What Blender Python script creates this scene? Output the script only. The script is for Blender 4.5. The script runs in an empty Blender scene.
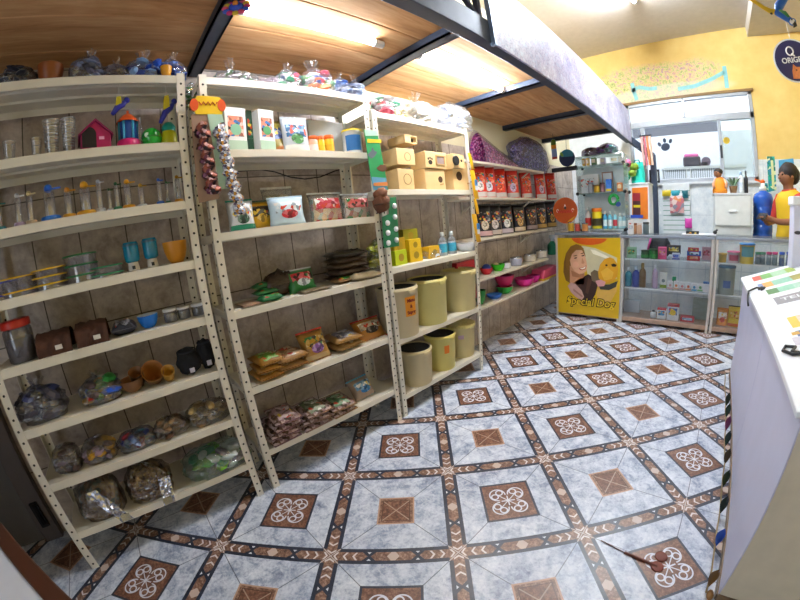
import bpy, math, random
from mathutils import Vector, Matrix, noise as mnoise
RND = random.Random(11)
COL = bpy.context.scene.collection
PI = math.pi
# ------------------------------------------------------------------ materials
def lin(h):
    if not isinstance(h, str): return tuple(h[:3]) + (1.0,)
    h = h.lstrip('#')
    c = [int(h[i:i+2], 16) / 255 for i in (0, 2, 4)]
    return tuple(((x + .055) / 1.055) ** 2.4 if x > .04045 else x / 12.92 for x in c) + (1.0,)
CACHE = {}
def newmat(name):
    m = bpy.data.materials.new(name); m.use_nodes = True
    nt = m.node_tree; nt.nodes.clear()
    out = nt.nodes.new('ShaderNodeOutputMaterial')
    return m, nt, out
def node(nt, t, **kw):
    n = nt.nodes.new(t)
    for k, v in kw.items(): setattr(n, k, v)
    return n
def S(col, rough=.5, metal=0.0, var=.12, scale=14, bump=0.0, coat=0.0, emit=0.0):
    """plain painted / plastic / paper surface with a little procedural unevenness"""
    key = ('S', str(col), rough, metal, var, scale, bump, coat, emit)
    if key in CACHE: return CACHE[key]
    m, nt, out = newmat('surface')
    b = node(nt, 'ShaderNodeBsdfPrincipled')
    nt.links.new(b.outputs[0], out.inputs[0])
    c = lin(col)
    b.inputs['Roughness'].default_value = rough; b.inputs['Metallic'].default_value = metal
    b.inputs['Coat Weight'].default_value = coat
    tc = node(nt, 'ShaderNodeTexCoord'); nz = node(nt, 'ShaderNodeTexNoise')
    nz.inputs['Scale'].default_value = scale; nz.inputs['Detail'].default_value = 3
    nt.links.new(tc.outputs['Object'], nz.inputs['Vector'])
    mx = node(nt, 'ShaderNodeMix', data_type='RGBA')
    mx.inputs[6].default_value = tuple(x * (1 - var) for x in c[:3]) + (1,)
    mx.inputs[7].default_value = tuple(min(1, x * (1 + var)) for x in c[:3]) + (1,)
    nt.links.new(nz.outputs['Fac'], mx.inputs[0]); nt.links.new(mx.outputs[2], b.inputs['Base Color'])
    if bump:
        bp = node(nt, 'ShaderNodeBump'); bp.inputs['Strength'].default_value = bump; bp.inputs['Distance'].default_value = .01
        nt.links.new(nz.outputs['Fac'], bp.inputs['Height']); nt.links.new(bp.outputs[0], b.inputs['Normal'])
    if emit:
        b.inputs['Emission Color'].default_value = c; b.inputs['Emission Strength'].default_value = emit
    CACHE[key] = m; return m
def FOIL(cols, scale=30, rough=.3, metal=0.0, bump=.4):
    """printed film: several ink colours in cells"""
    key = ('F', tuple(cols), scale, rough, metal, bump)
    if key in CACHE: return CACHE[key]
    m, nt, out = newmat('printed')
    b = node(nt, 'ShaderNodeBsdfPrincipled'); nt.links.new(b.outputs[0], out.inputs[0])
    b.inputs['Roughness'].default_value = rough; b.inputs['Metallic'].default_value = metal
    tc = node(nt, 'ShaderNodeTexCoord'); vo = node(nt, 'ShaderNodeTexVoronoi'); vo.inputs['Scale'].default_value = scale
    nt.links.new(tc.outputs['Object'], vo.inputs['Vector'])
    sp = node(nt, 'ShaderNodeSeparateColor'); nt.links.new(vo.outputs['Color'], sp.inputs[0])
    rp = node(nt, 'ShaderNodeValToRGB'); rp.color_ramp.interpolation = 'CONSTANT'
    e = rp.color_ramp.elements
    while len(e) < len(cols): e.new(.5)
    for i, c in enumerate(cols): e[i].position = i / len(cols)
    for i, c in enumerate(cols): e[i].color = lin(c)
    nt.links.new(sp.outputs[0], rp.inputs[0]); nt.links.new(rp.outputs[0], b.inputs['Base Color'])
    bp = node(nt, 'ShaderNodeBump'); bp.inputs['Strength'].default_value = bump; bp.inputs['Distance'].default_value = .01
    nt.links.new(vo.outputs['Distance'], bp.inputs['Height']); nt.links.new(bp.outputs[0], b.inputs['Normal'])
    CACHE[key] = m; return m
def FILM(tint='#e8ecf4', body=.08, gloss=.22, rough=.12, bump=.5):
    """thin clear plastic or glass"""
    key = ('T', tint, body, gloss, rough, bump)
    if key in CACHE: return CACHE[key]
    m, nt, out = newmat('clear_film')
    tr = node(nt, 'ShaderNodeBsdfTransparent'); df = node(nt, 'ShaderNodeBsdfDiffuse'); gl = node(nt, 'ShaderNodeBsdfGlossy')
    tr.inputs[0].default_value = tuple(min(1, .55 + .45 * x) for x in lin(tint)[:3]) + (1,)
    df.inputs[0].default_value = lin(tint); gl.inputs['Roughness'].default_value = rough
    lw = node(nt, 'ShaderNodeLayerWeight'); lw.inputs[0].default_value = .35
    a = node(nt, 'ShaderNodeMixShader'); a.inputs[0].default_value = body
    nt.links.new(tr.outputs[0], a.inputs[1]); nt.links.new(df.outputs[0], a.inputs[2])
    mu = node(nt, 'ShaderNodeMath', operation='MULTIPLY_ADD'); mu.inputs[1].default_value = .34; mu.inputs[2].default_value = gloss * .3
    nt.links.new(lw.outputs['Fresnel'], mu.inputs[0])
    b = node(nt, 'ShaderNodeMixShader'); nt.links.new(mu.outputs[0], b.inputs[0])
    nt.links.new(a.outputs[0], b.inputs[1]); nt.links.new(gl.outputs[0], b.inputs[2]); nt.links.new(b.outputs[0], out.inputs[0])
    if bump:
        tc = node(nt, 'ShaderNodeTexCoord'); nz = node(nt, 'ShaderNodeTexNoise'); nz.inputs['Scale'].default_value = 35
        nt.links.new(tc.outputs['Object'], nz.inputs['Vector'])
        bp = node(nt, 'ShaderNodeBump'); bp.inputs['Strength'].default_value = bump; bp.inputs['Distance'].default_value = .02
        nt.links.new(nz.outputs['Fac'], bp.inputs['Height']); nt.links.new(bp.outputs[0], gl.inputs['Normal'])
    CACHE[key] = m; return m
GLASS = lambda: FILM('#f0f5f8', .012, .08, .03, 0)
class V:
    """little node-maths wrapper"""
    nt = None
    def __init__(s, sock): s.s = sock
    @staticmethod
    def op(o, *a):
        n = V.nt.nodes.new('ShaderNodeMath'); n.operation = o
        for i, x in enumerate(a):
            if isinstance(x, V): V.nt.links.new(x.s, n.inputs[i])
            else: n.inputs[i].default_value = x
        return V(n.outputs[0])
    def __add__(s, o): return V.op('ADD', s, o)
    __radd__ = __add__
    def __sub__(s, o): return V.op('SUBTRACT', s, o)
    def __rsub__(s, o): return V.op('SUBTRACT', o, s)
    def __mul__(s, o): return V.op('MULTIPLY', s, o)
    __rmul__ = __mul__
    def __gt__(s, o): return V.op('GREATER_THAN', s, o)
    def __lt__(s, o): return V.op('LESS_THAN', s, o)
    def abs(s): return V.op('ABSOLUTE', s)
    def fract(s): return V.op('FRACT', s)
    def floor(s): return V.op('FLOOR', s)
def vmax(a, b): return V.op('MAXIMUM', a, b)
def vmin(a, b): return V.op('MINIMUM', a, b)
def vlen(a, b): return V.op('SQRT', a * a + b * b)
def vmix(f, a, b):
    n = V.nt.nodes.new('ShaderNodeMix'); n.data_type = 'RGBA'
    for i, x in ((0, f), (6, a), (7, b)):
        if isinstance(x, V): V.nt.links.new(x.s, n.inputs[i])
        elif isinstance(x, str): n.inputs[i].default_value = lin(x)
        else: n.inputs[i].default_value = x
    return V(n.outputs[2])
def vnoise(vec, scale, detail=4, rough=.6, dist=0):
    n = V.nt.nodes.new('ShaderNodeTexNoise'); n.inputs['Scale'].default_value = scale; n.inputs['Detail'].default_value = detail
    n.inputs['Roughness'].default_value = rough; n.inputs['Distortion'].default_value = dist
    V.nt.links.new(vec.s, n.inputs['Vector']); return V(n.outputs['Fac']), V(n.outputs['Color'])
def vramp(f, stops):
    n = V.nt.nodes.new('ShaderNodeValToRGB'); e = n.color_ramp.elements
    while len(e) < len(stops): e.new(.5)
    for i, (p, c) in enumerate(stops): e[i].position = p
    for i, (p, c) in enumerate(stops): e[i].color = lin(c)
    V.nt.links.new(f.s, n.inputs[0]); return V(n.outputs[0])
def startmat(name, rough=.5):
    m, nt, out = newmat(name); V.nt = nt
    b = node(nt, 'ShaderNodeBsdfPrincipled'); b.inputs['Roughness'].default_value = rough
    nt.links.new(b.outputs[0], out.inputs[0])
    tc = node(nt, 'ShaderNodeTexCoord'); sp = node(nt, 'ShaderNodeSeparateXYZ'); nt.links.new(tc.outputs['Object'], sp.inputs[0])
    return m, nt, b, V(tc.outputs['Object']), V(sp.outputs[0]), V(sp.outputs[1]), V(sp.outputs[2])
def floor_material():
    m, nt, b, P, X, Y, Z = startmat('floor_tiles', .38)
    k = 1 / (math.sqrt(2) * PITCH)
    u = (X + Y) * k; v = (Y - X) * k
    par = (V.op('MODULO', u.floor() + v.floor() + 100.0, 2.0))
    fu = u.fract() - .5; fv = v.fract() - .5
    a = fu.abs(); c = fv.abs(); mm = vmax(a, c); nn = vmin(a, c)
    n1, _ = vnoise(P, 9, 8, .65, .4); n2, _ = vnoise(P, 75, 5, .75); n3, _ = vnoise(P, 26, 5, .7, .8)
    marble = vramp(n1 * .42 + n2 * .26 + n3 * .32, [(.34, '#47506a'), (.44, '#8d97ad'), (.52, '#bac1cd'), (.64, '#dcdfe4')])
    brown = vramp(n2 * .6 + n3 * .4, [(.32, '#2a1814'), (.5, '#6a4534'), (.68, '#a57d63')])
    tan = vramp(n2 * .7 + n3 * .3, [(.34, '#3e2820'), (.5, '#765543'), (.66, '#b89a88')])
    navy = vramp(n2, [(.3, '#0f1626'), (.7, '#2a3448')])
    seam = ((a - c).abs() < .0055)
    col = vmix(seam * .8, marble, '#464855')
    e = (.5 - mm) * (1 / .074); band = mm > .426
    bc = tan
    stroke = (V.op('FRACT', (nn * 13.0 + e * .7)) < .22) * (nn > .27) * (e < .5)
    bc = vmix(stroke, bc, '#cfc8c6')
    d0 = (nn - .19).abs()
    bc = vmix((d0 < (e * .075 + .012)) * (nn < .3), bc, navy)
    bc = vmix(d0 < (e * .07 - .022), bc, '#cfd3da')
    d1 = nn
    bc = vmix((d1 < (.05 - e * .06)), bc, '#b9a79c')
    bc = vmix((e > .56) * (nn < .43), bc, navy)
    bc = vmix((nn > .426) * (seam), bc, '#b9b2ae')
    col = vmix(band, col, bc)
    hs = par * .066 + .162
    inc = mm < hs
    pl = vmix((a - c).abs() < .007, brown, '#a08c7c')
    pl = vmix(mm > .118, pl, '#4a2c20'); pl = vmix(mm > .125, pl, tan); pl = vmix(mm > .148, pl, '#b08c76')
    d1 = (vlen(a - .082, c - .082) - .07).abs(); d2 = (vlen(a - .108, c - .062) - .03).abs(); d3 = (vlen(a - .062, c - .108) - .03).abs()
    out1 = d1 + (vlen(a - .03, c - .03) < .05) * 1.0
    lines = vmin(out1, vmin(d2, d3))
    xl = vmin((a - c).abs() + (vmax(a, c) > .075) * 1.0, (nn + .0) + (mm > .06) * 1.0)
    fl = vmix(vmin(lines, xl) < .006, brown, '#c9ccd6')
    fl = vmix(mm > .208, fl, navy)
    col = vmix(inc, col, vmix(par > .5, pl, fl))
    nt.links.new(col.s, b.inputs['Base Color'])
    return m
def tile_material(name, w, h, stops, grout, z_paint=None, paint='#d9cda9', axis='Y', zoff=0.0, noff=0.0, gw=.006):
    m, nt, b, P, X, Y, Z = startmat(name, .4)
    H = Y if axis == 'Y' else X
    n1, _ = vnoise(P, 7, 6, .65, .5); n2, _ = vnoise(P, 40, 3)
    col = vramp(n1 * .75 + n2 * .25, stops)
    fy = ((H - noff) * (1 / w)).fract(); fz = ((Z - zoff) * (1 / h)).fract()
    g = vmax(fy < gw / w, fz < gw / h)
    col = vmix(g, col, grout)
    if z_paint is not None:
        pn = vramp(n1, [(.3, paint), (.7, paint)])
        col = vmix((Z > z_paint) * (Y > 1.0), col, pn)
    nt.links.new(col.s, b.inputs['Base Color']); return m
def wood_material(name, stops, axis=0, scale=(1.2, 14, 14), rough=.5, knots=True):
    m, nt, b, P, X, Y, Z = startmat(name, rough)
    mp = node(nt, 'ShaderNodeMapping'); mp.inputs['Scale'].default_value = scale
    nt.links.new(P.s, mp.inputs[0]); Q = V(mp.outputs[0])
    n1, _ = vnoise(Q, 1.6, 6, .6, .6); n2, _ = vnoise(Q, 9, 3)
    f = n1 * .75 + n2 * .25
    col = vramp(f, stops)
    if knots:
        mp2 = node(nt, 'ShaderNodeMapping'); mp2.inputs['Scale'].default_value = (3.3, 1.7, 1)
        nt.links.new(P.s, mp2.inputs[0])
        vo = node(nt, 'ShaderNodeTexVoronoi'); vo.inputs['Scale'].default_value = 1.3; nt.links.new(mp2.outputs[0], vo.inputs['Vector'])
        col = vmix((V(vo.outputs['Distance']) < .075) * .7, col, '#3d2413')
    nt.links.new(col.s, b.inputs['Base Color']); return m
# ------------------------------------------------------------------ mesh building
class MB:
    def __init__(s): s.v = []; s.f = []; s.m = []
    def add(s, vs, fs, mi=0):
        o = len(s.v); s.v += [tuple(x) for x in vs]
        for f in fs: s.f.append(tuple(i + o for i in f)); s.m.append(mi)
        return s
    def box(s, x0, x1, y0, y1, z0, z1, mi=0, M=None):
        vs = [Vector((x, y, z)) for z in (z0, z1) for y in (y0, y1) for x in (x0, x1)]
        if M is not None: vs = [M @ q for q in vs]
        return s.add(vs, [(0, 2, 3, 1), (4, 5, 7, 6), (0, 1, 5, 4), (2, 6, 7, 3), (0, 4, 6, 2), (1, 3, 7, 5)], mi)
    def bar(s, p, q, w, t=None, mi=0, up=(0, 0, 1)):
        p, q = Vector(p), Vector(q); t = t or w; d = q - p; L = d.length; d.normalize()
        a = d.cross(Vector(up)); a = a.normalized() if a.length > 1e-4 else Vector((1, 0, 0)); b = a.cross(d)
        M = Matrix((a, d, b)).transposed().to_4x4(); M.translation = p
        return s.box(-w / 2, w / 2, 0, L, -t / 2, t / 2, mi, M)
    def lathe(s, prof, n=20, c=(0, 0, 0), mi=0, cap=True, sx=1, sy=1, M=None):
        vs = []
        for r, z in prof:
            for i in range(n):
                a = 2 * PI * i / n; q = Vector((c[0] + r * math.cos(a) * sx, c[1] + r * math.sin(a) * sy, c[2] + z))
                vs.append(M @ q if M is not None else q)
        fs = [(j * n + i, j * n + (i + 1) % n, (j + 1) * n + (i + 1) % n, (j + 1) * n + i) for j in range(len(prof) - 1) for i in range(n)]
        if cap: fs += [tuple(range(n))[::-1], tuple((len(prof) - 1) * n + i for i in range(n))]
        return s.add(vs, fs, mi)
    def tube(s, pts, r, n=8, mi=0, rs=None):
        pts = [Vector(p) for p in pts]; vs = []; pa = None
        for i, p in enumerate(pts):
            d = (pts[min(i + 1, len(pts) - 1)] - pts[max(i - 1, 0)]).normalized()
            if pa is None: pa = d.orthogonal().normalized()
            pa = (pa - d * pa.dot(d)).normalized(); b = d.cross(pa); rr = rs[i] if rs else r
            vs += [p + (pa * math.cos(2 * PI * k / n) + b * math.sin(2 * PI * k / n)) * rr for k in range(n)]
        fs = [(j * n + k, j * n + (k + 1) % n, (j + 1) * n + (k + 1) % n, (j + 1) * n + k) for j in range(len(pts) - 1) for k in range(n)]
        fs += [tuple(range(n))[::-1], tuple((len(pts) - 1) * n + k for k in range(n))]
        return s.add(vs, fs, mi)
    def ball(s, c, r, n=12, k=8, mi=0, sx=1, sy=1, sz=1, wob=0.0, seed=0, zmin=None):
        vs = []; c = Vector(c)
        for j in range(k + 1):
            t = PI * j / k
            for i in range(n):
                a = 2 * PI * i / n; d = Vector((math.sin(t) * math.cos(a), math.sin(t) * math.sin(a), -math.cos(t)))
                q = 1 + (wob * mnoise.noise(d * 2.2 + Vector((seed * 3.1, seed * 1.7, 0))) if wob else 0)
                p = Vector((d.x * sx, d.y * sy, d.z * sz)) * r * q + c
                if zmin is not None and p.z < zmin: p.z = zmin
                vs.append(p)
        fs = [(j * n + i, j * n + (i + 1) % n, (j + 1) * n + (i + 1) % n, (j + 1) * n + i) for j in range(k) for i in range(n)]
        return s.add(vs, fs, mi)
    def prism(s, poly, y0, y1, mi=0, M=None):
        """polygon in local x,z extruded along y"""
        n = len(poly); vs = [Vector((x, y0, z)) for x, z in poly] + [Vector((x, y1, z)) for x, z in poly]
        if M is not None: vs = [M @ q for q in vs]
        return s.add(vs, [tuple(range(n)), tuple(range(2 * n - 1, n - 1, -1))] + [(i, i + n, (i + 1) % n + n, (i + 1) % n) for i in range(n)], mi)
    def grid(s, fn, nu, nv, mi=0, flip=False):
        vs = [fn(i / nu, j / nv) for j in range(nv + 1) for i in range(nu + 1)]; w = nu + 1
        fs = [(j * w + i, j * w + i + 1, (j + 1) * w + i + 1, (j + 1) * w + i) for j in range(nv) for i in range(nu)]
        if flip: fs = [f[::-1] for f in fs]
        return s.add(vs, fs, mi)
    def build(s, name, mats, parent=None, smooth=False, bevel=0, weld=False):
        me = bpy.data.meshes.new(name); me.from_pydata(s.v, [], s.f)
        if not isinstance(mats, (list, tuple)): mats = [mats]
        for m in mats: me.materials.append(m)
        for p, mi in zip(me.polygons, s.m): p.material_index = mi; p.use_smooth = smooth
        me.update()
        o = bpy.data.objects.new(name, me); COL.objects.link(o)
        if parent is not None: o.parent = parent
        if weld:
            w = o.modifiers.new('w', 'WELD'); w.merge_threshold = 1e-5
        if bevel:
            b = o.modifiers.new('b', 'BEVEL'); b.width = bevel; b.segments = 2; b.limit_method = 'ANGLE'
        return o
def tag(o, label, cat, group=None, kind=None):
    o['label'] = label; o['category'] = cat
    if group: o['group'] = group
    if kind: o['kind'] = kind
    return o
def thing(name, label, cat, loc=(0, 0, 0), rz=0, group=None, rx=0, ry=0):
    o = bpy.data.objects.new(name, None); COL.objects.link(o); o.empty_display_size = .05
    o.location = loc; o.rotation_euler = (rx, ry, rz)
    return tag(o, label, cat, group)
def structure(name, mb, mats, **kw):
    o = mb.build(name, mats, **kw); o['kind'] = 'structure'; return o
def lettering(parent, body, size, col, loc, rot=(PI / 2, 0, 0), ext=.0006, align='CENTER', sx=1, mat=None, shear=0, name='lettering', bold=0):
    c = bpy.data.curves.new(name, 'FONT'); c.body = body; c.size = size; c.extrude = ext; c.align_x = align; c.align_y = 'CENTER'; c.shear = shear; c.offset = bold
    c.materials.append(mat or S(col, .5))
    tmp = bpy.data.objects.new('tmp', c); COL.objects.link(tmp); bpy.context.view_layer.update()
    me = bpy.data.meshes.new_from_object(tmp.evaluated_get(bpy.context.evaluated_depsgraph_get())); me.name = name
    bpy.data.objects.remove(tmp); bpy.data.curves.remove(c)
    if not len(me.materials): me.materials.append(mat or S(col, .5))
    o = bpy.data.objects.new(name, me); COL.objects.link(o); o.parent = parent; o.location = loc; o.rotation_euler = rot; o.scale = (sx, 1, 1)
    return o
def jit(a): return RND.uniform(-a, a)
def tint(h, k):
    c = [int(h[i:i+2], 16) for i in (1, 3, 5)]
    c = [max(0, min(255, int(x + (255 - x) * k if k > 0 else x * (1 + k)))) for x in c]
    return '#%02x%02x%02x' % tuple(c)
ACC = ['#c9402a', '#2a6ab0', '#e0c040', '#3a8a4a', '#e8e6e0', '#3a2a24']
def PRINT(h, scale=55):
    k = int(h[1:3], 16) + int(h[3:5], 16)
    return FOIL([h, tint(h, .25), h, tint(h, -.3), ACC[k % 6], h, tint(h, .45), ACC[(k + 2) % 6]], scale, .35, 0, .15)
# ------------------------------------------------------------------ goods (local: x = width, -y = towards the shopper, z up)
def pouch(x, y, z, w, h, rz, name, label, cat, group=None, body='#cccccc', patch=None, emblem=None, seal=None, d=.06, lean=-6, style='stand', base=None, mat=None, foot=None, roll=0, clear=False, turn=0):
    t = thing(name, label, cat, (x, y, z), rz + math.radians(turn + jit(5)), group, rx=math.radians(lean), ry=math.radians(roll))
    seed = RND.random() * 50
    def th(u, q):
        a = max(0.0, 1 - abs(2 * u - 1) ** 2.6) ** .6
        if style == 'stand': b = (max(0, 1 - q)) ** .55 * (.75 + .25 * min(1, q * 8))
        else: b = max(0.0, math.sin(PI * min(1, max(0, q)))) ** .5
        return .5 * d * a * b
    def pos(u, q, side, off=0.0):
        k = 1 - .07 * math.sin(PI * q) * (1 if style != 'stand' else .6)
        X = (u - .5) * w * k; n = mnoise.noise(Vector((u * 4 + seed, q * 5, side))) * .12 * d
        n *= min(1, 6 * u, 6 * (1 - u), 6 * (1 - q))
        return (X, side * (th(u, q) + n * side * .6 + off), h * (.0 + .95 * q))
    mb = MB()
    mb.grid(lambda u, q: pos(u, q, -1), 10, 10); mb.grid(lambda u, q: pos(u, q, 1), 10, 10, flip=True)
    if style == 'stand': mb.grid(lambda u, q: (pos(u, 0, -1)[0], pos(u, 0, -1)[1] * (1 - 2 * q), 0), 10, 2, flip=True)
    M = mat or (FILM('#e6e4e0', .25, .3) if clear else S(body, .32, 0, .1, 30, .25))
    mb.build('pouch_body', M, t, smooth=True, weld=True)
    if clear:
        cb = MB(); cb.grid(lambda u, q: tuple(c * .92 if i < 2 else c for i, c in enumerate(pos(.04 + .92 * u, .02 + .8 * q, -1))), 10, 10)
        cb.grid(lambda u, q: tuple(c * .92 if i < 2 else c for i, c in enumerate(pos(.04 + .92 * u, .02 + .8 * q, 1))), 10, 10, flip=True)
        cb.build('contents', base or S(body, .6), t, smooth=True)
    n = 14
    for zz in ([.945] if style == 'stand' else [.945, -.045]):
        sb = MB(); sb.grid(lambda u, q: ((u - .5) * w * .99, .0015 * math.sin(u * n * PI) - .001, h * (zz + (.055 if zz > 0 else .05) * q)), n * 2, 1)
        sb.grid(lambda u, q: ((u - .5) * w * .99, .0015 * math.sin(u * n * PI) + .001, h * (zz + (.055 if zz > 0 else .05) * q)), n * 2, 1, flip=True)
        sb.build('seal', S(seal or body, .35), t)
    if patch:
        p0 = MB(); p0.grid(lambda u, q: pos(.12 + .76 * u, .42 + .38 * q, -1, .0012), 8, 5); p0.build('label', PRINT(patch), t, smooth=True)
    if emblem:
        p1 = MB()
        def em(u, q):
            a = 2 * PI * u; r = q
            return pos(.5 + .24 * r * math.cos(a), .36 + .16 * r * math.sin(a), -1, .002)
        p1.grid(em, 14, 2); p1.build('emblem', emblem if not isinstance(emblem, str) else FOIL([emblem, emblem, tint(emblem, .35), emblem, tint(emblem, -.35)], 70, .4, 0, .1), t, smooth=True)
    if foot:
        p2 = MB(); p2.grid(lambda u, q: pos(.04 + .92 * u, .03 + .15 * q, -1, .0012), 8, 3); p2.build('printed_strip', S(foot, .4), t, smooth=True)
    return t
def slab(x, y, z, w, h, rz, name, label, cat, group=None, body='#a98a5a', patch=None, seal=None, d=.2, mat=None, turn=0, tilt=0):
    """a packet lying flat: w along the shelf, d deep, h thick"""
    t = thing(name, label, cat, (x, y, z), rz + math.radians(turn), group, ry=math.radians(tilt))
    seed = RND.random() * 50
    def pos(u, q, side, off=0):
        e = max(0, 1 - abs(2 * u - 1) ** 3) ** .5 * max(0, 1 - abs(2 * q - 1) ** 3) ** .5
        n = mnoise.noise(Vector((u * 5 + seed, q * 5, side * 3))) * .35 * h * min(1, 8 * u, 8 * (1 - u), 8 * q, 8 * (1 - q))
        zz = h / 2 + side * (h / 2 * e + (n if side > 0 else 0) + off)
        return ((u - .5) * w, (q - .5) * d, max(0, zz))
    mb = MB(); mb.grid(lambda u, q: pos(u, q, 1), 10, 8); mb.grid(lambda u, q: pos(u, q, -1), 10, 8, flip=True)
    mb.build('packet_body', mat or S(body, .35, 0, .25, 60, .4), t, smooth=True, weld=True)
    for q0 in (0, 1):
        s0 = -1 if q0 == 0 else 1; sb = MB()
        sb.box(-w * .48, w * .48, s0 * d * .5 - .008, s0 * d * .5 + .008, h / 2 - .0012, h / 2 + .0012)
        sb.build('seal', S(seal or body, .4), t)
    if patch:
        p = MB(); p.grid(lambda u, q: pos(.2 + .6 * u, .1 + .7 * q, 1, .0015), 6, 6); p.build('label', PRINT(patch, 45), t, smooth=True)
    return t
def carton(x, y, z, w, h, rz, name, label, cat, group=None, body='#dddddd', patch=None, band=None, d=.06, turn=0, lidcol=None, spot=None):
    t = thing(name, label, cat, (x, y, z), rz + math.radians(turn), group)
    MB().box(-w / 2, w / 2, -d / 2, d / 2, 0, h).build('carton_body', S(body, .4, 0, .08, 20), t, bevel=min(.003, w * .05))
    if patch: MB().box(-w * .36, w * .36, -d / 2 - .0012, -d / 2 + .001, h * .35, h * .8).build('label', PRINT(patch, 60), t)
    if band: MB().box(-w * .49, w * .49, -d / 2 - .001, -d / 2 + .001, h * .06, h * .26).build('printed_strip', S(band, .4), t)
    if spot: MB().lathe([(min(w, h) * .26, 0), (min(w, h) * .26, .002)], 14, M=Matrix.Translation((0, -d / 2, h * .5)) @ Matrix.Rotation(PI / 2, 4, 'X')).build('emblem', S(spot, .4), t)
    if lidcol: MB().box(-w / 2 - .001, w / 2 + .001, -d / 2 - .001, d / 2 + .001, h * .86, h + .001).build('lid', S(lidcol, .4), t, bevel=.002)
    return t
def bottle(x, y, z, w, h, rz, name, label, cat, group=None, body='#cccccc', cap='#ffffff', patch=None, shape='round', clear=False, tip=0, fill=None):
    t = thing(name, label, cat, (x, y, z), rz, group, ry=tip)
    r = w / 2
    prof = {'round': [(r * .9, 0), (r, .02 * h), (r, .62 * h), (r * .85, .7 * h), (r * .4, .78 * h), (r * .38, .84 * h)],
            'jar': [(r * .92, 0), (r, .03 * h), (r, .74 * h), (r * .9, .8 * h), (r * .88, .84 * h)],
            'trigger': [(r * .9, 0), (r, .03 * h), (r * .98, .5 * h), (r * .5, .64 * h), (r * .34, .72 * h)]}[shape]
    M = FILM(body, .22, .3, .08, 0) if clear else S(body, .3, 0, .05)
    MB().lathe(prof, 20).build('bottle_body', M, t, smooth=True)
    if fill: MB().lathe([(r * .88, .01 * h), (r * .9, .03 * h), (r * .9, .55 * h)], 18).build('contents', S(fill, .5, 0, .3, 60), t, smooth=True)
    cb = MB(); top = prof[-1][1]
    if shape == 'jar': cb.lathe([(r * 1.02, .82 * h), (r * 1.03, .84 * h), (r * 1.03, .98 * h), (r * .98, h)], 20)
    elif shape == 'trigger':
        cb.lathe([(r * .42, .7 * h), (r * .42, .8 * h), (r * .3, .82 * h)], 14); cb.box(-r * .3, r * .3, -r * 1.2, r * .5, .82 * h, h); cb.bar((0, -r * .7, .84 * h), (0, -r * .95, .68 * h), r * .25)
    else: cb.lathe([(r * .46, .82 * h), (r * .46, .97 * h), (r * .4, h)], 16)
    cb.build('cap', S(cap, .35), t, smooth=shape != 'trigger')
    if patch: MB().lathe([(r * 1.015, .14 * h), (r * 1.015, .5 * h)], 24, cap=False).build('label', S(patch, .45, 0, .25, 70), t, smooth=True)
    return t
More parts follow.
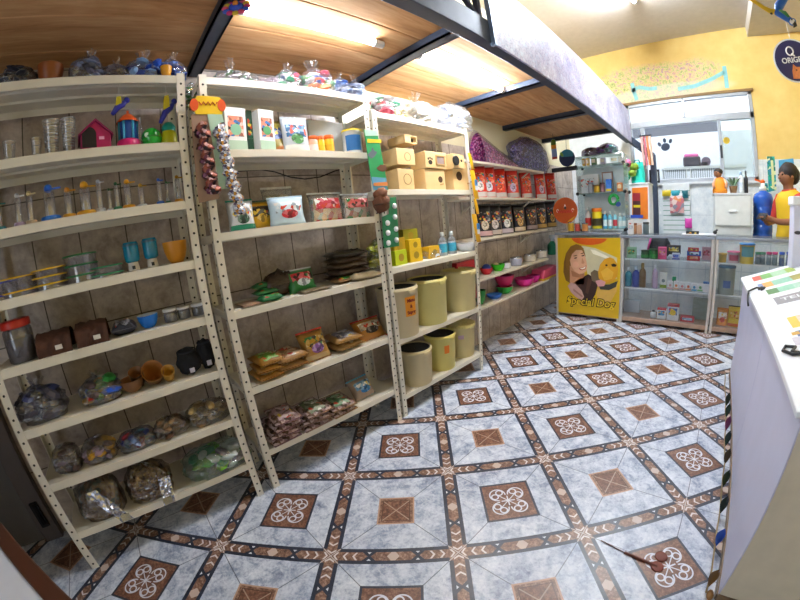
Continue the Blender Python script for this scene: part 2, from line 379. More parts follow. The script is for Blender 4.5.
def plastic_bag(x, y, z, w, h, rz, name, label, cat, group=None, cols=('#cccccc',), d=None, knot=True, scale=42, film='#dfe6f2', fillh=.75, body=.05, lump=.35, cmat=None, lumps=.38):
    t = thing(name, label, cat, (x, y, z), rz, group); d = d or w * .7
    sd = RND.random() * 40
    def shape(grow, n, k, crumple):
        g = MB(); vs = []; hh = h * fillh
        for j in range(k + 1):
            v = j / k; prof = (math.sin(PI * (.06 + .94 * v) ** .8) ** .45) if v < 1 else 0
            prof = min(1, max(0, 1 - max(0, (v - .45) / .55) ** 2.2)) ** .6 * (.88 + .12 * min(1, v * 5))
            for i in range(n):
                a = 2 * PI * i / n; ca, sa = math.cos(a), math.sin(a)
                ca = math.copysign(abs(ca) ** .7, ca); sa = math.copysign(abs(sa) ** .7, sa)
                q3 = Vector((ca * 1.6 + sd, sa * 1.6, v * 2.0))
                q = 1 + lump * .45 * mnoise.noise(q3) + crumple * mnoise.noise(q3 * 3.1)
                vs.append((ca * w * .5 * prof * q * grow, sa * d * .5 * prof * q * grow, max(.002, hh * v * (grow + (1 - grow) * .5) + (lump * .35 * hh * v * mnoise.noise(Vector((ca * 2 + sd, sa * 2, 7)))) + (crumple * .4 * hh * mnoise.noise(q3 * 4) if v > .3 else 0))))
        fs = [(j * n + i, j * n + (i + 1) % n, (j + 1) * n + (i + 1) % n, (j + 1) * n + i) for j in range(k) for i in range(n)] + [tuple(range(n))[::-1], tuple(k * n + i for i in range(n))]
        return g.add(vs, fs)
    if cmat or lumps == 0: shape(.88, 20, 10, .12).build('contents', cmat or FOIL(cols, scale, .4, 0, .8), t, smooth=True)
    else:
        g = MB(); hh = h * fillh; sz = lumps * min(w, d, hh)
        for i in range(30):
            u = RND.uniform(0, 2 * PI); rr = RND.uniform(.35, .80) ; vz = RND.uniform(.1, .82)
            pr = min(1, max(.1, 1 - max(0, (vz - .45) / .55) ** 2.2)) ** .6
            c = Vector((math.cos(u) * w * .5 * rr * pr, math.sin(u) * d * .5 * rr * pr, hh * vz))
            M = Matrix.Translation(c) @ Matrix.Rotation(RND.uniform(0, PI), 4, 'Z') @ Matrix.Rotation(RND.uniform(-.8, .8), 4, 'X')
            a_, b_, c_ = sz * RND.uniform(.8, 1.3), sz * RND.uniform(.5, .8), sz * RND.uniform(.25, .45)
            n0 = len(g.v); g.ball((0, 0, 0), 1, 7, 4, mi=i % len(cols), sx=a_, sy=b_, sz=c_)
            for k in range(n0, len(g.v)):
                p = M @ Vector(g.v[k]); p.z = max(.003, p.z); g.v[k] = tuple(p)
        o = g.build('contents', [S(c, .35, 0, .2, 30) for c in cols], t); o['kind'] = 'stuff'
    fm = shape(1.0, 26, 14, .14)
    if knot:
        n = 9; kx = w * jit(.15)
        for a in range(n):
            a0 = 2 * PI * a / n; a1 = 2 * PI * (a + .8) / n; r = w * .2 * RND.uniform(.5, 1.3); zt = h * RND.uniform(.85, 1.02)
            fm.add([(kx, 0, h * fillh * .8), (kx + r * math.cos(a0), r * math.sin(a0), zt), (kx + r * math.cos(a1), r * math.sin(a1), zt * .97)], [(0, 1, 2)])
    fm.build('bag_film', FILM(film, body, .5, .1, .8), t)
    return t
def tub(x, y, z, w, h, rz, name, label, cat, group=None, body='#c9bd98', lid='#101014', opened=True, note=None, taper=.86, words=None):
    t = thing(name, label, cat, (x, y, z), rz, group); r = w / 2
    b = MB(); b.lathe([(r * taper, 0), (r * (taper + .02), .01), (r * .97, h * .9), (r * 1.0, h * .905), (r * 1.0, h * .935), (r * .97, h * .94), (r * .97, h * .97), (r * .9, h * .97), (r * .88, h * .9)], 36, cap=False)
    b.lathe([(r * taper, .001), (.001, .001)], 36, cap=False)
    b.build('tub_body', S(body, .42, 0, .06), t, smooth=True)
    l = MB()
    if opened: l.lathe([(r * .93, h * .94), (r * .5, h * .93), (.002, h * .925)], 36, cap=False)
    else: l.lathe([(r * 1.03, h * .92), (r * 1.03, h * .985), (r * .95, h), (r * .3, h * 1.0), (.002, h * .995)], 36, cap=False)
    l.build('feed_surface' if opened and lid == '#101014' else 'lid', S(lid, .7 if opened else .4, 0, .4, 60, .3 if opened else 0), t, smooth=True)
    if note:
        a0, wd = note[1], note[2]
        p = MB(); p.grid(lambda u, q: ((r * (taper + (.97 - taper) * (note[3] + note[4] * q) / .9) + .002) * math.sin(a0 + (u - .5) * wd), -(r * (taper + (.97 - taper) * (note[3] + note[4] * q) / .9) + .002) * math.cos(a0 + (u - .5) * wd), h * (note[3] + note[4] * q)), 6, 3)
        p.build('paper_label', S(note[0], .6), t)
        if words:
            for i, s in enumerate(words):
                zz = note[3] + note[4] * (.8 - i * .3); rr = r * (taper + (.97 - taper) * zz / .9) + .004
                lettering(t, s, h * .085, '#7a1206', (rr * math.sin(a0), -rr * math.cos(a0), h * zz), (PI / 2, 0, a0), bold=.001)
    hb = MB(); hb.box(-r * .22, r * .22, -r * 1.04, -r * .96, h * .85, h * .93); hb.build('grip', S(body, .42), t, bevel=.004)
    return t
def feeder(x, y, z, w, h, rz, name, label, cat, group=None, col='#1e6fd0', top=None, arm=None):
    t = thing(name, label, cat, (x, y, z), rz + jit(.4), group); r = w / 2
    MB().lathe([(r * .9, 0), (r, .012), (r * 1.0, h * .13), (r * .9, h * .16), (r * .62, h * .15), (r * .6, h * .05), (.002, h * .05)], 20, cap=False).build('water_dish', S(col, .3), t, smooth=True)
    MB().lathe([(r * .5, h * .06), (r * .55, h * .14), (r * .55, h * .8), (r * .3, h * .86), (r * .2, h * .88)], 20).build('clear_tube', FILM('#d8d6dc', .1, .6, .06, .1), t, smooth=True)
    tm = MB(); tm.ball((0, 0, h * .91), r * .42, 12, 8); tm.box(-r * .2, r * 1.3, -r * .12, r * .12, h * .86, h * .9)
    tm.build('hanger_cap', S(top or col, .3), t, smooth=False)
    return t
def bowl(x, y, z, w, h, rz, name, label, cat, group=None, col='#8a5a2b', inner=None, rx=0, mat=None, thick=.06):
    t = thing(name, label, cat, (x, y, z), rz, group, rx=rx); r = w / 2
    o = MB().lathe([(r * .5, 0), (r * .75, h * .25), (r * .93, h * .6), (r, h)], 24, cap=False).lathe([(.001, 0), (r * .5, 0)], 24, cap=False)
    o.build('bowl_shell', mat or S(col, .4), t, smooth=True)
    MB().lathe([(r, h), (r * (1 - thick), h), (r * (.9 - thick), h * .62), (r * .65, h * .3), (.001, h * .12)], 24, cap=False).build('bowl_inside', mat or S(inner or col, .45), t, smooth=True)
    return t
def cups(x, y, z, w, h, rz, name, label, cat, group=None, n=6, rim=None, tint='#d6d8de', dish=0):
    t = thing(name, label, cat, (x, y, z), rz, group); r = w / 2
    MB().lathe([(r * (.95 if dish else .75), 0), (r * .95, h * .9), (r, h * .93), (r, h)], 20, cap=False).lathe([(.001, 0.002), (r * .75, 0.002)], 20, cap=False).build('cup_wall', FILM(tint, .14, .5, .08, .1), t, smooth=True)
    for i in range(n):
        zz = h * (.25 + .73 * i / max(1, n - 1)); rr = r * (.82 + .19 * i / max(1, n - 1)) if not dish else r * 1.0
        MB().lathe([(rr, zz - h * .012 - .002 * dish), (rr * 1.04, zz), (rr, zz + h * .012 + .002 * dish)], 20, cap=False).build('rim', S(rim, .35) if rim else FILM(tint, .4, .6, .1, 0), t, smooth=True)
    return t
def can(x, y, z, w, h, rz, name, label, cat, group=None, body='#cfcfd2', patch=None):
    t = thing(name, label, cat, (x, y, z), rz, group); r = w / 2
    MB().lathe([(r * .94, 0), (r, .004), (r, h - .004), (r * .94, h), (r * .88, h - .003), (.001, h - .003)], 24, cap=False).build('can_body', S('#b9bcc2', .25, .9), t, smooth=True)
    MB().lathe([(r * 1.01, h * .1), (r * 1.01, h * .88)], 24, cap=False).build('label', S(patch or body, .4, 0, .25, 50), t, smooth=True)
    return t
# ------------------------------------------------------------------ setting
PITCH = 0.52
XW, YB, XR, YF, ZC = -.95, 5.3, 3.1, -2.6, 3.68
RACKX, RACKB = -.57, -.87
structure('floor', MB().box(XW - .1, XR + .1, YF, YB + .1, -.1, 0), floor_material())
WT = tile_material('wall_tiles', .225, .62, [(.3, '#7c7068'), (.48, '#aa9d95'), (.62, '#c2b6ad'), (.8, '#d4c8be')], '#4b423c', 1.93, '#d8cfae', 'Y', .38, .333)
structure('wall_left', MB().box(XW - .1, XW, YF, YB + .1, 0, ZC), WT)
WB = tile_material('back_tiles', .33, .45, [(.3, '#c0ccd8'), (.5, '#dde5eb'), (.7, '#f2f5f7')], '#b4bfca', None, axis='X', zoff=.27, noff=.17, gw=.005)
WHITE = S('#dfe3e8', .6)
def yellow_material():
    m, nt, b, P, X, Y, Z = startmat('yellow_paint', .6)
    n, _ = vnoise(P, 3, 4)
    base = vramp(n, [(.3, '#e0bd6c'), (.7, '#ecd084')])
    mp = node(nt, 'ShaderNodeMapping'); mp.inputs['Scale'].default_value = (1, 1, 2.6); mp.inputs['Rotation'].default_value = (0, .12, 0); nt.links.new(P.s, mp.inputs[0])
    n1, c1 = vnoise(V(mp.outputs[0]), 36, 5, .8); n2, c2 = vnoise(P, 2.2, 2)
    n5, _ = vnoise(P, 21, 5, .8)
    scr = vramp(n5, [(.3, '#3f7a4a'), (.42, '#8ab06a'), (.5, '#e0d8a0'), (.58, '#c98a9a'), (.68, '#5a86b8')])
    fx = (X - .42) * (1 / 1.1); fz = (Z - 3.07 - .02 * X) * (1 / .3)
    mask = (1.25 - (fx * fx + fz * fz)) + (n2 - .5) * 1.4
    f = V.op('MULTIPLY', V.op('MINIMUM', V.op('MAXIMUM', mask * 1.6, 0.0), 1.0), (n1 > .42) * .8)
    col = vmix(f, base, scr)
    fx2 = (X - .62) * (1 / .95); fz2 = (Z - 2.92) * (1 / .12)
    m2 = V.op('MINIMUM', V.op('MAXIMUM', (1.1 - (fx2 * fx2 + fz2 * fz2)) * 2.0, 0.0), 1.0)
    col = vmix(m2 * .45, col, '#d8ded6')
    nt.links.new(col.s, b.inputs['Base Color']); return m
YEL = yellow_material()
WX0, WX1, WZ0, WZ1 = .0, 1.755, 1.63, 2.80
structure('wall_back', MB().box(XW, XR + .1, YB, YB + .12, 0, WZ0), WB)
structure('wall_back', MB().box(XW, WX0, YB, YB + .12, WZ0, 2.5), WHITE)
structure('wall_back', MB().box(XW, WX0, YB, YB + .12, 2.5, ZC), YEL)
structure('wall_back', MB().box(WX0, WX1, YB, YB + .12, WZ1, ZC), YEL)
structure('wall_back', MB().box(WX1, XR + .1, YB, YB + .12, WZ0, 1.9), WB)
structure('wall_back', MB().box(WX1, XR + .1, YB, YB + .12, 1.9, ZC), YEL)
structure('wall_right', MB().box(XR, XR + .1, YF, YB, 0, ZC), S('#dcc277', .6))
g = MB(); g.box(XW, 1.3, YF - .1, YF, 0, ZC).box(2.7, XR, YF - .1, YF, 0, ZC).box(1.3, 2.7, YF - .1, YF, 2.4, ZC); structure('wall_front_blocker', g, S('#8f887c', .6))  # unseen wall with doorway, added to keep daylight off the left rack
structure('ceiling', MB().box(XW - .1, XR + .1, YF, YB + .12, ZC, ZC + .1), S('#c9c2bb', .7))
structure('trim_1', MB().box(1.84, XR, YF, YB, 3.54, ZC), S('#c3bcb6', .7))
# window
wf = bpy.data.objects.new('window_1', None); COL.objects.link(wf); wf['kind'] = 'structure'
AL = S('#b9c0ca', .35, .3)
f = MB(); y0, y1 = YB - .02, YB + .07
for a in ((WX0, WX0 + .05, WZ0, WZ1), (WX1 - .05, WX1, WZ0, WZ1), (WX0, WX1, WZ1 - .045, WZ1), (WX0, WX1, WZ0, WZ0 + .05), (WX0, WX1, 2.44, 2.53), (.80, .84, 2.5, WZ1), (.18, .23, WZ0, 2.46), (1.255, 1.30, WZ0, 2.46)):
    f.box(a[0], a[1], y0, y1, a[2], a[3])
f.build('window_frame', AL, wf, bevel=.004)
MB().box(WX0 - .03, WX1 + .03, YB - .035, YB + .02, WZ1 - .005, WZ1 + .03).build('window_head_trim', S('#8a6a3c', .5), wf)
MB().box(WX0, WX1, YB - .05, YB + .05, WZ0 - .035, WZ0).build('window_sill', S('#cfd6dd', .4), wf)
MB().box(WX0 + .05, WX1 - .05, YB + .035, YB + .041, WZ0 + .05, WZ1 - .045).build('glass', FILM('#f4f8fa', .025, .05, .03, 0), wf)
MB().box(1.30, 1.72, YB + .02, YB + .026, WZ0 + .05, 2.46).build('sliding_glass', FILM('#dfeae6', .16, .1, .05, 0), wf)
MB().box(1.262, 1.292, YB - .03, YB - .018, 1.93, 2.1).build('window_latch', S('#3a3d45', .4), wf)
paw = MB(); pc = (0.675, 5.32, 2.06)
def disc(mb, c, rx, rz, n=18, rot=0, yy=0.0, mi=0, th=.002):
    pts = [(c[0] + rx * math.cos(2 * PI * i / n) * math.cos(rot) - rz * math.sin(2 * PI * i / n) * math.sin(rot), c[2] + rx * math.cos(2 * PI * i / n) * math.sin(rot) + rz * math.sin(2 * PI * i / n) * math.cos(rot)) for i in range(n)]
    return mb.prism(pts, c[1] - th + yy, c[1] + yy, mi)
disc(paw, ((0.518, 5.32, 2.136)), .03, .045, rot=.5); disc(paw, ((0.452, 5.32, 2.199)), .028, .045, rot=.6)
disc(paw, ((0.504, 5.32, 2.137)), .026, .042, rot=.5)
paw = MB()
disc(paw, (0.511, 5.32, 2.137), .065, .055, rot=.3)
for p, r in (((0.428, 5.32, 2.18), .5), ((0.505, 5.32, 2.23), .1), ((0.589, 5.32, 2.215), -.4)): disc(paw, p, .024, .034, rot=r)
paw.build('paw_decal', S('#23324a', .5), wf)
st = MB(); disc(st, (1.359, 5.315, 2.167), .045, .045); st.build('round_sticker', S('#c9a928', .5), wf)
# glass shop sign ribbons over the window
t = thing('wall_mural', 'faded mural of pale blue ribbons painted on yellow wall above window', 'mural', (0, YB, 0))
for pts in ([(0.122, 5.298, 2.992), (0.22, 5.298, 3.052), (0.389, 5.298, 2.993), (0.49, 5.298, 2.992)], [(0.142, 5.298, 3.127), (0.151, 5.298, 2.987), (0.179, 5.298, 2.861)], [(0.781, 5.298, 2.934), (1.021, 5.298, 2.945), (1.265, 5.298, 3.014), (1.441, 5.298, 3.091)], [(1.455, 5.298, 3.174), (1.454, 5.298, 3.006), (1.447, 5.298, 2.868)]):
    r = MB()
    for a, b in zip(pts, pts[1:]): r.bar((a[0], a[1] - YB, a[2]), (b[0], b[1] - YB, b[2]), .055, .003, up=(0, 1, 0))
    r.build('painted_ribbon', S('#8fd0d6', .6, 0, .3, 12), t)
VA, VB, VC, VD = (0.315, 6.58, 1.905), (0.747, 6.58, 1.883), (0.798, 6.58, 1.881), (1.269, 6.58, 1.863)
# outside of the window
structure('wall_outside', MB().box(-1.5, 3.6, 7.6, 7.7, -.2, 2.72), S('#b4bac2', .7))
structure('ground_outside', MB().box(-1.5, 3.6, YB + .12, 7.6, -.2, -.05), S('#a9a9a6', .8))
structure('wall_outside_ledge', MB().box(-.6, 3.6, 6.6, 7.0, 0, 1.66), S('#b0b2b2', .7))
structure('wall_outside_far', MB().box(-2, 1.55, 9.6, 9.7, 0, 3.35), S('#4a4c54', .7))
for i, (xx, ww) in enumerate((((VA[0] + VB[0]) / 2, VB[0] - VA[0]), ((VC[0] + VD[0]) / 2, VD[0] - VC[0]))):
    t = thing('vent_grille', ['pale slatted vent grille on the ledge under the paw decal', 'pale slatted vent grille on the ledge under the pet carrier'][i], 'vent', (xx, 6.58, 1.68))
    g = MB(); g.box(-ww / 2, ww / 2, 0, .05, 0, .02).box(-ww / 2, ww / 2, 0, .05, .25, .27).box(-ww / 2, -ww / 2 + .02, 0, .05, 0, .27).box(ww / 2 - .02, ww / 2, 0, .05, 0, .27); g.build('frame', S('#b4b6b4', .6), t)
    g = MB()
    for k in range(12): xk = -ww / 2 + .03 + k * (ww - .06) / 11; g.box(xk - .008, xk + .008, .01, .04, .02, .25)
    g.build('slat', S('#747a7c', .6), t)
pc = (0.84, 6.7, 2.061)
t = thing('pet_carrier', 'pink and black pet carrier on the ledge outside the window', 'pet carrier', (pc[0], 6.72, 1.976))
MB().box(-.15, .15, -.12, .12, 0, .17).build('carrier_body', S('#2a2030', .5), t, bevel=.03)
MB().box(-.13, .12, -.11, .11, .15, .22).build('carrier_top', S('#b64a86', .5), t, bevel=.03)
g = MB(); g.lathe([(.08, 0), (.08, .02)], 18, M=Matrix.Translation((.24, -.1, .07)) @ Matrix.Rotation(PI / 2, 4, 'X'))
g.box(.15, .26, -.12, .0, 0, .06); g.build('wheel', S('#5a4a5c', .5), t)
MB().box(.35, 1.75, 6.57, 6.98, 1.93, 1.975).build('ledge_slab', S('#b9bcba', .7))['kind'] = 'structure'
# left end door
structure('trim_2', MB().box(XW, XW + .045, -1.25, -1.15, 0, 2.1), S('#4a3f3a', .5), bevel=.004)
dr = bpy.data.objects.new('door_1', None); COL.objects.link(dr); dr['kind'] = 'structure'
MB().box(XW, XW + .02, -2.1, -1.25, 0.01, 2.08).build('door_panel', S('#54504f', .5), dr)
g = MB(); g.box(XW + .045, XW + .06, -1.22, -1.18, .10, .25); g.lathe([(.014, .02), (.014, .15)], 8, c=(XW + .06, -1.2, .1)); g.build('door_hinge', S('#1c1a1c', .4, .7), dr)
# ------------------------------------------------------------------ loft
PLANK = [wood_material('loft_planks_%d' % i, [(.28, '#8f603a'), (.46, '#bd8a58'), (.6, '#d0a272'), (.78, '#e2bd90')], scale=(7 + i, .8, 7), rough=.75, knots=True) for i in range(2)]
STEEL = S('#3c465a', .45, .3, .2, 20)
t = thing('loft', 'timber plank loft on blue-grey steel joists above the racks', 'loft', (0, 0, 2.2))
xs = [-.945, -.78, -.5, -.22, .06]
for i in range(4):
    MB().box(xs[i] + .0005, xs[i + 1] - .0005, YF, 4.27, .05, .075).build('plank', PLANK[i % 2], t, bevel=.006)
for yy in (-2.02, -.98, .07, 1.09, 2.12, 3.16, 4.2):
    g = MB(); g.box(-.945, .0, yy - .035, yy + .035, 0, .012).box(-.945, .0, yy - .035, yy - .025, 0, .085).box(-.945, .0, yy + .025, yy + .035, 0, .05); g.build('joist', STEEL, t)
g = MB(); g.box(0, .075, YF, 5.0, -.01, .13); g.build('edge_beam', STEEL, t, bevel=.004)
g = MB(); g.bar((.04, 4.98, .05), (.34, 5.12, -.21), .07, .08); g.build('brace', STEEL, t)
g = MB(); g.box(.30, .38, 5.08, 5.16, -2.2, -.19); g.build('post', STEEL, t, bevel=.005)
rl = MB(); rl.box(.01, .05, YF, 1.3, .40, .44)
for k in range(12): yk = 1.27 - k * .33; rl.box(.015, .045, yk - .015, yk + .015, .13, .4); rl.bar((.03, yk, .14), (.03, yk - .33, .41), .025)
rl.build('rail_lattice', STEEL, t)
MB().box(-.5, -.47, -1.6, 1.35, .077, .75).build('back_board', PLANK[0], t)
def panel_material():
    m, nt, b, P, X, Y, Z = startmat('worn_panel', .5)
    n1, c1 = vnoise(P, 70, 4, .9); n2, c2 = vnoise(P, 4, 4, .7); n3, _ = vnoise(P, 22, 3, .8)
    base = vramp(n2, [(.32, '#7f88b2'), (.48, '#aab2d0'), (.62, '#d0d5e4')])
    spk = vramp(n1, [(.36, '#2c2c58'), (.46, '#7a6aa4'), (.54, '#d8c0d0'), (.64, '#6a94bc')])
    col = vmix(V.op('MULTIPLY', n3 > .44, .6), base, spk)
    nt.links.new(col.s, b.inputs['Base Color']); return m
g = MB(); g.box(.078, .092, 1.3, 4.95, -.02, .43); g.build('side_panel', panel_material(), t)
g = MB(); g.box(.070, .098, 1.285, 1.305, -.03, .47); g.build('panel_edge', S('#9fb0cc', .4, .5), t)
# fluorescent lamps
def fluo(name, label, x, ya, yb, z, power, batten):
    t = thing(name, label, 'lamp', (x, ya, z))
    L = yb - ya
    m, nt, out = newmat('lamp_glow'); e = node(nt, 'ShaderNodeEmission'); e.inputs[0].default_value = (.86, .93, 1, 1); e.inputs[1].default_value = power; nt.links.new(e.outputs[0], out.inputs[0])
    MB().tube([(0, .02, 0), (0, L - .02, 0)], .017, 12).build('glowing_tube', m, t, smooth=True)
    for yy in (0, L): MB().tube([(0, yy - .03, 0), (0, yy + .03, 0)], .021, 12).build('end_socket', S('#e8e8ea', .4), t)
    if batten: MB().box(-.03, .03, -.04, L + .04, .03, .075).build('batten', S('#dfe2e6', .4), t, bevel=.004)
    g = MB(); g.tube([(0, L * .9, .012), (.012, L * .9 + .01, .02), (0, L * .9, .0245)], .003, 6); g.build('clip', S('#c9ced6', .4, .5), t)
    return t
fluo('fluorescent_lamp', 'glowing fluorescent tube under the loft over the middle rack', -.34, .115, .86, 2.226, 30, False)
fluo('fluorescent_lamp', 'longest fluorescent tube under the loft beside the side panel', -.325, 1.135, 2.075, 2.226, 85, False)
fluo('fluorescent_lamp', 'fluorescent tube on the flat white ceiling', .55, 2.6, 3.9, ZC - .08, 300, True)
# toy flower on the tube end
t = thing('toy_flower', 'blue toy flower with pink petals hung at the lamp end under a joist', 'toy', (-.245, .08, 2.165), math.radians(60), rx=math.radians(-25))
g = MB(); g.ball((0, 0, 0), .03, 12, 8, sy=.6); g.build('flower_head', S('#2a4fc4', .6), t, smooth=True)
for k in range(12):
    a = 2 * PI * k / 12; g = MB(); g.ball((math.cos(a) * .042, 0, math.sin(a) * .042), .015, 8, 6, sy=.5); g.build('petal', S(['#d23a7c', '#e8c53a', '#e4577f', '#3a62d6'][k % 4], .6), t, smooth=True)
g = MB(); g.ball((0, -.018, 0), .012, 10, 6); g.build('flower_centre', S('#e08a2a', .6), t, smooth=True)
# ------------------------------------------------------------------ racks
POST = S('#dcd6c8', .45, .1, .06, 20); SHELF = S('#e2dccd', .45, .05, .06, 12); HOLE = S('#2c2824', .8)
def rack(name, label, y0, y1, ztop, heights):
    t = thing(name, label, 'shelf rack', (RACKX, y0, 0)); W = y1 - y0; D = RACKX - RACKB
    for yy, sy in ((0, 1), (W, -1)):
        for xx, sx in ((0, -1), (-D, 1)):
            g = MB(); a, b = sorted((yy, yy + sy * .036)); g.box(min(xx, xx + sx * .002), max(xx, xx + sx * .002), a, b, 0, ztop)
            a, b = sorted((xx, xx + sx * .036)); c, d = sorted((yy, yy + sy * .002)); g.box(a, b, c, d, 0, ztop)
            n = int(ztop / .05)
            for k in range(n):
                zk = .03 + k * .05
                M = Matrix.Translation((xx + .0006 if sx < 0 else xx + .0026, yy + sy * .018, zk)) @ Matrix.Rotation(PI / 2, 4, 'Y')
                g.lathe([(.0055, 0), (.0055, .0006)], 8, mi=1, M=M)
                M = Matrix.Translation((xx + sx * .018, yy - sy * .0006, zk)) @ Matrix.Rotation(sy * PI / 2, 4, 'X')
                g.lathe([(.0055, 0), (.0055, .0006)], 8, mi=1, M=M)
            g.build('post', [POST, HOLE], t)
    for h in heights:
        g = MB(); x0, x1, a, b = -D + .003, -.003, .003, W - .003
        g.box(x0, x1, a, b, h - .004, h)
        g.box(x1 - .003, x1, a, b, h - .036, h - .004).box(x0, x0 + .003, a, b, h - .036, h - .004)
        g.box(x0, x1, a, a + .003, h - .036, h - .004).box(x0, x1, b - .003, b, h - .036, h - .004)
        g.box(x1 - .016, x1 - .003, a, b, h - .036, h - .033)
        for q in (.33, .66): g.box(x0 + D * q - .014, x0 + D * q + .014, a + .003, b - .003, h - .016, h - .004)
        g.build('shelf', SHELF, t, bevel=.0015)
    return t
H1 = [2.02, 1.72, 1.47, 1.22, .975, .725, .475, .215]; H2 = [2.02, 1.68, 1.315, .965, .59, .237]; H3 = [1.935, 1.468, 1.0, .55, .16]
rack('storage_rack', 'cream metal rack with eight shelves nearest the door', -.98, -.05, 2.03, H1)
rack('storage_rack', 'cream metal rack with six shelves in the middle of the row', .01, .945, 2.03, H2)
rack('storage_rack', 'lower cream metal rack with five shelves holding big feed tubs', .965, 1.895, 1.945, H3)
# wall shelves behind
HF = [1.752, 1.432, 1.07, .715, .455]
for i, h in enumerate(HF):
    t = thing('wall_shelf', ['uppermost wall shelf beyond the racks, under the purple bags', 'second wall shelf from the top, under the red bags', 'third wall shelf from the top, under the black bags', 'wall shelf carrying the row of tins', 'lowest wall shelf carrying pink bowls'][i], 'shelf', (XW, 1.93, h), group='wall shelves beyond the racks')
    MB().box(0, .21, 0, 1.74, -.022, 0).build('board', S('#ddd5c6', .45), t, bevel=.003)
    for yy in (.3, 1.4): g = MB(); g.box(.003, .015, yy - .01, yy + .01, -.14, -.022).bar((.01, yy, -.13), (.17, yy, -.024), .014); g.build('bracket', S('#c4beb2', .5), t)
# ------------------------------------------------------------------ showcases along the back
FRM = S('#cdc9c6', .4, .2, .1); WOODY = S('#a98f7d', .5, 0, .2)
def showcase(name, label, x0, x1, shelves, poster=False):
    y0, y1, zt = 3.7, 4.08, (1.02 if poster else .99)
    t = thing(name, label, 'showcase', (x0, y0, 0)); W = x1 - x0; D = y1 - y0
    for a, b in ((0, 0), (W - .028, 0), (0, D - .028), (W - .028, D - .028)): MB().box(a, a + .028, b, b + .028, .0, zt - .03).build('corner_post', FRM, t, bevel=.003)
    MB().box(.002, W - .002, .002, D, .03, .075).build('base_board', WOODY, t, bevel=.003)
    g = MB(); g.box(-.002, W + .002, -.012, .03, zt - .032, zt - .006).box(-.002, W + .002, D - .03, D, zt - .032, zt - .006).box(-.002, .03, .03, D - .03, zt - .032, zt - .006).box(W - .03, W + .002, .03, D - .03, zt - .032, zt - .006); g.build('top_frame', S('#9aa3b2', .35, .4), t, bevel=.003)
    MB().box(0, W, -.01, D, zt - .006, zt).build('top_glass', FILM('#eef4f6', .03, .1, .05, 0), t)
    MB().box(.02, W - .02, D - .012, D - .006, .075, zt - .035).build('back_panel', tile_material('marbled_panel', .3, .3, [(.3, '#d3dde6'), (.5, '#ecf1f4'), (.7, '#f8fafb')], '#c4d0dc', None, axis='X'), t)
    for s in shelves: MB().box(.028, W - .028, .03, D - .02, s - .008, s).build('shelf', FILM('#eef4f6', .06, .15, .05, 0), t); MB().box(.028, W - .028, .022, .030, s - .013, s + .001).build('shelf_edge', S('#e8ecee', .35), t)
    if not poster: MB().box(.028, W - .028, .008, .012, .08, zt - .04).build('front_glass', GLASS(), t)
    for a in (.05, W - .05): MB().lathe([(.02, 0), (.024, .015), (.02, .03)], 12, c=(a, .03, 0)).build('caster', S('#5a4436', .5), t)
    return t
showcase('glass_showcase', 'glass showcase whose front is covered by the yellow poster', -.66, .126, [.41, .73], True)
showcase('glass_showcase', 'glass showcase of medicine boxes, next to the yellow poster', .13, 1.105, [.41, .73])
showcase('glass_showcase', 'glass showcase of tubs, behind the sloped counter', 1.118, 2.2, [.41, .73])
# poster
t = thing('poster', 'yellow dog food poster with a smiling woman and a dog', 'poster', (0, 3.697, 0))
MB().box(-.63, .122, -.004, 0, .045, .955).build('poster_sheet', S('#d8b21a', .35, 0, .1, 4), t)
def flat(name, pts, col, layer, parent=None, cy=3.697, th=.0008):
    """flat printed shape from (x, z) points"""
    g = MB(); g.prism(pts, -.004 - .0008 * layer - th, -.004 - .0008 * (layer - 1)); return g.build(name, col if not isinstance(col, str) else S(col, .4), parent)
def el(cx, cz, rx, rz, rot=0, n=24, a0=0, a1=2 * PI):
    return [(cx + rx * math.cos(a) * math.cos(rot) - rz * math.sin(a) * math.sin(rot), cz + rx * math.cos(a) * math.sin(rot) + rz * math.sin(a) * math.cos(rot)) for a in [a0 + (a1 - a0) * i / (n if abs(a1 - a0) < 6.28 else n) for i in range(n)]]
def q(u, v): return (-.63 + .752 * u, .955 - .91 * v)
def qe(cu, cv, ru, rv, rot=0, a0=0, a1=2 * PI): c = q(cu, cv); return el(c[0], c[1], ru * .752, rv * .91, rot, 24, a0, a1)
def ring(cu, cv, ru, rv, n=20, rot=0): return qe(cu, cv, ru, rv, rot)
flat('orange_arc', qe(.52, .0, .28, .09, 0, PI, 2 * PI), '#d05a14', 1, t)
flat('pale_patch', [q(.40, .10), q(.62, .13), q(.95, .24), q(.95, .5), q(.5, .5)], '#cdc7a4', 1, t)
flat('woman_hair', [q(.13, .56), q(.09, .45), q(.1, .32), q(.14, .2), q(.22, .11), q(.31, .08), q(.39, .1), q(.44, .16), q(.46, .23), q(.42, .3), q(.3, .5), q(.22, .6)], '#7d5a24', 2, t)
flat('woman_neck', [q(.2, .36), q(.44, .42), q(.44, .6), q(.2, .6)], '#c9936e', 3, t)
flat('neck_shade', [q(.22, .42), q(.36, .47), q(.44, .45), q(.42, .52), q(.24, .5)], '#a87250', 4, t)
flat('woman_face', [q(.2, .27), q(.24, .18), q(.32, .13), q(.4, .15), q(.45, .22), q(.475, .3), q(.485, .37), q(.47, .42), q(.42, .455), q(.35, .46), q(.28, .43), q(.22, .36)], '#dfae8c', 5, t)
flat('cheek', qe(.30, .345, .05, .04, .3), '#e8b496', 6, t)
flat('woman_fringe', [q(.13, .34), q(.15, .2), q(.24, .1), q(.35, .085), q(.43, .13), q(.45, .2), q(.4, .155), q(.31, .155), q(.24, .21), q(.2, .3), q(.19, .42), q(.15, .42)], '#8d6428', 6, t)
flat('lips', [q(.35, .385), q(.42, .375), q(.475, .345), q(.46, .395), q(.41, .415), q(.37, .41)], '#b8604c', 7, t)
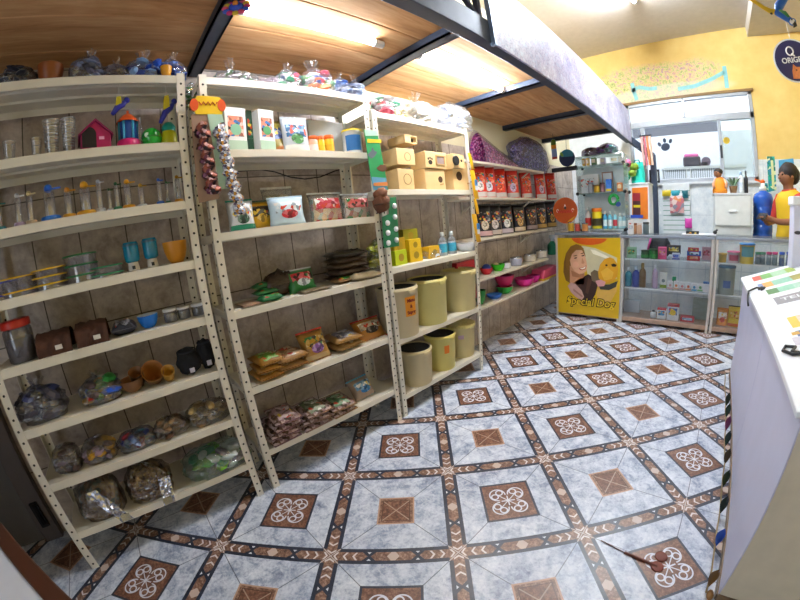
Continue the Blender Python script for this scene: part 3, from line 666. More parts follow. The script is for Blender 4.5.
flat('teeth', [q(.365, .388), q(.42, .381), q(.465, .357), q(.45, .388), q(.41, .402)], '#f3ecdf', 8, t)
flat('nose_shade', [q(.405, .25), q(.445, .315), q(.425, .33), q(.395, .325)], '#c98f6c', 7, t)
for a, b, r_ in ((.30, .258, .25), (.42, .225, .25)):
    flat('eye', qe(a, b, .026, .008, r_), '#4a3020', 7, t); flat('brow', qe(a - .005, b - .03, .034, .006, r_), '#6a4a24', 7, t)
flat('dark_jacket', [q(.3, .56), q(.42, .5), q(.5, .46), q(.6, .5), q(.66, .58), q(.62, .72), q(.54, .82), q(.44, .84), q(.34, .78), q(.24, .68)], '#3a2620', 3, t)
flat('jacket_fold', [q(.5, .5), q(.56, .54), q(.5, .72), q(.46, .7)], '#54382c', 4, t)
flat('hand', [q(.16, .63), q(.22, .58), q(.3, .6), q(.4, .68), q(.44, .76), q(.4, .81), q(.3, .77), q(.22, .71)], '#c9a096', 6, t)
flat('finger_shade', [q(.26, .66), q(.42, .75), q(.41, .77), q(.26, .69)], '#a67c72', 7, t)
flat('dog_ear', [q(.54, .44), q(.6, .4), q(.68, .42), q(.7, .52), q(.64, .57), q(.56, .54)], '#6e6048', 4, t)
flat('dog_chest', [q(.66, .6), q(.96, .54), q(.95, .66), q(.86, .8), q(.7, .84), q(.64, .72)], '#d8ae54', 4, t)
flat('dog_head', [q(.66, .42), q(.69, .33), q(.76, .26), q(.84, .235), q(.9, .25), q(.95, .31), q(.97, .38), q(.955, .47), q(.9, .53), q(.82, .56), q(.72, .55), q(.67, .5)], '#d9a022', 5, t)
flat('dog_cheek', [q(.7, .42), q(.8, .36), q(.9, .42), q(.88, .5), q(.76, .53)], '#e2b440', 6, t)
flat('dog_collar', [q(.62, .52), q(.7, .58), q(.84, .575), q(.97, .52), q(.94, .6), q(.84, .645), q(.7, .645)], '#45443a', 6, t)
flat('dog_tongue', [q(.62, .54), q(.7, .52), q(.78, .545), q(.76, .6), q(.66, .61)], '#cf9aa0', 7, t)
flat('dog_nose', [q(.86, .325), q(.9, .31), q(.95, .325), q(.93, .35), q(.88, .35)], '#2a2018', 7, t)
flat('dog_eye', qe(.79, .335, .018, .012), '#2a1c10', 7, t)
flat('gloss_streak', [q(.54, .145), q(.6, .15), q(.74, .2), q(.92, .27), q(.9, .285), q(.7, .23), q(.58, .2)], '#f3eed8', 3, t)
lettering(t, 'Special Dog', .125, '#1c0e06', (-.225, -.0128, .205), sx=.98, bold=.0105, shear=.15, name='brand_outline')
lettering(t, 'Special Dog', .125, '#ecca2a', (-.225, -.0142, .205), sx=.98, bold=.001, shear=.15, name='brand_lettering')
# ------------------------------------------------------------------ sloped counters
CW = S('#c3c5de', .35, 0, .08, 6); CTOP = S('#e6e8ee', .3, 0, .03)
SL = .34
def counter(name, label, y0, y1, near):
    t = thing(name, label, 'counter', (1.30, y0, 0)); L = y1 - y0; dx = .62
    g = MB(); zl = .745
    M = None
    vs = [(0, 0, .02), (dx, 0, .02), (dx, 0, zl + SL * dx), (0, 0, zl)]
    g.add([(x, y, z) for y in (0.0, L) for x, _, z in vs], [(0, 1, 2, 3), (7, 6, 5, 4), (0, 4, 5, 1), (1, 5, 6, 2), (2, 6, 7, 3), (3, 7, 4, 0)]); g.build('counter_body', CW, t, bevel=.004)
    g = MB(); vs = [(-.018, zl), (dx + .02, zl + SL * (dx + .02)), (dx + .02, zl + SL * (dx + .02) + .02), (-.018, zl + .02)]
    g.prism(vs, .0, L); g.build('sloped_top', CTOP, t, bevel=.003)
    MB().box(-.006, .0, 0, L, 0, .03).build('base_trim', S('#6f5a46', .5), t)
    if near: MB().box(.0, dx, -.008, 0, 0.0, .035).build('base_trim', S('#7a6248', .5), t); g = MB(); g.prism([(.004, .04), (dx - .004, .04), (dx - .004, zl + SL * dx - .006), (.004, zl - .006)], -.005, .0); g.build('front_panel', S('#cdc2ac', .4), t)
    return t
counter('sloped_counter', 'white sloped counter section with yellow and blue flyers on top', .66, 1.515, True)
counter('sloped_counter', 'white sloped counter section farther along, with green price strips on top', 1.518, 2.68, False)
def onslope(name, label, cat, x, y, w, l, cols, rot=0, group=None, th=.003, text=None, stripes=()):
    """flat sheet lying on the sloped top; w up the slope, l along the counter"""
    zz = .765 + SL * (x - 1.30)
    t = thing(name, label, cat, (x, y, zz + .002), rot, group, ry=-math.atan(SL))
    MB().box(-w / 2, w / 2, -l / 2, l / 2, 0, th).build('sheet', cols if not isinstance(cols, str) else S(cols, .3), t)
    for i, (a, b, c, d, col) in enumerate(stripes): MB().box(-w / 2 + a * w, -w / 2 + b * w, -l / 2 + c * l, -l / 2 + d * l, th, th + .0008).build('printed_patch', col if not isinstance(col, str) else S(col, .4, 0, .3, 50), t)
    if text: lettering(t, text[0], text[1], text[2], (text[3], text[4], th + .001), (0, 0, text[5]), bold=.001)
    return t
# ------------------------------------------------------------------ things on and around the sloped counters
G3 = ['#3f9a48', '#c9d6a0', '#e0902f', '#7fb59a', '#b7523f']
onslope('price_strip', 'green and orange price strip topmost on the far sloped counter', 'flyer', 1.485, 2.50, .29, .20, '#dfe5d6', stripes=((0, .2, .1, .9, '#c8503a'), (.2, .45, .1, .9, '#6aa34f'), (.45, .8, .1, .9, '#9dbfa0'), (.8, 1, .1, .9, '#8aa63a')), group=None)
onslope('price_strip', 'orange and pale green price strip, second from the far counter end', 'flyer', 1.495, 2.235, .30, .17, '#dfe5d6', stripes=((0, .1, .1, .9, '#6b83b0'), (.1, .3, .1, .9, '#e09a3c'), (.3, .7, .1, .9, '#86b9a2'), (.7, 1, .1, .9, '#9a8f3c')))
onslope('price_strip', 'pale green price strip with dark green end beside the grey mat', 'flyer', 1.50, 2.03, .26, .15, '#dfe8df', stripes=((0, .25, .1, .9, '#4d7a3a'), (.25, .6, .1, .9, '#8fc0a6'), (.6, 1, .1, .9, '#a9c8b4')))
onslope('counter_mat', 'grey mat with white lettering on the far sloped counter', 'mat', 1.50, 1.80, .34, .155, '#857f83', text=('TEL', .075, '#e6e6ea', -.03, 0, 0))
onslope('flyer', 'yellow flyer with pink flowers at the top of the nearer sloped counter', 'flyer', 1.48, 1.405, .30, .155, '#e2bd2c', stripes=((.3, 1, .1, .95, '#e8c9b8'), (.5, .95, .2, .85, '#d995b8')))
onslope('flyer', 'blue flyer with red and white pictures on the nearer sloped counter', 'flyer', 1.50, 1.20, .31, .17, '#3b5b94', stripes=((.02, .2, .1, .6, '#c9c3d0'), (.35, .6, .15, .8, '#c9485c'), (.65, .95, .1, .9, '#4a78b4'), (.05, .15, .75, .95, '#d8a53a')))
t = thing('key_cord', 'black cord with a clip hanging over the far counter edge', 'cord', (1.30, 2.10, .77))
MB().tube([(.07, .02, .03), (.035, .08, .022), (.0, .05, .012), (-.022, .0, .012), (-.028, -.03, -.01), (-.03, -.07, -.035), (-.03, -.11, -.05)], .006, 8).build('cord_strand', S('#14151a', .5), t, smooth=True)
MB().tube([(.05, .0, .027), (.075, .03, .035), (.06, .06, .03), (.04, .03, .022)], .007, 8).build('clip', S('#23242c', .35), t, smooth=True)
t = thing('cable_loop', 'black cable looped on the edge of the nearer counter', 'cable', (1.30, 1.03, .77))
MB().tube([(.22, .0, .086), (.10, -.01, .045), (.03, .01, .018), (.005, .06, .009), (.02, .10, .014), (.05, .07, .025), (.03, .03, .02), (.06, .0, .03), (.2, -.03, .08)], .006, 8).build('cable_strand', S('#17181e', .5), t, smooth=True)
t = thing('display_box', 'tall white display box with dark oval badge at far end of counter', 'display', (1.755, 2.60, .875))
zs_ = lambda x: SL * (x + 1.755 - 1.30) + .766 - .875
g = MB(); g.prism([(-.145, zs_(-.145)), (.15, zs_(.15)), (.15, .41), (-.145, .41)], -.07, .07); g.build('box_body', S('#cfcfe2', .4), t, bevel=.006)
MB().box(-.155, .16, -.08, .08, .41, .47).build('box_top', S('#eceef2', .4), t, bevel=.008)
g = MB(); g.prism(el(-.115, .235, .024, .012), -.073, -.069); g.build('oval_badge', S('#3a3440', .4), t)
# leafy garland on the foot of the counter
t = thing('leaf_garland', 'string of dark glossy leaves along the foot of the counter', 'garland', (1.285, .66, .0))
pts = [(-.026 + .003 * math.sin(k * 1.7), k * .1, .02 + .006 * math.sin(k)) for k in range(21)]
MB().tube(pts, .004, 6).build('stem', S('#8a7650', .6), t, smooth=True)
for k in range(9):
    yk = .03 + k * .21 - k * k * .004; c = ['#6b4a1e', '#1e4fb4', '#20302a', '#2c3a1e', '#4a3a20', '#20352c', '#7a3560', '#24382a', '#2a3322'][k]
    g = MB(); Lf = .10
    for fl in (False, True): g.grid(lambda u, v: (-.022 + (v - .5) * .034 * math.sin(PI * min(1, u + .02)) + .004 * u, yk + .012 * math.sin(3 * u) - .006 * math.sin(PI * v) + (.001 if fl else 0), .018 + u * Lf), 8, 4, flip=fl)
    g.build('leaf', S(c, .25, 0, .1), t, smooth=True)
g = MB(); g.ball((-.01, -.005, .02), .02, 10, 6, sx=.7, sy=1.2, sz=.6); g.build('dry_leaf', S('#7a5526', .5), t, smooth=True)
t = thing('floor_stain', 'reddish brown twig of a line and two dots on a floral floor tile', 'stain', (1.067, 0.737, 0.0))  # brown floor stain, modelled as thin raised pieces
a = (0.818, 0.734, 0.0); b = (0.923, 0.72, 0.0); c = (1.061, 0.713, 0.0); d = (1.064, 0.767, 0.0); o = (1.067, 0.737, 0.0)
MB().tube([(p[0] - o[0], p[1] - o[1], .004) for p in (a, b)], .0022, 6).tube([(p[0] - o[0], p[1] - o[1], .005) for p in (b, c)], .006, 6).build('stain_line', S('#5a2a1c', .6), t)
for p in (c, d): MB().lathe([(.026, .0), (.026, .003), (.02, .005)], 14, c=(p[0] - o[0], p[1] - o[1], .001)).build('leaf', S('#6a3020', .6), t, smooth=True)  # round dots of the floor stain, built as thin discs
# low white table by the door
t = thing('low_table', 'brown-edged white table corner beside the door rack', 'table', (.089, -.884, 0), math.radians(32.5))
MB().box(-.75, .75, -.55, 0, .70, .745).build('table_top', S('#c9cdd8', .4), t, bevel=.003)
MB().box(-.76, .76, -.007, .03, .685, .75).build('edge_strip', S('#4a2a1c', .45), t, bevel=.004)
for xx in (-.7, .7):
    for yy in (-.5, -.05): MB().box(xx - .03, xx + .03, yy - .03, yy + .03, 0, .70).build('leg', S('#4a2a1c', .5), t, bevel=.003)
# ------------------------------------------------------------------ hanging goods on the rack posts
def at(o, pts): return [(p[0] - o[0], p[1] - o[1], p[2] - o[2]) for p in pts]
o = (-0.545, 0.04, 1.86)
t = thing('toy_card', 'yellow-topped card with strings of wrapped treats on the middle rack post', 'hanging card', o)
R_ = MB(); R_.prism([(-.055, -.03), (.06, -.03), (.075, .02), (.055, .05), (-.045, .055), (-.07, .02)], -.004, .004, M=Matrix.Rotation(PI / 2, 4, 'Z')); R_.build('card_header', S('#e8c11c', .4), t)
for sx in (-1, 1): g = MB(); g.prism(el(sx * .06, .012, .018, .028), -.006, .006, M=Matrix.Rotation(PI / 2, 4, 'Z')); g.build('orange_tab', S('#d8521c', .4), t)
MB().tube([(.006, -.04 + k * .01, .018 + .008 * (-1) ** k) for k in range(9)], .0025, 5).build('red_scrawl', S('#b0281c', .5), t)
g = MB(); g.prism([(-.075, -.03), (.005, -.03), (.015, -.40), (-.075, -.41)], .0, .003, M=Matrix.Rotation(PI / 2, 4, 'Z')); g.build('brown_board', S('#9d7f6c', .6), t)
g = MB(); g.prism([(-.005, -.03), (.06, -.03), (.085, -.17), (.08, -.36), (.02, -.36), (.01, -.17)], -.004, -.001, M=Matrix.Rotation(PI / 2, 4, 'Z')); g.build('pale_board', S('#a9c9b4', .5), t)
SIL = FOIL(['#c9ccd6', '#3a3440', '#8a8fa6', '#e8e8ee', '#5a4a6a', '#d89a3a'], 90, .3, .25, .5)
MAR = FOIL(['#5a2420', '#8a4a3a', '#2a1418', '#c9a0a0', '#6a3048'], 60, .3, .3, .5)
for (sx, n, y0_, y1_, z0_, z1_, M) in ((0, 10, -.035, -.015, -.09, -.36, MAR), (1, 14, .04, .095, -.1, -.46, SIL)):
    for k in range(n):
        f = k / (n - 1); g = MB(); g.ball((0, 0, 0), 1, 10, 6, sx=.014, sy=.034, sz=.019, wob=.6, seed=k + 9 * sx)
        oo = g.build('wrapped_treat', M, t, smooth=True); oo.location = (.014, y0_ + (y1_ - y0_) * f, z0_ + (z1_ - z0_) * f); oo.rotation_euler = (.45 * (-1) ** k + .2, 0, .3 * (-1) ** k)
o = (-0.535, 0.939, 1.794)
t = thing('toy_card', 'green card with a grey bird and a brown fish on the post between two racks', 'hanging card', o)
F = Matrix.Rotation(PI / 2, 4, 'Z')
bl = at(o, [(-0.535, 0.869, 1.799), (-0.535, 0.962, 1.802), (-0.535, 0.993, 1.528), (-0.535, 0.999, 1.458), (-0.535, 0.896, 1.46), (-0.535, 0.883, 1.527)])
g = MB(); g.prism([(p[1], p[2]) for p in bl], -.002, .002, M=F); g.build('card', S('#1f9a5c', .4), t)
def onx(name, pts, col, off): g = MB(); g.prism([(p[1], p[2]) for p in at(o, pts)], -off - .001, -off, M=F); return g.build(name, S(col, .4) if isinstance(col, str) else col, t)
onx('pale_top', [(-0.535, 0.869, 1.799), (-0.535, 0.962, 1.802), (-0.535, 0.966, 1.773), (-0.535, 0.872, 1.764)], '#a9d4c4', .003)
onx('yellow_band', [(-0.535, 0.884, 1.748), (-0.535, 0.985, 1.751), (-0.535, 0.983, 1.733), (-0.535, 0.881, 1.725)], '#e0c81c', .003)
onx('grey_bird', [(-0.535, 0.872, 1.656), (-0.535, 0.903, 1.681), (-0.535, 0.913, 1.704), (-0.535, 0.925, 1.682), (-0.535, 0.946, 1.677), (-0.535, 0.92, 1.647), (-0.535, 0.897, 1.635)], '#566478', .003)
onx('brown_fish', [(-0.535, 0.927, 1.584), (-0.535, 0.958, 1.603), (-0.535, 0.996, 1.604), (-0.535, 1.008, 1.581), (-0.535, 0.975, 1.563), (-0.535, 0.946, 1.568)], '#6a4432', .003)
onx('blue_band', [(-0.535, 0.884, 1.533), (-0.535, 0.993, 1.528), (-0.535, 0.991, 1.458), (-0.535, 0.888, 1.46)], '#5a9ac4', .003)
onx('orange_band', [(-0.535, 0.894, 1.499), (-0.535, 0.998, 1.505), (-0.535, 0.995, 1.482), (-0.535, 0.891, 1.482)], '#d88a4a', .005)
o = (-0.535, 0.939, 1.402)
t = thing('coconut_toy', 'fuzzy brown coconut toy hanging below the green card', 'pet toy', o)
MB().ball((0, 0, -.02), .048, 16, 12, sz=1.1, wob=.3).build('coconut_shell', S('#6a4028', .8, 0, .5, 40, 1), t, smooth=True)
g = MB(); g.lathe([(.047, 0), (.05, .004), (.047, .008)], 16, c=(0, 0, -.03)); g.build('rope_band', S('#3c2416', .8), t)
MB().ball((0, 0, .03), .04, 14, 10, wob=.35).build('coconut_half', S('#7a4c30', .8, 0, .5, 40, 1), t, smooth=True)
MB().tube([(0, 0, .03), (0, -.02, .09)], .003, 6).build('string', S('#e6e0d0', .6), t)
o = (-0.54, 0.987, 1.227)
t = thing('blister_card', 'green card of white round tablets hanging on the lower rack post', 'hanging card', o)
cp = at(o, [(-0.54, 0.997, 1.413), (-0.54, 1.06, 1.417), (-0.54, 1.045, 1.127), (-0.54, 0.927, 1.129), (-0.54, 0.937, 1.306), (-0.54, 0.992, 1.32)])
g = MB(); g.prism([(p[1], p[2]) for p in cp], -.002, .002, M=F); g.build('card', S('#1c7a52', .4), t)
for p in ((-0.54, 0.97, 1.269), (-0.54, 1.032, 1.3), (-0.54, 0.966, 1.212), (-0.54, 1.031, 1.229), (-0.54, 0.961, 1.154), (-0.54, 1.026, 1.165), (-0.54, 1.037, 1.364)):
    pp = at(o, [p])[0]; MB().lathe([(.016, 0), (.016, .006), (.012, .01), (.001, .011)], 14, M=Matrix.Translation((.002, pp[1], pp[2])) @ Matrix.Rotation(PI / 2, 4, 'Y')).build('tablet', S('#eceef0', .4), t, smooth=True)
o = (-0.54, 1.881, 1.732)
t = thing('sachet_strip', 'yellow strip of sachets hanging down the last rack post', 'hanging strip', o)
for k, (a, b) in enumerate((((-0.54, 1.845, 1.744), (-0.54, 1.877, 1.624)), ((-0.54, 1.862, 1.616), (-0.54, 1.894, 1.396)), ((-0.54, 1.867, 1.396), (-0.54, 1.891, 1.281)), ((-0.54, 1.838, 1.283), (-0.54, 1.877, 1.068)))):
    a, b = at(o, [a, b]); w = (.04, .06, .036, .06)[k]
    g = MB(); g.grid(lambda u, v: (.012 * math.sin(PI * u) * math.sin(PI * v) ** .5, a[1] + (b[1] - a[1]) * v + (u - .5) * w, a[2] + (b[2] - a[2]) * v), 8, 8); g.grid(lambda u, v: (-.001, a[1] + (b[1] - a[1]) * v + (u - .5) * w, a[2] + (b[2] - a[2]) * v), 2, 2, flip=True)
    g.build('sachet', S('#dca612', .35, 0, .12, 30), t, smooth=True)
    if k in (1, 3):
        m = [(a[i] + b[i]) / 2 for i in range(3)]
        MB().box(.0125, .0135, m[1] - .014, m[1] + .022, m[2] - .01, m[2] + .035).build('blue_label', S('#3f8ad0', .4), t); MB().box(.0125, .0135, m[1] - .012, m[1] + .024, m[2] - .045, m[2] - .012).build('white_label', S('#d9d9e2', .4), t)
        MB().box(.014, .0145, m[1] + .0, m[1] + .008, m[2] + .0, m[2] + .03).build('logo_mark', S('#16244a', .4), t)

o = (-0.935, 0.29, 1.657)
t = thing('wall_cable', 'thin black cable sagging along the wall above the seed pouches', 'cable', o)
MB().tube(at(o, [(-0.935, 0.221, 1.655), (-0.935, 0.29, 1.657), (-0.935, 0.421, 1.659), (-0.935, 0.5, 1.645), (-0.935, 0.593, 1.612), (-0.935, 0.692, 1.597), (-0.935, 0.8, 1.608), (-0.935, 0.917, 1.647), (-0.935, 1.039, 1.675)]), .004, 6).build('cable_strand', S('#1c1a1c', .5), t, smooth=True)
# ------------------------------------------------------------------ the back of the shop
# glass cube display on the poster showcase
YG0, YG1 = 3.80, 4.06
p0, p1, p2, p3 = (-0.388, 3.8, 1.122), (0.166, 3.8, 1.118), (-0.37, 3.8, 1.461), (0.183, 3.8, 1.778)
gx0, gx1 = p0[0], p1[0]; gz = [1.045, p2[2], p3[2], p3[2] + .17]
t = thing('glass_cube_display', 'glass cube display with black ball connectors on the poster showcase', 'display shelf', (gx0, YG0, 0))
GW = gx1 - gx0
for z in gz[:3] + [gz[3] - .06]: MB().box(-.0, GW, 0, YG1 - YG0, z - .003, z + .003).build('glass_plate', FILM('#bfe0dc', .3, .3, .05, 0), t)
for x in (0, GW): MB().box(x - .003, x + .003, 0, YG1 - YG0, gz[0], gz[3] - .06).build('glass_side', FILM('#d8ecec', .12, .2, .05, 0), t)
MB().box(0, GW, YG1 - YG0 - .006, YG1 - YG0, gz[0], gz[2]).build('back_plate', S('#d4dfe6', .3), t)
for z in gz[:3]:
    for x in (0, GW):
        for y in (0, YG1 - YG0): MB().ball((x, y, z), .021, 12, 8).build('ball_connector', S('#10131a', .35), t, smooth=True)
for x in (.02, GW - .02):
    for y in (.02, YG1 - YG0 - .02): MB().lathe([(.012, 1.0205), (.012, 1.043)], 10, c=(x, y, 0)).build('foot', S('#10131a', .4), t)
# round orange board
c = (-0.531, 3.74, 1.276)
r = .5 * ((-0.38, 3.74, 1.275)[0] - (-0.688, 3.74, 1.278)[0])
t = thing('round_board', 'round orange cardboard board with a white and red emblem on showcase top', 'sign', (c[0], 3.74, 1.021))
rz_ = (c[2] - 1.021)
def fy(name, pts, col, off): g = MB(); g.prism(pts, -off - .0012, -off); return g.build(name, S(col, .5) if isinstance(col, str) else col, t)
fy('board_disc', el(0, rz_, r, r, 0, 32), FOIL(['#c4591a', '#cf6a1e', '#b84a14', '#d2781f'], 14, .4, 0, .1), .002)
fy('orange_ring', el(0, rz_, r * .93, r * .93, 0, 32), '#bf5216', .0035)
fy('yellow_corner', [(r * .1, rz_ - r * .9), (r * .5, rz_ - r * .78), (r * .8, rz_ - r * .45), (r * .4, rz_ - r * .66)], '#d8a92a', .005)
fy('white_peak', [(-r * .1, rz_ + r * .25), (0, rz_ + r * .5), (r * .12, rz_ + r * .22), (0, rz_ + r * .3)], '#efe6e0', .005)
fy('dark_dot', el(r * .02, rz_ + r * .2, r * .1, r * .12), '#4a3a34', .0062)
MB().tube([(-r * .6 + r * 1.2 * k / 12, -.007, rz_ + r * (-.08 + .1 * (-1) ** k)) for k in range(13)], .006, 6).build('red_script', S('#d8283a', .5), t)
for s in (-1, 1): MB().tube([(s * r * .62 + .012 * math.cos(a), -.006, rz_ + .018 * math.sin(a)) for a in [k * .6 for k in range(9)]], .004, 6).build('white_mark', S('#e8d8cc', .5), t)
MB().box(-.05, .05, .0, .08, 0, .006).build('stand_foot', S('#c9b8a0', .5), t)
g = MB(); g.bar((0, .07, .004), (0, .002, rz_), .03, .004); g.build('strut', S('#c9b8a0', .5), t)
# dark blue round board and small banner hung from the last joist
c = (-0.548, 3.98, 1.924); r = .5 * ((-0.439, 3.98, 1.91)[0] - (-0.647, 3.98, 1.937)[0])
t = thing('round_hanging_board', 'dark blue round board with teal top hung over the glass cubes', 'sign', (c[0], 3.98, c[2]))
fy('board_disc', el(0, 0, r, r * 1.02, 0, 32), '#1d2c52', .002)
fy('teal_cap', [(-r * .7, r * .2)] + el(0, 0, r * .97, r * .99, 0, 16, PI * .85, PI * .15) + [(r * .8, r * .1)], '#2f7f96', .004)
fy('green_sliver', el(-r * .62, r * .5, r * .18, r * .3, .5), '#7aa04a', .006)
MB().tube([(0, 0, r), (0, .03, 2.21 - c[2])], .003, 6).build('cord', S('#3a3a40', .6), t)
c = (-0.697, 3.95, 2.054)
t = thing('hanging_banner', 'slim green and orange banner with rounded top beside the purple bags', 'sign', (c[0], 3.95, c[2]))
fy('banner_sheet', [(-.035, -.13), (.035, -.13), (.035, .09)] + el(0, .09, .035, .035, 0, 10, 0, PI) + [(-.035, .09)], '#8a9ac4', .002)
fy('green_top', [(-.033, .05), (.033, .05), (.033, .088)] + el(0, .088, .033, .033, 0, 10, 0, PI) + [(-.033, .088)], '#5a7a1e', .0035)
fy('orange_band', [(-.033, -.0), (.033, -.0), (.033, .05), (-.033, .05)], '#d8861c', .0035)
fy('red_base', [(-.033, -.13), (.033, -.13), (.033, -.1), (-.033, -.1)], '#b8483a', .0035)
MB().tube([(0, 0, .12), (0, .0, 2.28 - c[2])], .002, 6).build('cord', S('#3a3a40', .6), t)
MB().box((-0.795, 4.1, 1.812)[0], (-0.457, 4.1, 1.801)[0], 4.05, 4.10, (-0.701, 4.1, 1.776)[2], (-0.697, 4.1, 1.827)[2]).build('trim_3', S('#2a2c34', .5))['kind'] = 'structure'
# white box unit right of the cubes, turquoise bag, poster
bx0, bx1 = (0.128, 4.12, 1.078)[0], (0.389, 4.12, 1.077)[0]; bz = (0.288, 4.12, 1.551)[2]
t = thing('white_unit', 'white upright display unit between the glass cubes and the steel post', 'display unit', (bx0, 4.12, 0))
MB().box(0, bx1 - bx0, 0, .35, 0, bz).build('unit_body', S('#dde4ea', .4), t, bevel=.004)
MB().box(-.008, bx1 - bx0 + .008, -.01, .36, bz, bz + .014).build('unit_top', S('#eef2f4', .3), t, bevel=.003)
def post_panel(name, label, cat, plane, pts, col, extra=(), group=None, th=.004):
    o = pts[0]; tt = thing(name, label, cat, (o[0], plane, o[2]), 0, group)
    g = MB(); g.prism([(p[0] - o[0], p[2] - o[2]) for p in pts], -th, -.0005); g.build('sheet', S(col, .4, 0, .15, 12) if isinstance(col, str) else col, tt)
    for i, (n, pp, cc) in enumerate(extra):
        g = MB(); g.prism([(p[0] - o[0], p[2] - o[2]) for p in pp], -th - .0012 * (i + 1) - .001, -th - .0012 * i); g.build(n, S(cc, .4) if isinstance(cc, str) else cc, tt)
    return tt
post_panel('orange_poster', 'orange poster with a dark red tall picture on the white display unit', 'poster', 4.12, [(0.193, 4.11, 1.509), (0.375, 4.11, 1.511), (0.368, 4.11, 1.146), (0.31, 4.11, 1.147), (0.18, 4.11, 1.172)], '#e07a18',
  [('dark_picture', [(0.196, 4.11, 1.451), (0.285, 4.11, 1.447), (0.281, 4.11, 1.193), (0.192, 4.11, 1.195)], '#4a2024'), ('red_cap', [(0.196, 4.11, 1.451), (0.285, 4.11, 1.447), (0.281, 4.11, 1.355), (0.196, 4.11, 1.358)], '#9a2030'), ('yellow_stripe', [(0.202, 4.11, 1.311), (0.282, 4.11, 1.309), (0.281, 4.11, 1.28), (0.201, 4.11, 1.282)], '#d8c81c'), ('blue_foot', [(0.163, 4.11, 1.196), (0.311, 4.11, 1.193), (0.31, 4.11, 1.158), (0.162, 4.11, 1.16)], '#2a4ab4')])
# slatwall panel with goods
sx0, sx1, sz0, sz1 = (0.438, 5.24, 1.386)[0], (0.817, 5.24, 1.378)[0], .9, (0.616, 5.24, 1.61)[2]
t = thing('slatwall_panel', 'white slatwall panel with thin green grooves behind the showcases', 'wall panel', (sx0, 5.24, sz0))
MB().box(0, sx1 - sx0, 0, .05, -.85, sz1 - sz0).build('panel_board', S('#dce2e6', .4), t, bevel=.004)
g = MB()
for k in range(9): zk = .06 + k * (sz1 - sz0 - .1) / 9; g.box(.0, sx1 - sx0, -.001, .004, zk, zk + .012)
g.build('groove', S('#7fa89c', .5), t)
# posters to the right
TEALP = FOIL(['#1c9a86', '#2ab0a0', '#117a6c', '#e0e8c0', '#2f8fb0'], 26, .4, 0, 0)
post_panel('tall_poster', 'tall green poster with pale fish pattern under the window edge', 'poster', 5.2995, [(1.875, 5.26, 1.938), (1.98, 5.26, 1.936), (1.989, 5.26, 1.507), (1.883, 5.26, 1.481)], TEALP, [('pale_column', [(1.925, 5.26, 1.886), (1.958, 5.26, 1.886), (1.964, 5.26, 1.545), (1.931, 5.26, 1.544)], '#d9e2a8')])
post_panel('short_poster', 'short blue-green poster with fish, hung just left of the tall green poster', 'poster', 5.2995, [(1.806, 5.26, 1.595), (1.872, 5.26, 1.595), (1.895, 5.26, 1.328), (1.815, 5.26, 1.327)], FOIL(['#1c86a0', '#2aa0a0', '#15607c', '#cfe0b0'], 26, .4, 0, 0), [('pale_column', [(1.832, 5.26, 1.557), (1.852, 5.26, 1.557), (1.862, 5.26, 1.353), (1.842, 5.26, 1.353)], '#d9e2a8')])
post_panel('blue_card', 'light blue card on the tiles behind the person', 'poster', 5.2995, [(2.03, 5.26, 1.885), (2.228, 5.26, 1.909), (2.243, 5.26, 1.635), (2.031, 5.26, 1.608)], '#4fa3cf', [('cloud_shape', [(2.066, 5.26, 1.822), (2.172, 5.26, 1.847), (2.18, 5.26, 1.734), (2.075, 5.26, 1.721)], '#9fd0e6')])
# white drawer cabinet
cx0, cx1 = (1.125, 4.45, 1.186)[0], (1.552, 4.45, 1.192)[0]; ct = (1.342, 4.45, 1.435)[2]
t = thing('drawer_cabinet', 'white drawer cabinet with a silver pull behind the showcases', 'cabinet', (cx0, 4.45, 0)); CWD = cx1 - cx0
MB().box(0, CWD, 0, .4, 0, ct - .02).build('cabinet_body', S('#cfd4d4', .4), t, bevel=.004)
MB().box(-.012, CWD + .012, -.015, .41, ct - .02, ct).build('cabinet_top', S('#c8ccd0', .4), t, bevel=.003)
for a, b in ((.05, .42), (.44, .80), (.82, ct - 1.02 + .12), (1.07, ct - .035)):
    if b - a < .05: continue
    d_ = MB().box(.01, CWD - .01, -.018, 0, a, b).build('drawer', S('#dadedc', .4), t, bevel=.003)
    MB().box(CWD * .5 - .045, CWD * .5 + .045, -.034, -.018, (a + b) / 2 - .012, (a + b) / 2 + .012).build('pull', S('#eef0f2', .25, .3), d_, bevel=.006)
# doll on the cabinet
c = (1.197, 4.55, 1.452)
t = thing('doll', 'doll with dark hair and an orange dress on the white drawer cabinet', 'doll', (c[0], 4.55, ct))
g = MB(); g.lathe([(.085, 0), (.088, .04), (.07, .12), (.05, .17), (.032, .19)], 16, sy=.7); g.build('dress', S('#e8901c', .6, 0, .15), t, smooth=True)
g = MB(); g.ball((-.018, -.008, .232), .048, 14, 10, sy=.9, sz=1.1); g.ball((-.02, -.055, .228), .009, 8, 6); g.build('head', S('#a06a48', .5), t, smooth=True)
g = MB(); g.ball((-.012, .006, .245), .056, 14, 10, sz=.9, zmin=.225); g.build('hair', S('#1a1416', .5), t, smooth=True)
for s in (-1, 1):
    g = MB(); g.tube([(s * .045, 0, .17), (s * .075, -.02, .11), (s * .07, -.05, .06)], .016, 8); g.build('arm', S('#d8a080', .5), t, smooth=True)
    g = MB(); g.ball((-.018 + s * .018, -.048, .238), .006, 8, 6); g.build('eye', S('#141014', .3), t, smooth=True)
t = thing('potted_plant', 'small leafy plant in a brown pot beside the doll on the cabinet', 'plant', ((1.359, 4.6, 1.453)[0], 4.6, ct))
MB().lathe([(.035, 0), (.05, .08), (.053, .085), (.045, .085)], 16).build('pot', S('#8a6a48', .6), t, smooth=True)
g = MB()
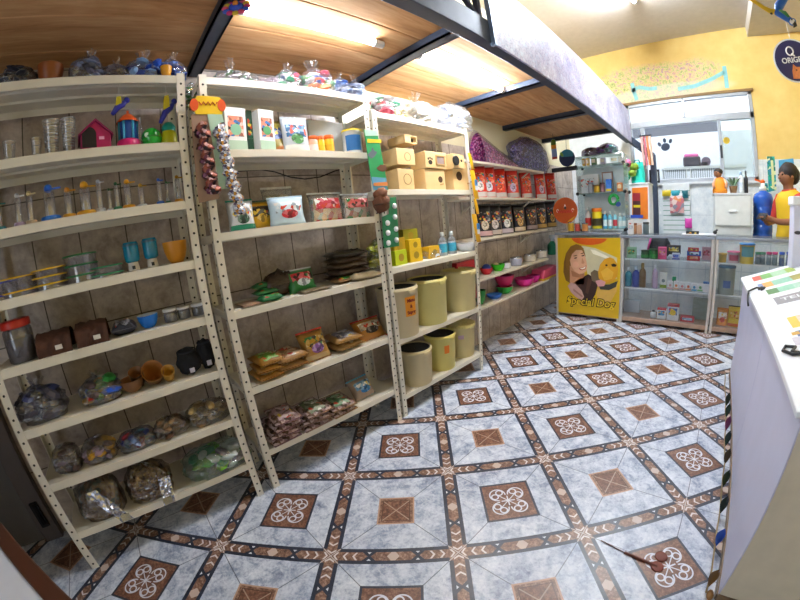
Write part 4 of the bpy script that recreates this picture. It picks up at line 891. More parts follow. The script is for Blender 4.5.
for k in range(9):
    a = k * 2.4; g.grid(lambda u, v: ((.02 + .09 * u) * math.cos(a) + (v - .5) * .03 * math.sin(PI * u) * math.sin(a), (.02 + .06 * u) * math.sin(a) - (v - .5) * .03 * math.sin(PI * u) * math.cos(a), .08 + .10 * math.sin(1.6 * u)), 6, 2)
g.build('foliage', S('#5a7a58', .5, 0, .3), t, smooth=True)
# water jug
c = (1.72, 4.7, 1.227); w = (1.839, 4.7, 1.23)[0] - (1.6, 4.7, 1.224)[0]; jb0 = .80; jt = (1.685, 4.7, 1.48)[2] - jb0
t = thing('water_jug', 'big blue water jug with an orange and white pump behind the showcases', 'water jug', (c[0], 4.7, jb0)); r = w / 2
jb = [(r * .9, 0), (r, .015)]
for k in range(5): zk = jt * (.1 + .15 * k); jb += [(r, zk), (r * .96, zk + .012), (r, zk + .024)]
jb += [(r, jt * .86), (r * .86, jt * .93), (r * .4, jt * .97), (r * .3, jt)]
MB().lathe(jb, 24).build('jug_body', S('#2359b8', .15, 0, .1, 10, 0, .4), t, smooth=True)
g = MB(); g.lathe([(r * .34, jt * .98), (r * .34, jt + .03), (r * .22, jt + .035), (r * .2, jt + .08)], 14); g.build('pump_collar', S('#e9e9e6', .35), t, smooth=True)
g = MB(); g.lathe([(r * .22, jt + .08), (r * .24, jt + .1), (r * .1, jt + .12)], 12); g.bar((0, 0, jt + .09), (-r * .8, -.02, jt + .12), .02); g.build('pump_spout', S('#d8601c', .4), t)
t = thing('stool', 'white stool carrying the big blue water jug', 'stool', (c[0], 4.7, 0))
MB().lathe([(.15, .77), (.155, .78), (.15, .80)], 20).build('seat', S('#d8dade', .4), t, smooth=True)
for a in (.8, 2.37, 3.94, 5.5): g = MB(); g.bar((.13 * math.cos(a), .13 * math.sin(a), 0), (.11 * math.cos(a), .11 * math.sin(a), .77), .025); g.build('leg', S('#c4c8cc', .4), t)
# round cat food sign
c = (1.966, 3.6, 2.586); r = .205
t = thing('round_hanging_sign', 'dark blue round sign with white lettering and a ginger cat, hung by the yellow wall', 'sign', (c[0], 3.6, c[2]), math.radians(14))
fy('sign_rim', el(0, 0, r, r, 0, 40), '#d9dfe8', .002); fy('sign_face', el(0, 0, r * .93, r * .93, 0, 40), '#26265e', .0035)
MB().tube([(.0, -.006, r), (0, .0, 3.54 - c[2])], .002, 6).build('cord', S('#d0d0d0', .6), t)
g = MB(); g.tube([(-.03 + .035 * math.cos(a), -.007, .085 + .04 * math.sin(a)) for a in [k * .45 for k in range(15)]], .007, 6); g.tube([(-.02, -.007, .06), (.012, -.007, .04)], .007, 6); g.build('ring_logo', S('#e9edf4', .4), t)
lettering(t, 'ORIGENS', .070, '#e9edf4', (.018, -.006, .005), (PI / 2, -.12, 0), bold=.0015)
g = MB(); g.prism([(-.04, -.17), (.09, -.17), (.1, -.1), (.088, -.03), (.06, -.06), (.01, -.06), (-.02, -.035), (-.038, -.1)], -.0055, -.0045); g.build('ginger_cat', S('#c97a4c', .6, 0, .3, 60), t)
for xx in (.005, .06): g = MB(); g.prism(el(xx, -.09, .009, .007), -.0068, -.0056); g.build('cat_eye', S('#3a2a1a', .4), t)
# parrot
PY = 2.25
P = [(1.731, 2.25, 2.599), (1.671, 2.25, 2.539), (1.611, 2.25, 2.478), (1.595, 2.25, 2.44), (1.63, 2.25, 2.404), (1.661, 2.25, 2.375)]
t = thing('toy_parrot', 'blue and yellow toy macaw hanging head down from the ceiling', 'toy bird', P[2])
o = P[2]; L = at(o, P)
MB().tube(L, .03, 12, rs=[.014, .022, .03, .03, .022, .018]).build('body', S('#1f62b8', .5, 0, .15), t, smooth=True)
tl = at(o, [(1.548, 2.25, 2.453), (1.517, 2.25, 2.477), (1.472, 2.25, 2.524), (1.406, 2.25, 2.59)])
MB().tube([L[3]] + tl, .014, 8, rs=[.02, .016, .013, .012, .008]).build('tail', S('#e0b41c', .5, 0, .1), t, smooth=True)
g = MB(); g.tube(at(o, [(1.593, 2.2, 2.429), (1.624, 2.2, 2.407), (1.641, 2.2, 2.379)]), .01, 8, rs=[.006, .012, .007]); g.build('green_wing', S('#2e7a3a', .5), t, smooth=True)
h = at(o, [(1.668, 2.25, 2.368)])[0]
g = MB(); g.ball(h, .024, 12, 8); g.build('head', S('#2a6ac0', .5), t, smooth=True)
g = MB(); g.ball((h[0] - .004, h[1] - .014, h[2] - .004), .017, 10, 8); g.build('white_face', S('#ece8e2', .5), t, smooth=True)
g = MB(); g.tube([(h[0] + .004, h[1] - .012, h[2] - .012), (h[0] + .008, h[1] - .016, h[2] - .032), (h[0] - .006, h[1] - .016, h[2] - .042)], .01, 8, rs=[.016, .012, .003]); g.build('beak', S('#15151a', .3), t, smooth=True)
g = MB(); g.ball((h[0] - .008, h[1] - .03, h[2] + .002), .005, 8, 6); g.build('eye', S('#101010', .2), t, smooth=True)
g = MB(); g.tube(at(o, [(1.559, 2.25, 2.445), (1.55, 2.25, 2.432)]), .009, 8); g.build('foot', S('#2a2620', .5), t, smooth=True)
MB().tube([L[0], (L[0][0], L[0][1], ZC - o[2])], .002, 6).build('cord', S('#d0d0d0', .6), t)
# ------------------------------------------------------------------ person
def skin_body(name, pts, edges, radii, mat, parent, lv=2):
    me = bpy.data.meshes.new(name); me.from_pydata([Vector(p) for p in pts], edges, []); me.materials.append(mat)
    ob = bpy.data.objects.new(name, me); COL.objects.link(ob); ob.parent = parent
    md = ob.modifiers.new('skin', 'SKIN'); md.use_smooth_shade = True
    for i, v in enumerate(me.skin_vertices[0].data):
        r = radii[i]; v.radius = r if isinstance(r, tuple) else (r, r); v.use_root = i == 0
    ob.modifiers.new('sub', 'SUBSURF').levels = lv; ob.modifiers['sub'].render_levels = lv
    for p in me.polygons: p.use_smooth = True
    return ob
SK = S('#8a5a40', .5, 0, .06)
t = thing('person', 'person with short dark hair in a yellow and red shirt holding a dark phone', 'person', (1.97, 4.38, 0), math.radians(-62))
# local: -y is the way the person faces
hx, hz = 0, 1.60
sh = [(0, 0, .93), (0, .0, 1.08), (0, .01, 1.24), (0, .01, 1.37), (0, -.005, 1.45), (0, -.02, 1.52),
      (.10, 0, .90), (.10, -.02, .50), (.10, .02, .09), (.10, -.12, .04), (-.10, 0, .90), (-.10, -.02, .50), (-.10, .02, .09), (-.10, -.12, .04),
      (.17, .01, 1.39), (.21, -.03, 1.14), (.12, -.235, 1.13), (.05, -.33, 1.17), (-.17, .01, 1.39), (-.21, -.03, 1.14), (-.10, -.23, 1.11), (-.02, -.31, 1.15),
      (0, -.03, 1.60), (0, -.032, 1.66)]
ed = [(0, 1), (1, 2), (2, 3), (3, 4), (4, 5), (0, 6), (6, 7), (7, 8), (8, 9), (0, 10), (10, 11), (11, 12), (12, 13), (3, 14), (14, 15), (15, 16), (16, 17), (3, 18), (18, 19), (19, 20), (20, 21), (5, 22), (22, 23)]
ra = [(.15, .11), (.13, .10), (.145, .105), (.13, .09), (.055, .055), (.055, .055), .085, .06, .04, .035, .085, .06, .04, .035, .055, .042, .036, .026, .055, .042, .036, .026, (.075, .09), (.066, .08)]
# fingers rooted in each palm
for (pi, sgn) in ((17, 1), (21, -1)):
    bx, by, bz_ = sh[pi]
    for k in range(5):
        n0 = len(sh); ang = -.5 + .25 * k
        if k == 4: sh += [(bx - sgn * .015, by - .02, bz_ + .03), (bx - sgn * .03, by - .045, bz_ + .045)]
        else: sh += [(bx - sgn * (.012 + .014 * (k - 1.5)), by - .05, bz_ + .0 - .004 * k), (bx - sgn * (.03 + .014 * (k - 1.5)), by - .075 - .008 * (k % 3), bz_ + .012)]
        ed += [(pi, n0), (n0, n0 + 1)]; ra += [.0095, .007]
skin_body('body', sh, ed, ra, SK, t)
g = MB(); g.ball((0, -.035, 1.615), .098, 18, 14, sx=.80, sy=.95, sz=1.16); g.ball((0, -.135, 1.595), .017, 8, 8, sz=1.4); 
for s in (-1, 1): g.ball((s * .08, -.025, 1.60), .022, 8, 8, sx=.5, sz=1.4)
g.build('face', SK, t, smooth=True)
for s in (-1, 1):
    g = MB(); g.ball((s * .032, -.121, 1.625), .0105, 10, 8); g.build('eye', S('#1a1210', .2), t, smooth=True)
g = MB(); g.ball((0, -.125, 1.56), .02, 10, 6, sx=1.2, sy=.3, sz=.3); g.build('mouth', S('#8a3f38', .5), t, smooth=True)
g = MB(); g.ball((0, -.012, 1.65), .112, 20, 14, sx=.85, sy=1.0, sz=1.0, wob=.08, zmin=1.575); g.ball((0, .06, 1.62), .075, 14, 10, sz=1.3)
g.build('hair', S('#1c1213', .6, 0, .3, 60, .6), t, smooth=True)
g = MB(); g.lathe([(.175, .84), (.172, .95), (.158, 1.08), (.172, 1.24), (.185, 1.36), (.15, 1.43), (.075, 1.475)], 24, sy=.74, cap=False)
g.build('shirt', S('#d8b01c', .7, 0, .1), t, smooth=True)
for s in (-1, 1):
    g = MB(); g.tube([(s * .15, .01, 1.40), (s * .19, .0, 1.33), (s * .213, -.02, 1.22), (s * .214, -.035, 1.155)], .06, 14, rs=[.07, .068, .06, .058]); g.build('sleeve', S('#b8342c', .7), t, smooth=True)
g = MB(); g.tube([(.07 * math.cos(a), .068 * math.sin(a) - .008, 1.465 + .01 * math.sin(a)) for a in [k * .35 for k in range(19)]], .014, 8); g.build('collar', S('#b8342c', .7), t, smooth=True)
g = MB(); g.tube([(0, 0, .93), (.0, 0, .86)], .17, 16, rs=[.172, .17])
for s in (-1, 1): g.tube([(s * .085, 0, .9), (s * .10, -.02, .5), (s * .10, .02, .10)], .09, 14, rs=[.105, .078, .06])
g.build('trousers', S('#2a2e3c', .7), t, smooth=True)
t2 = thing('phone', 'dark phone held in the hands of the person at the back', 'phone', (0, 0, 0))
wm = Matrix.Translation((1.97, 4.38, 0)) @ Matrix.Rotation(math.radians(-62), 4, 'Z')
pp = wm @ Vector((.01, -.385, 1.185)); t2.location = pp; t2.rotation_euler = (math.radians(-35), 0, math.radians(-62))
MB().box(-.075, .075, -.006, .006, -.04, .04).build('phone_body', S('#14161c', .25), t2, bevel=.005)
MB().box(-.068, .068, .006, .0068, -.034, .034).build('screen', S('#1c2230', .1), t2)
# sky
w = bpy.data.worlds.new('sky'); bpy.context.scene.world = w; w.use_nodes = True
bg = w.node_tree.nodes['Background']; bg.inputs[0].default_value = (.80, .89, 1.0, 1); bg.inputs[1].default_value = 1.3
sun = bpy.data.lights.new('sun', 'SUN'); sun.energy = 1.7; sun.angle = .05; so = bpy.data.objects.new('sun', sun); COL.objects.link(so); so.rotation_euler = (math.radians(38), 0, math.radians(20)); so.location = (0, -6, 8)
# ------------------------------------------------------------------ one-off goods
RZ = PI / 2
def sp_house(x, y, z, w, h):
    t = thing('pet_house', 'magenta toy pet house with a black doorway on the second shelf', 'pet house', (x, y, z), RZ + .12)
    W = w * .44
    g = MB(); g.prism([(-W, 0), (W, 0), (W, h * .5), (0, h * .93), (-W, h * .5)], -.07, .07); g.build('house_body', S('#a8185a', .4), t, bevel=.004)
    g = MB()
    for s in (-1, 1): g.bar((s * W * 1.12, 0, h * .44), (0, 0, h * .98), .16, .012, up=(0, 1, 0)) if False else g.prism([(s * W * 1.15, h * .42), (s * W * 1.15, h * .48), (0, h * 1.0), (0, h * .92)], -.08, .08)
    g.build('roof', S('#8a1450', .4), t)
    g = MB(); g.prism([(-.028, .0), (.028, .0), (.028, .055)] + el(0, .055, .028, .028, 0, 8, 0, PI) + [(-.028, .055)], -.0725, -.0705, M=Matrix.Translation((-W * .45, 0, .006))); g.build('doorway', S('#0c080c', .6), t)
    MB().box(W * .2, W * .55, -.072, -.0705, h * .3, h * .4).build('sticker', S('#d89ab8', .5), t)
def sp_carousel(x, y, z, w, h):
    t = thing('hamster_carousel', 'toy carousel with pink base, blue cage and orange roof', 'pet toy', (x, y, z), RZ); r = w / 2
    MB().lathe([(r * .98, 0), (r, .01), (r, h * .2), (r * .9, h * .24)], 24).build('base', S('#d82a7a', .35), t, smooth=True)
    MB().lathe([(r * .7, h * .22), (r * .72, h * .7)], 20, cap=False).build('cage_wall', S('#1c4a9a', .3), t, smooth=True)
    for k in range(6):
        a = 2 * PI * k / 6; MB().tube([(r * .76 * math.cos(a), r * .76 * math.sin(a), h * .22), (r * .76 * math.cos(a), r * .76 * math.sin(a), h * .72)], r * .1, 8).build('bar', S('#4ab4e0', .3), t, smooth=True)
    MB().lathe([(r * .98, h * .68), (r * .95, h * .72), (r * .4, h * .88), (r * .12, h * .93), (r * .12, h), (.001, h)], 24, cap=False).build('roof', S('#d8581c', .35), t, smooth=True)
def sp_ball(x, y, z, w, h):
    t = thing('hamster_ball', 'bright green ball-shaped toy on the second shelf', 'pet toy', (x, y, z), RZ); r = w / 2
    MB().ball((0, 0, h * .5), r, 20, 14, sz=h / w * 1.0, zmin=0).build('shell', S('#1fae3a', .2, 0, .2, 20, 0, .5), t, smooth=True)
    MB().lathe([(r * 1.0, h * .46), (r * 1.03, h * .5), (r * 1.0, h * .54)], 24, cap=False).build('seam_ring', S('#127a26', .3), t, smooth=True)
    MB().lathe([(r * .25, 0), (r * .25, .004)], 14, M=Matrix.Translation((-r * .5, -r * .8, h * .55)) @ Matrix.Rotation(PI / 2, 4, 'X')).build('cap', S('#c9e8cf', .3), t)
def sp_duckpot(x, y, z, w, h):
    t = thing('toy_pot', 'yellow and green toy pot with a teal top beside the green ball', 'pet toy', (x, y, z), RZ); r = w / 2
    MB().lathe([(r * .85, 0), (r, h * .1), (r * .9, h * .45), (r * .7, h * .6)], 20).build('pot', S('#c4c41c', .3), t, smooth=True)
    MB().lathe([(r * .8, h * .55), (r * .85, h * .7), (r * .5, h * .85), (.001, h * .88)], 20, cap=False).build('top', S('#1c9a8a', .3), t, smooth=True)
    MB().ball((0, -r * .75, h * .3), r * .35, 12, 8, sy=.4).build('green_patch', S('#4a9a2a', .4), t, smooth=True)
def sp_bird(x, y, z, w, h, label='blue toy bird with yellow wings hanging under the top shelf, over the carousel'):
    t = thing('toy_bird', label, 'toy bird', (x, y, z), RZ)
    MB().tube([(-w * .4, 0, h * .1), (-w * .1, 0, h * .45), (w * .2, 0, h * .6), (w * .42, 0, h * .8)], .01, 10, rs=[.008, .014, .013, .007]).build('body', S('#2a2f9a', .4), t, smooth=True)
    for s in (-1, 1): g = MB(); g.prism([(-w * .2, h * .5), (w * .15, h * .62), (w * .1, h * 1.0), (-w * .15, h * .95)], s * .012 - .002, s * .012 + .002); g.build('wing', S('#c9b81c', .4), t)
    g = MB(); g.ball((w * .42, 0, h * .82), .013, 10, 8); g.build('head', S('#2a2f9a', .4), t, smooth=True)
    MB().tube([(0, 0, h * .6), (0, 0, 2.004 - z)], .0015, 5).build('string', S('#d8d0c0', .6), t)
def sp_bird2(x, y, z, w, h): sp_bird(x, y, z, w, h, 'blue toy bird with yellow wings hanging under the top shelf, nearest the inner post')
def sp_teal(x, y, z, w, h, label):
    t = thing('food_dispenser', label, 'dispenser', (x, y, z), RZ, 'teal dispensers'); r = w / 2
    MB().lathe([(r * .72, 0), (r * .75, .006), (r * .62, h * .32)], 18).build('white_base', S('#d8d4d0', .4), t, smooth=True)
    MB().lathe([(r * .7, h * .3), (r * .95, h * .36), (r, h * .5), (r, h * .9), (r * .92, h * .97), (r * .9, h)], 22).build('teal_tank', S('#147a9c', .25, 0, .08, 10, 0, .3), t, smooth=True)
    MB().lathe([(r * 1.03, h * .86), (r * 1.05, h * .9), (r * 1.03, h * .94)], 22, cap=False).build('ring', S('#0e5a74', .3), t, smooth=True)
    MB().box(-r * .2, r * .2, -r * .76, -r * .66, h * .06, h * .18).build('outlet', S('#2a2c30', .5), t)
def sp_log(x, y, z, w, h, which):
    t = thing('hollow_log', 'brown bark log hide with a white price tag, %s the door' % ('nearer' if which == 'nearer' else 'farther from'), 'log hide', (x, y, z), RZ, 'bark log hides')
    h = max(h, .085); g = MB(); n = 14
    def f(u, q): a = PI * u; k = 1 + .12 * mnoise.noise(Vector((u * 6, q * 5, 3 if which == 'nearer' else 9))); return ((q - .5) * w, -math.cos(a) * .075 * k, math.sin(a) * h * k)
    g.grid(f, n, 12); g.grid(lambda u, q: tuple(c * (.84 if i else 1) for i, c in enumerate(f(u, q))), n, 12, flip=True)
    g.build('bark_arch', S('#4a2c1e', .85, 0, .5, 30, 1), t, smooth=True)
    MB().box(w * .05, w * .05 + .028, -.079, -.076, h * .22, h * .42).build('price_tag', S('#d8d4cc', .5), t)
def sp_blackpot(x, y, z, w, h, which):
    t = thing('fleece_nest', 'black fleece pet nest with a white tag, %s the front post' % ('standing away from' if which == 'nearer' else 'tucked right behind'), 'pet nest', (x, y, z), RZ, 'black fleece nests'); r = w / 2
    MB().ball((0, 0, h * .48), 1, 18, 12, sx=r, sy=r * .9, sz=h * .52, wob=.25, seed=4 if which == 'nearer' else 7, zmin=0).build('fleece', S('#0c0d16', .8, 0, .5, 40, .8), t, smooth=True)
    MB().box(-.01, .012, -r * .98, -r * .93, h * .15, h * .32).build('tag', S('#c9c4d4', .5), t)
    MB().lathe([(r * .72, h * .86), (r * .78, h * .9), (r * .7, h * .93)], 18, cap=False).build('rim', S('#1a1c28', .8), t, smooth=True)
def sp_foil(x, y, z, w, h, which):
    L = 'crumpled silver foil strip folded over the front of the %s kibble sack' % ('darker' if which == 'nearer' else 'golden')
    t = thing('foil_strip', L, 'foil', (x + .06, y, .215), RZ)
    g = MB(); top = max(.1, h * .9)
    g.grid(lambda u, v: ((u - .5) * .055 + (v - .5) * (-w * .7) * (1 if which == 'nearer' else -.4) * -1 * -1, -.02 + .05 * v + .012 * mnoise.noise(Vector((u * 4, v * 9, 1))), .003 + top * v), 5, 14)
    g.build('foil_sheet', S('#c9ccd8', .18, .95, .1, 30, .8), t)
    g = MB(); g.grid(lambda u, v: (-.02 + u * .04 + (w * .33 if which == 'nearer' else -w * .15), -.024 + .01 * v, .006 + .03 * v), 3, 3); g.build('fold', S('#aeb2c4', .2, .95), t)
def sp_birdhouse(x, y, z, w, h, label, hole):
    t = thing('birdhouse', label, 'birdhouse', (x - (.055 if hole == 'ring' else 0), y, z), RZ + jit(.04), 'stack of wooden birdhouses'); d = .26 if hole == 'ring' else .15
    W_ = S('#dcbc86', .55, 0, .1, 12); W2 = S('#b98f58', .6, 0, .15, 14)
    if hole == 'open':
        g = MB(); g.box(-w / 2, w / 2, -d / 2, d / 2, 0, .008).box(-w / 2, w / 2, -d / 2, d / 2, h - .008, h).box(-w / 2, -w / 2 + .008, -d / 2, d / 2, 0, h).box(w / 2 - .008, w / 2, -d / 2, d / 2, 0, h).box(-w / 2, w / 2, d / 2 - .008, d / 2, 0, h); g.box(-w / 2, -w * .02, -d / 2, -d / 2 + .006, 0, h)
        g.build('wooden_box', W_, t)
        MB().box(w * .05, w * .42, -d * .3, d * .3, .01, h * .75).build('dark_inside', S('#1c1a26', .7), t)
    else:
        MB().box(-w / 2, w / 2, -d / 2, d / 2, 0, h).build('wooden_box', W_, t, bevel=.003)
        M = lambda cx, cz, off: Matrix.Translation((cx, -d / 2 - off, cz)) @ Matrix.Rotation(PI / 2, 4, 'X')
        if hole == 'ring':
            r = min(w, h) * .27; MB().lathe([(r * .9, 0), (r * .9, .0015), (r, .0015), (r, 0)], 24, M=M(w * .08, h * .5, 0), cap=False).build('cut_ring', S('#8a6434', .6), t)
        elif hole in ('hole', 'hole2'):
            r = min(w, h) * .16; MB().lathe([(r, 0), (r, .001)], 18, M=M(w * (.25 if hole == 'hole' else -.2), h * .5, 0)).build('entrance_hole', S('#4a3018', .8), t)
            MB().tube([(w * .22, -d / 2, h * .25), (w * .22, -d / 2 - .03, h * .25)], .004, 8).build('perch', W2, t)
        elif hole == 'window':
            g = MB(); a, b, c, e = -w * .02, w * .42, h * .2, h * .8
            for q in ((a, b, c, c + .008), (a, b, e - .008, e), (a, a + .008, c, e), (b - .008, b, c, e)): g.box(q[0], q[1], -d / 2 - .006, -d / 2, q[2], q[3])
            g.build('window_frame', W2, t); MB().box(a, b, -d / 2 - .0015, -d / 2 + .001, c, e).build('window_opening', S('#8a7a78', .5), t)
            g = MB(); g.prism(el(-w * .28, h * .34, .02, .016), -d / 2 - .001, -d / 2)
            for k in range(3): g.prism(el(-w * .28 + (k - 1) * .018, h * .34 + .03 - abs(k - 1) * .006, .007, .009), -d / 2 - .001, -d / 2)
            g.build('paw_mark', S('#2a1c14', .6), t)
        elif hole == 'black':
            r = min(w, h) * .34; MB().lathe([(r, 0), (r, .012), (r * .9, .014)], 20, M=M(-w * .3, h * .5, 0)).build('round_hatch', S('#14161e', .4), t)
            MB().prism(el(w * .25, h * .55, .013, .01), -d / 2 - .001, -d / 2).build('paw_mark', S('#3a281a', .6), t)
def sp_purple(x, y, z, w, h):
    t = thing('sweet_bag', 'long clear bag of purple and pink wrapped sweets slumping toward the rack', 'bag', (x, y, z), RZ)
    cm = MB(); cm.grid(lambda u, v: ((u - .5) * w * .94, -.09 * math.cos(PI * v), max(.003, h * (1.0 - .86 * u) * math.sin(PI * v) * (1 + .15 * mnoise.noise(Vector((u * 5, v * 4, 2)))))), 16, 10)
    cm.build('contents', FOIL(['#a02a7a', '#c45a9a', '#6a1c5a', '#d8a0c8', '#8a3a6a', '#7a2a8a'], 60, .4, 0, .6), t, smooth=True)
    fm = MB(); fm.grid(lambda u, v: ((u - .5) * w, -.098 * math.cos(PI * v), max(.002, (h * (1.08 - .9 * u) + .008) * math.sin(PI * v))), 16, 10)
    fm.build('bag_film', FILM('#ece4f0', .06, .3, .12, .7), t, smooth=True)
def sp_toyball(x, y, z, w, h, label):
    g = MB(); r = w / 2; c = '#2a4ab0' if 'blue' in label else '#d0c49a'
    t = thing('toy_ball', label, 'toy', (x, y, z), RZ); z0 = r * .92
    MB().ball((0, 0, z0 + .715 - z), r, 14, 10).build('ball_shell', S(c, .4), t, smooth=True)
    MB().lathe([(r * 1.0, -.006), (r * 1.03, 0), (r * 1.0, .006)], 16, c=(0, 0, z0 + .715 - z), cap=False).build('ring', S('#2a8a4a', .4), t, smooth=True)
def sp_pinkbox(x, y, z, w, h):
    t = thing('pet_litter_tray', 'pink tray with a yellow rim upside down beside the yellow poster', 'tray', (x, y, z), RZ)
    g = MB(); pr = [(-w * .5, .02), (w * .5, .02), (w * .42, h), (-w * .42, h)]; g.prism(pr, -.09, .09); g.build('tray_shell', S('#d8507a', .4), t, bevel=.012)
    MB().box(-w * .54, w * .54, -.10, .10, .004, .022).build('rim', S('#d8b01c', .4), t, bevel=.004)
    MB().box(-w * .5, w * .5, -.095, .095, 0, .005).build('red_edge', S('#b82a3a', .4), t)
def sp_ring(x, y, z, w, h):
    t = thing('green_ring_tag', 'bright green ring-shaped hanger with a blue tag in the glass cubes', 'hanger', (x, y, z)); r = w * .5
    zc = gz[1] - .004 - z - r * 1.15
    pts = [(r * .72 * math.cos(a), 0, zc + r * .72 * math.sin(a)) for a in [2 * PI * k / 20 for k in range(21)]]
    MB().tube(pts, r * .27, 10).build('ring', S('#1fae4a', .4), t, smooth=True)
    g = MB(); g.tube([(0, 0, zc + r), (0, 0, gz[1] - .003 - z)], .004, 6); g.build('hook', S('#c9d0d8', .4), t)
    MB().box(-.02, .012, -.014, -.008, zc - r * .9, zc - r * .1).build('white_tag', S('#dfe6e8', .5), t)
    g = MB(); g.lathe([(r * .42, 0), (r * .42, .006)], 16, M=Matrix.Translation((r * .75, -.012, zc - r * .75)) @ Matrix.Rotation(PI / 2, 4, 'X')); g.build('blue_tag', S('#2a4a9a', .4), t)
def sp_frame(x, y, z, w, h):
    t = thing('picture_frame', 'small brown-framed pale picture standing in the glass cubes', 'picture', (x, y, z))
    g = MB(); e = .014
    for q_ in ((-w / 2, w / 2, 0, e), (-w / 2, w / 2, h - e, h), (-w / 2, -w / 2 + e, 0, h), (w / 2 - e, w / 2, 0, h)): g.box(q_[0], q_[1], -.008, .008, q_[2], q_[3])
    g.build('frame', S('#a8867a', .5), t); MB().box(-w / 2 + .004, w / 2 - .004, -.003, .006, .004, h - .004).build('picture', S('#d4dde6', .3), t)
def sp_turq(x, y, z, w, h):
    t = thing('pet_carrier_bag', 'turquoise carry bag with a handle on top of the white unit', 'bag', (x, y, z))
    g = MB(); g.grid(lambda u, v: ((u - .5) * w * (1 - .25 * v ** 3), -.07 * (1 - .5 * v) * math.sin(PI * min(1, max(0, u))) ** .4, h * v), 12, 10); g.grid(lambda u, v: ((u - .5) * w * (1 - .25 * v ** 3), .07 * (1 - .5 * v) * math.sin(PI * u) ** .4, h * v), 12, 10, flip=True)
    g.build('bag_body', S('#1cb8a8', .4, 0, .1), t, smooth=True)
    MB().tube([(-w * .2, -.03, h * .95), (-w * .15, -.03, h * 1.1), (w * .15, -.03, h * 1.1), (w * .2, -.03, h * .95)], .008, 8).build('handle', S('#158a80', .4), t, smooth=True)
    MB().box(-w * .3, -w * .12, -.074, -.06, h * .45, h * .85).build('blue_patch', S('#1c6ac8', .4), t)
    MB().box(-w * .1, -w * .02, -.076, -.066, h * .5, h * .8).build('white_strip', S('#e0d8dc', .4), t)
def sp_flowerpot(x, y, z, w, h):
    zz = bz + .015
    t = thing('toy_bunch', 'bunch of pink and green feather toys standing at the unit edge', 'pet toy', (x - .02, y - .08, zz))
    MB().tube([(0, 0, 0), (0, 0, z - zz + h * .5)], .006, 8).build('stick', S('#d8d0c8', .5), t)
    MB().lathe([(.03, 0), (.03, .006)], 14).build('foot', S('#c9ccd0', .5), t)
    for k, (c, a, b) in enumerate((('#d8488a', -.35, .8), ('#e06a9a', 0, .95), ('#7a9a2a', .45, .75), ('#2a9a6a', -.1, .35), ('#c4387a', -.5, .6), ('#8aa83a', .3, .5))):
        MB().ball((a * w, -.01, z - zz + h * b), w * .28, 10, 8, wob=.5, seed=k).build('feather_tuft', S(c, .7, 0, .3, 40, .6), t, smooth=True)
def sp_orangeflag(x, y, z, w, h):
    t = thing('rolled_banners', 'pink and orange striped cloths hung above the steel post', 'cloth', (x, y + .05, z + h))
    for k, c in enumerate(('#d8b0a8', '#c4707a', '#d88a5a', '#e0c4b0')):
        x0 = -w * .45 + k * w * .24
        g = MB(); g.grid(lambda u, v: (x0 + u * w * .2 + v * w * .06, .012 * math.sin(u * PI), -h * v), 5, 8); g.build('cloth_strip', S(c, .7, 0, .15), t, smooth=True)
    MB().box(-w * .5, w * .55, .0, .015, -.004, .012).build('hanging_rod', S('#23262e', .5), t)
    MB().box(-w * .5, -w * .45, .0, YB - .02 - (y + .05), -.004, .012).build('wall_bracket', S('#23262e', .5), t)
def sp_hang(x, y, z, w, h, cn, col):
    t = thing('hanging_packet', '%s packet hanging on the slatwall panel' % cn, 'packet', (x, y, z))
    g = MB(); g.grid(lambda u, v: ((u - .5) * w, -.022 * math.sin(PI * min(1, max(0, u))) * math.sin(PI * min(1, max(0, v))) ** .6, h * v), 8, 8)
    g.grid(lambda u, v: ((u - .5) * w, .004, h * v), 2, 2, flip=True)
    g.build('packet_body', FOIL(['#d8a8a8', '#c4707a', '#e0c8c4', '#8a8a9a', '#d88a5a'], 18, .4, 0, .2) if 'pattern' in cn else S(col, .4, 0, .15, 25), t, smooth=True)
    MB().box(-w * .42, w * .42, -.004, .006, h * .96, h * 1.1).build('header_card', S('#e4e8ea', .5), t)
    g = MB(); g.tube([(0, .036, h * 1.06), (0, -.02, h * 1.06)], .003, 6); g.build('hook', S('#9aa0a8', .3, .7), t)
def sp_tray(x, y, z, w, h):
    t = thing('serving_tray', 'flat white tray with a dark handle on the showcase top', 'tray', (x, y, .991))
    MB().box(-w / 2, w / 2, -.09, .10, 0, .012).build('tray_board', S('#e6eaf0', .3), t, bevel=.003)
    g = MB(); g.ball((w / 2 - .012, -.05, .032), .022, 10, 8, sz=.9); g.bar((w / 2 - .02, -.04, .02), (w / 2 + .01, -.06, .06), .016); g.build('dark_handle', S('#16181e', .4), t, smooth=True)
def sp_blackbag(x, y, z, w, h):
    t = thing('black_pouch', 'black soft bag with a magenta strap at the back of the first case shelf', 'bag', (x, y, z))
    MB().ball((0, 0, h * .45), 1, 16, 12, sx=w * .5, sy=.07, sz=h * .55, wob=.3, seed=3, zmin=.0).build('bag_body', S('#1c2028', .7), t, smooth=True)
    MB().tube([(-w * .5, -.04, 0), (-w * .46, -.05, h * .5), (-w * .36, -.04, h * .95)], .012, 8).build('magenta_strap', S('#b82a7a', .5), t, smooth=True)

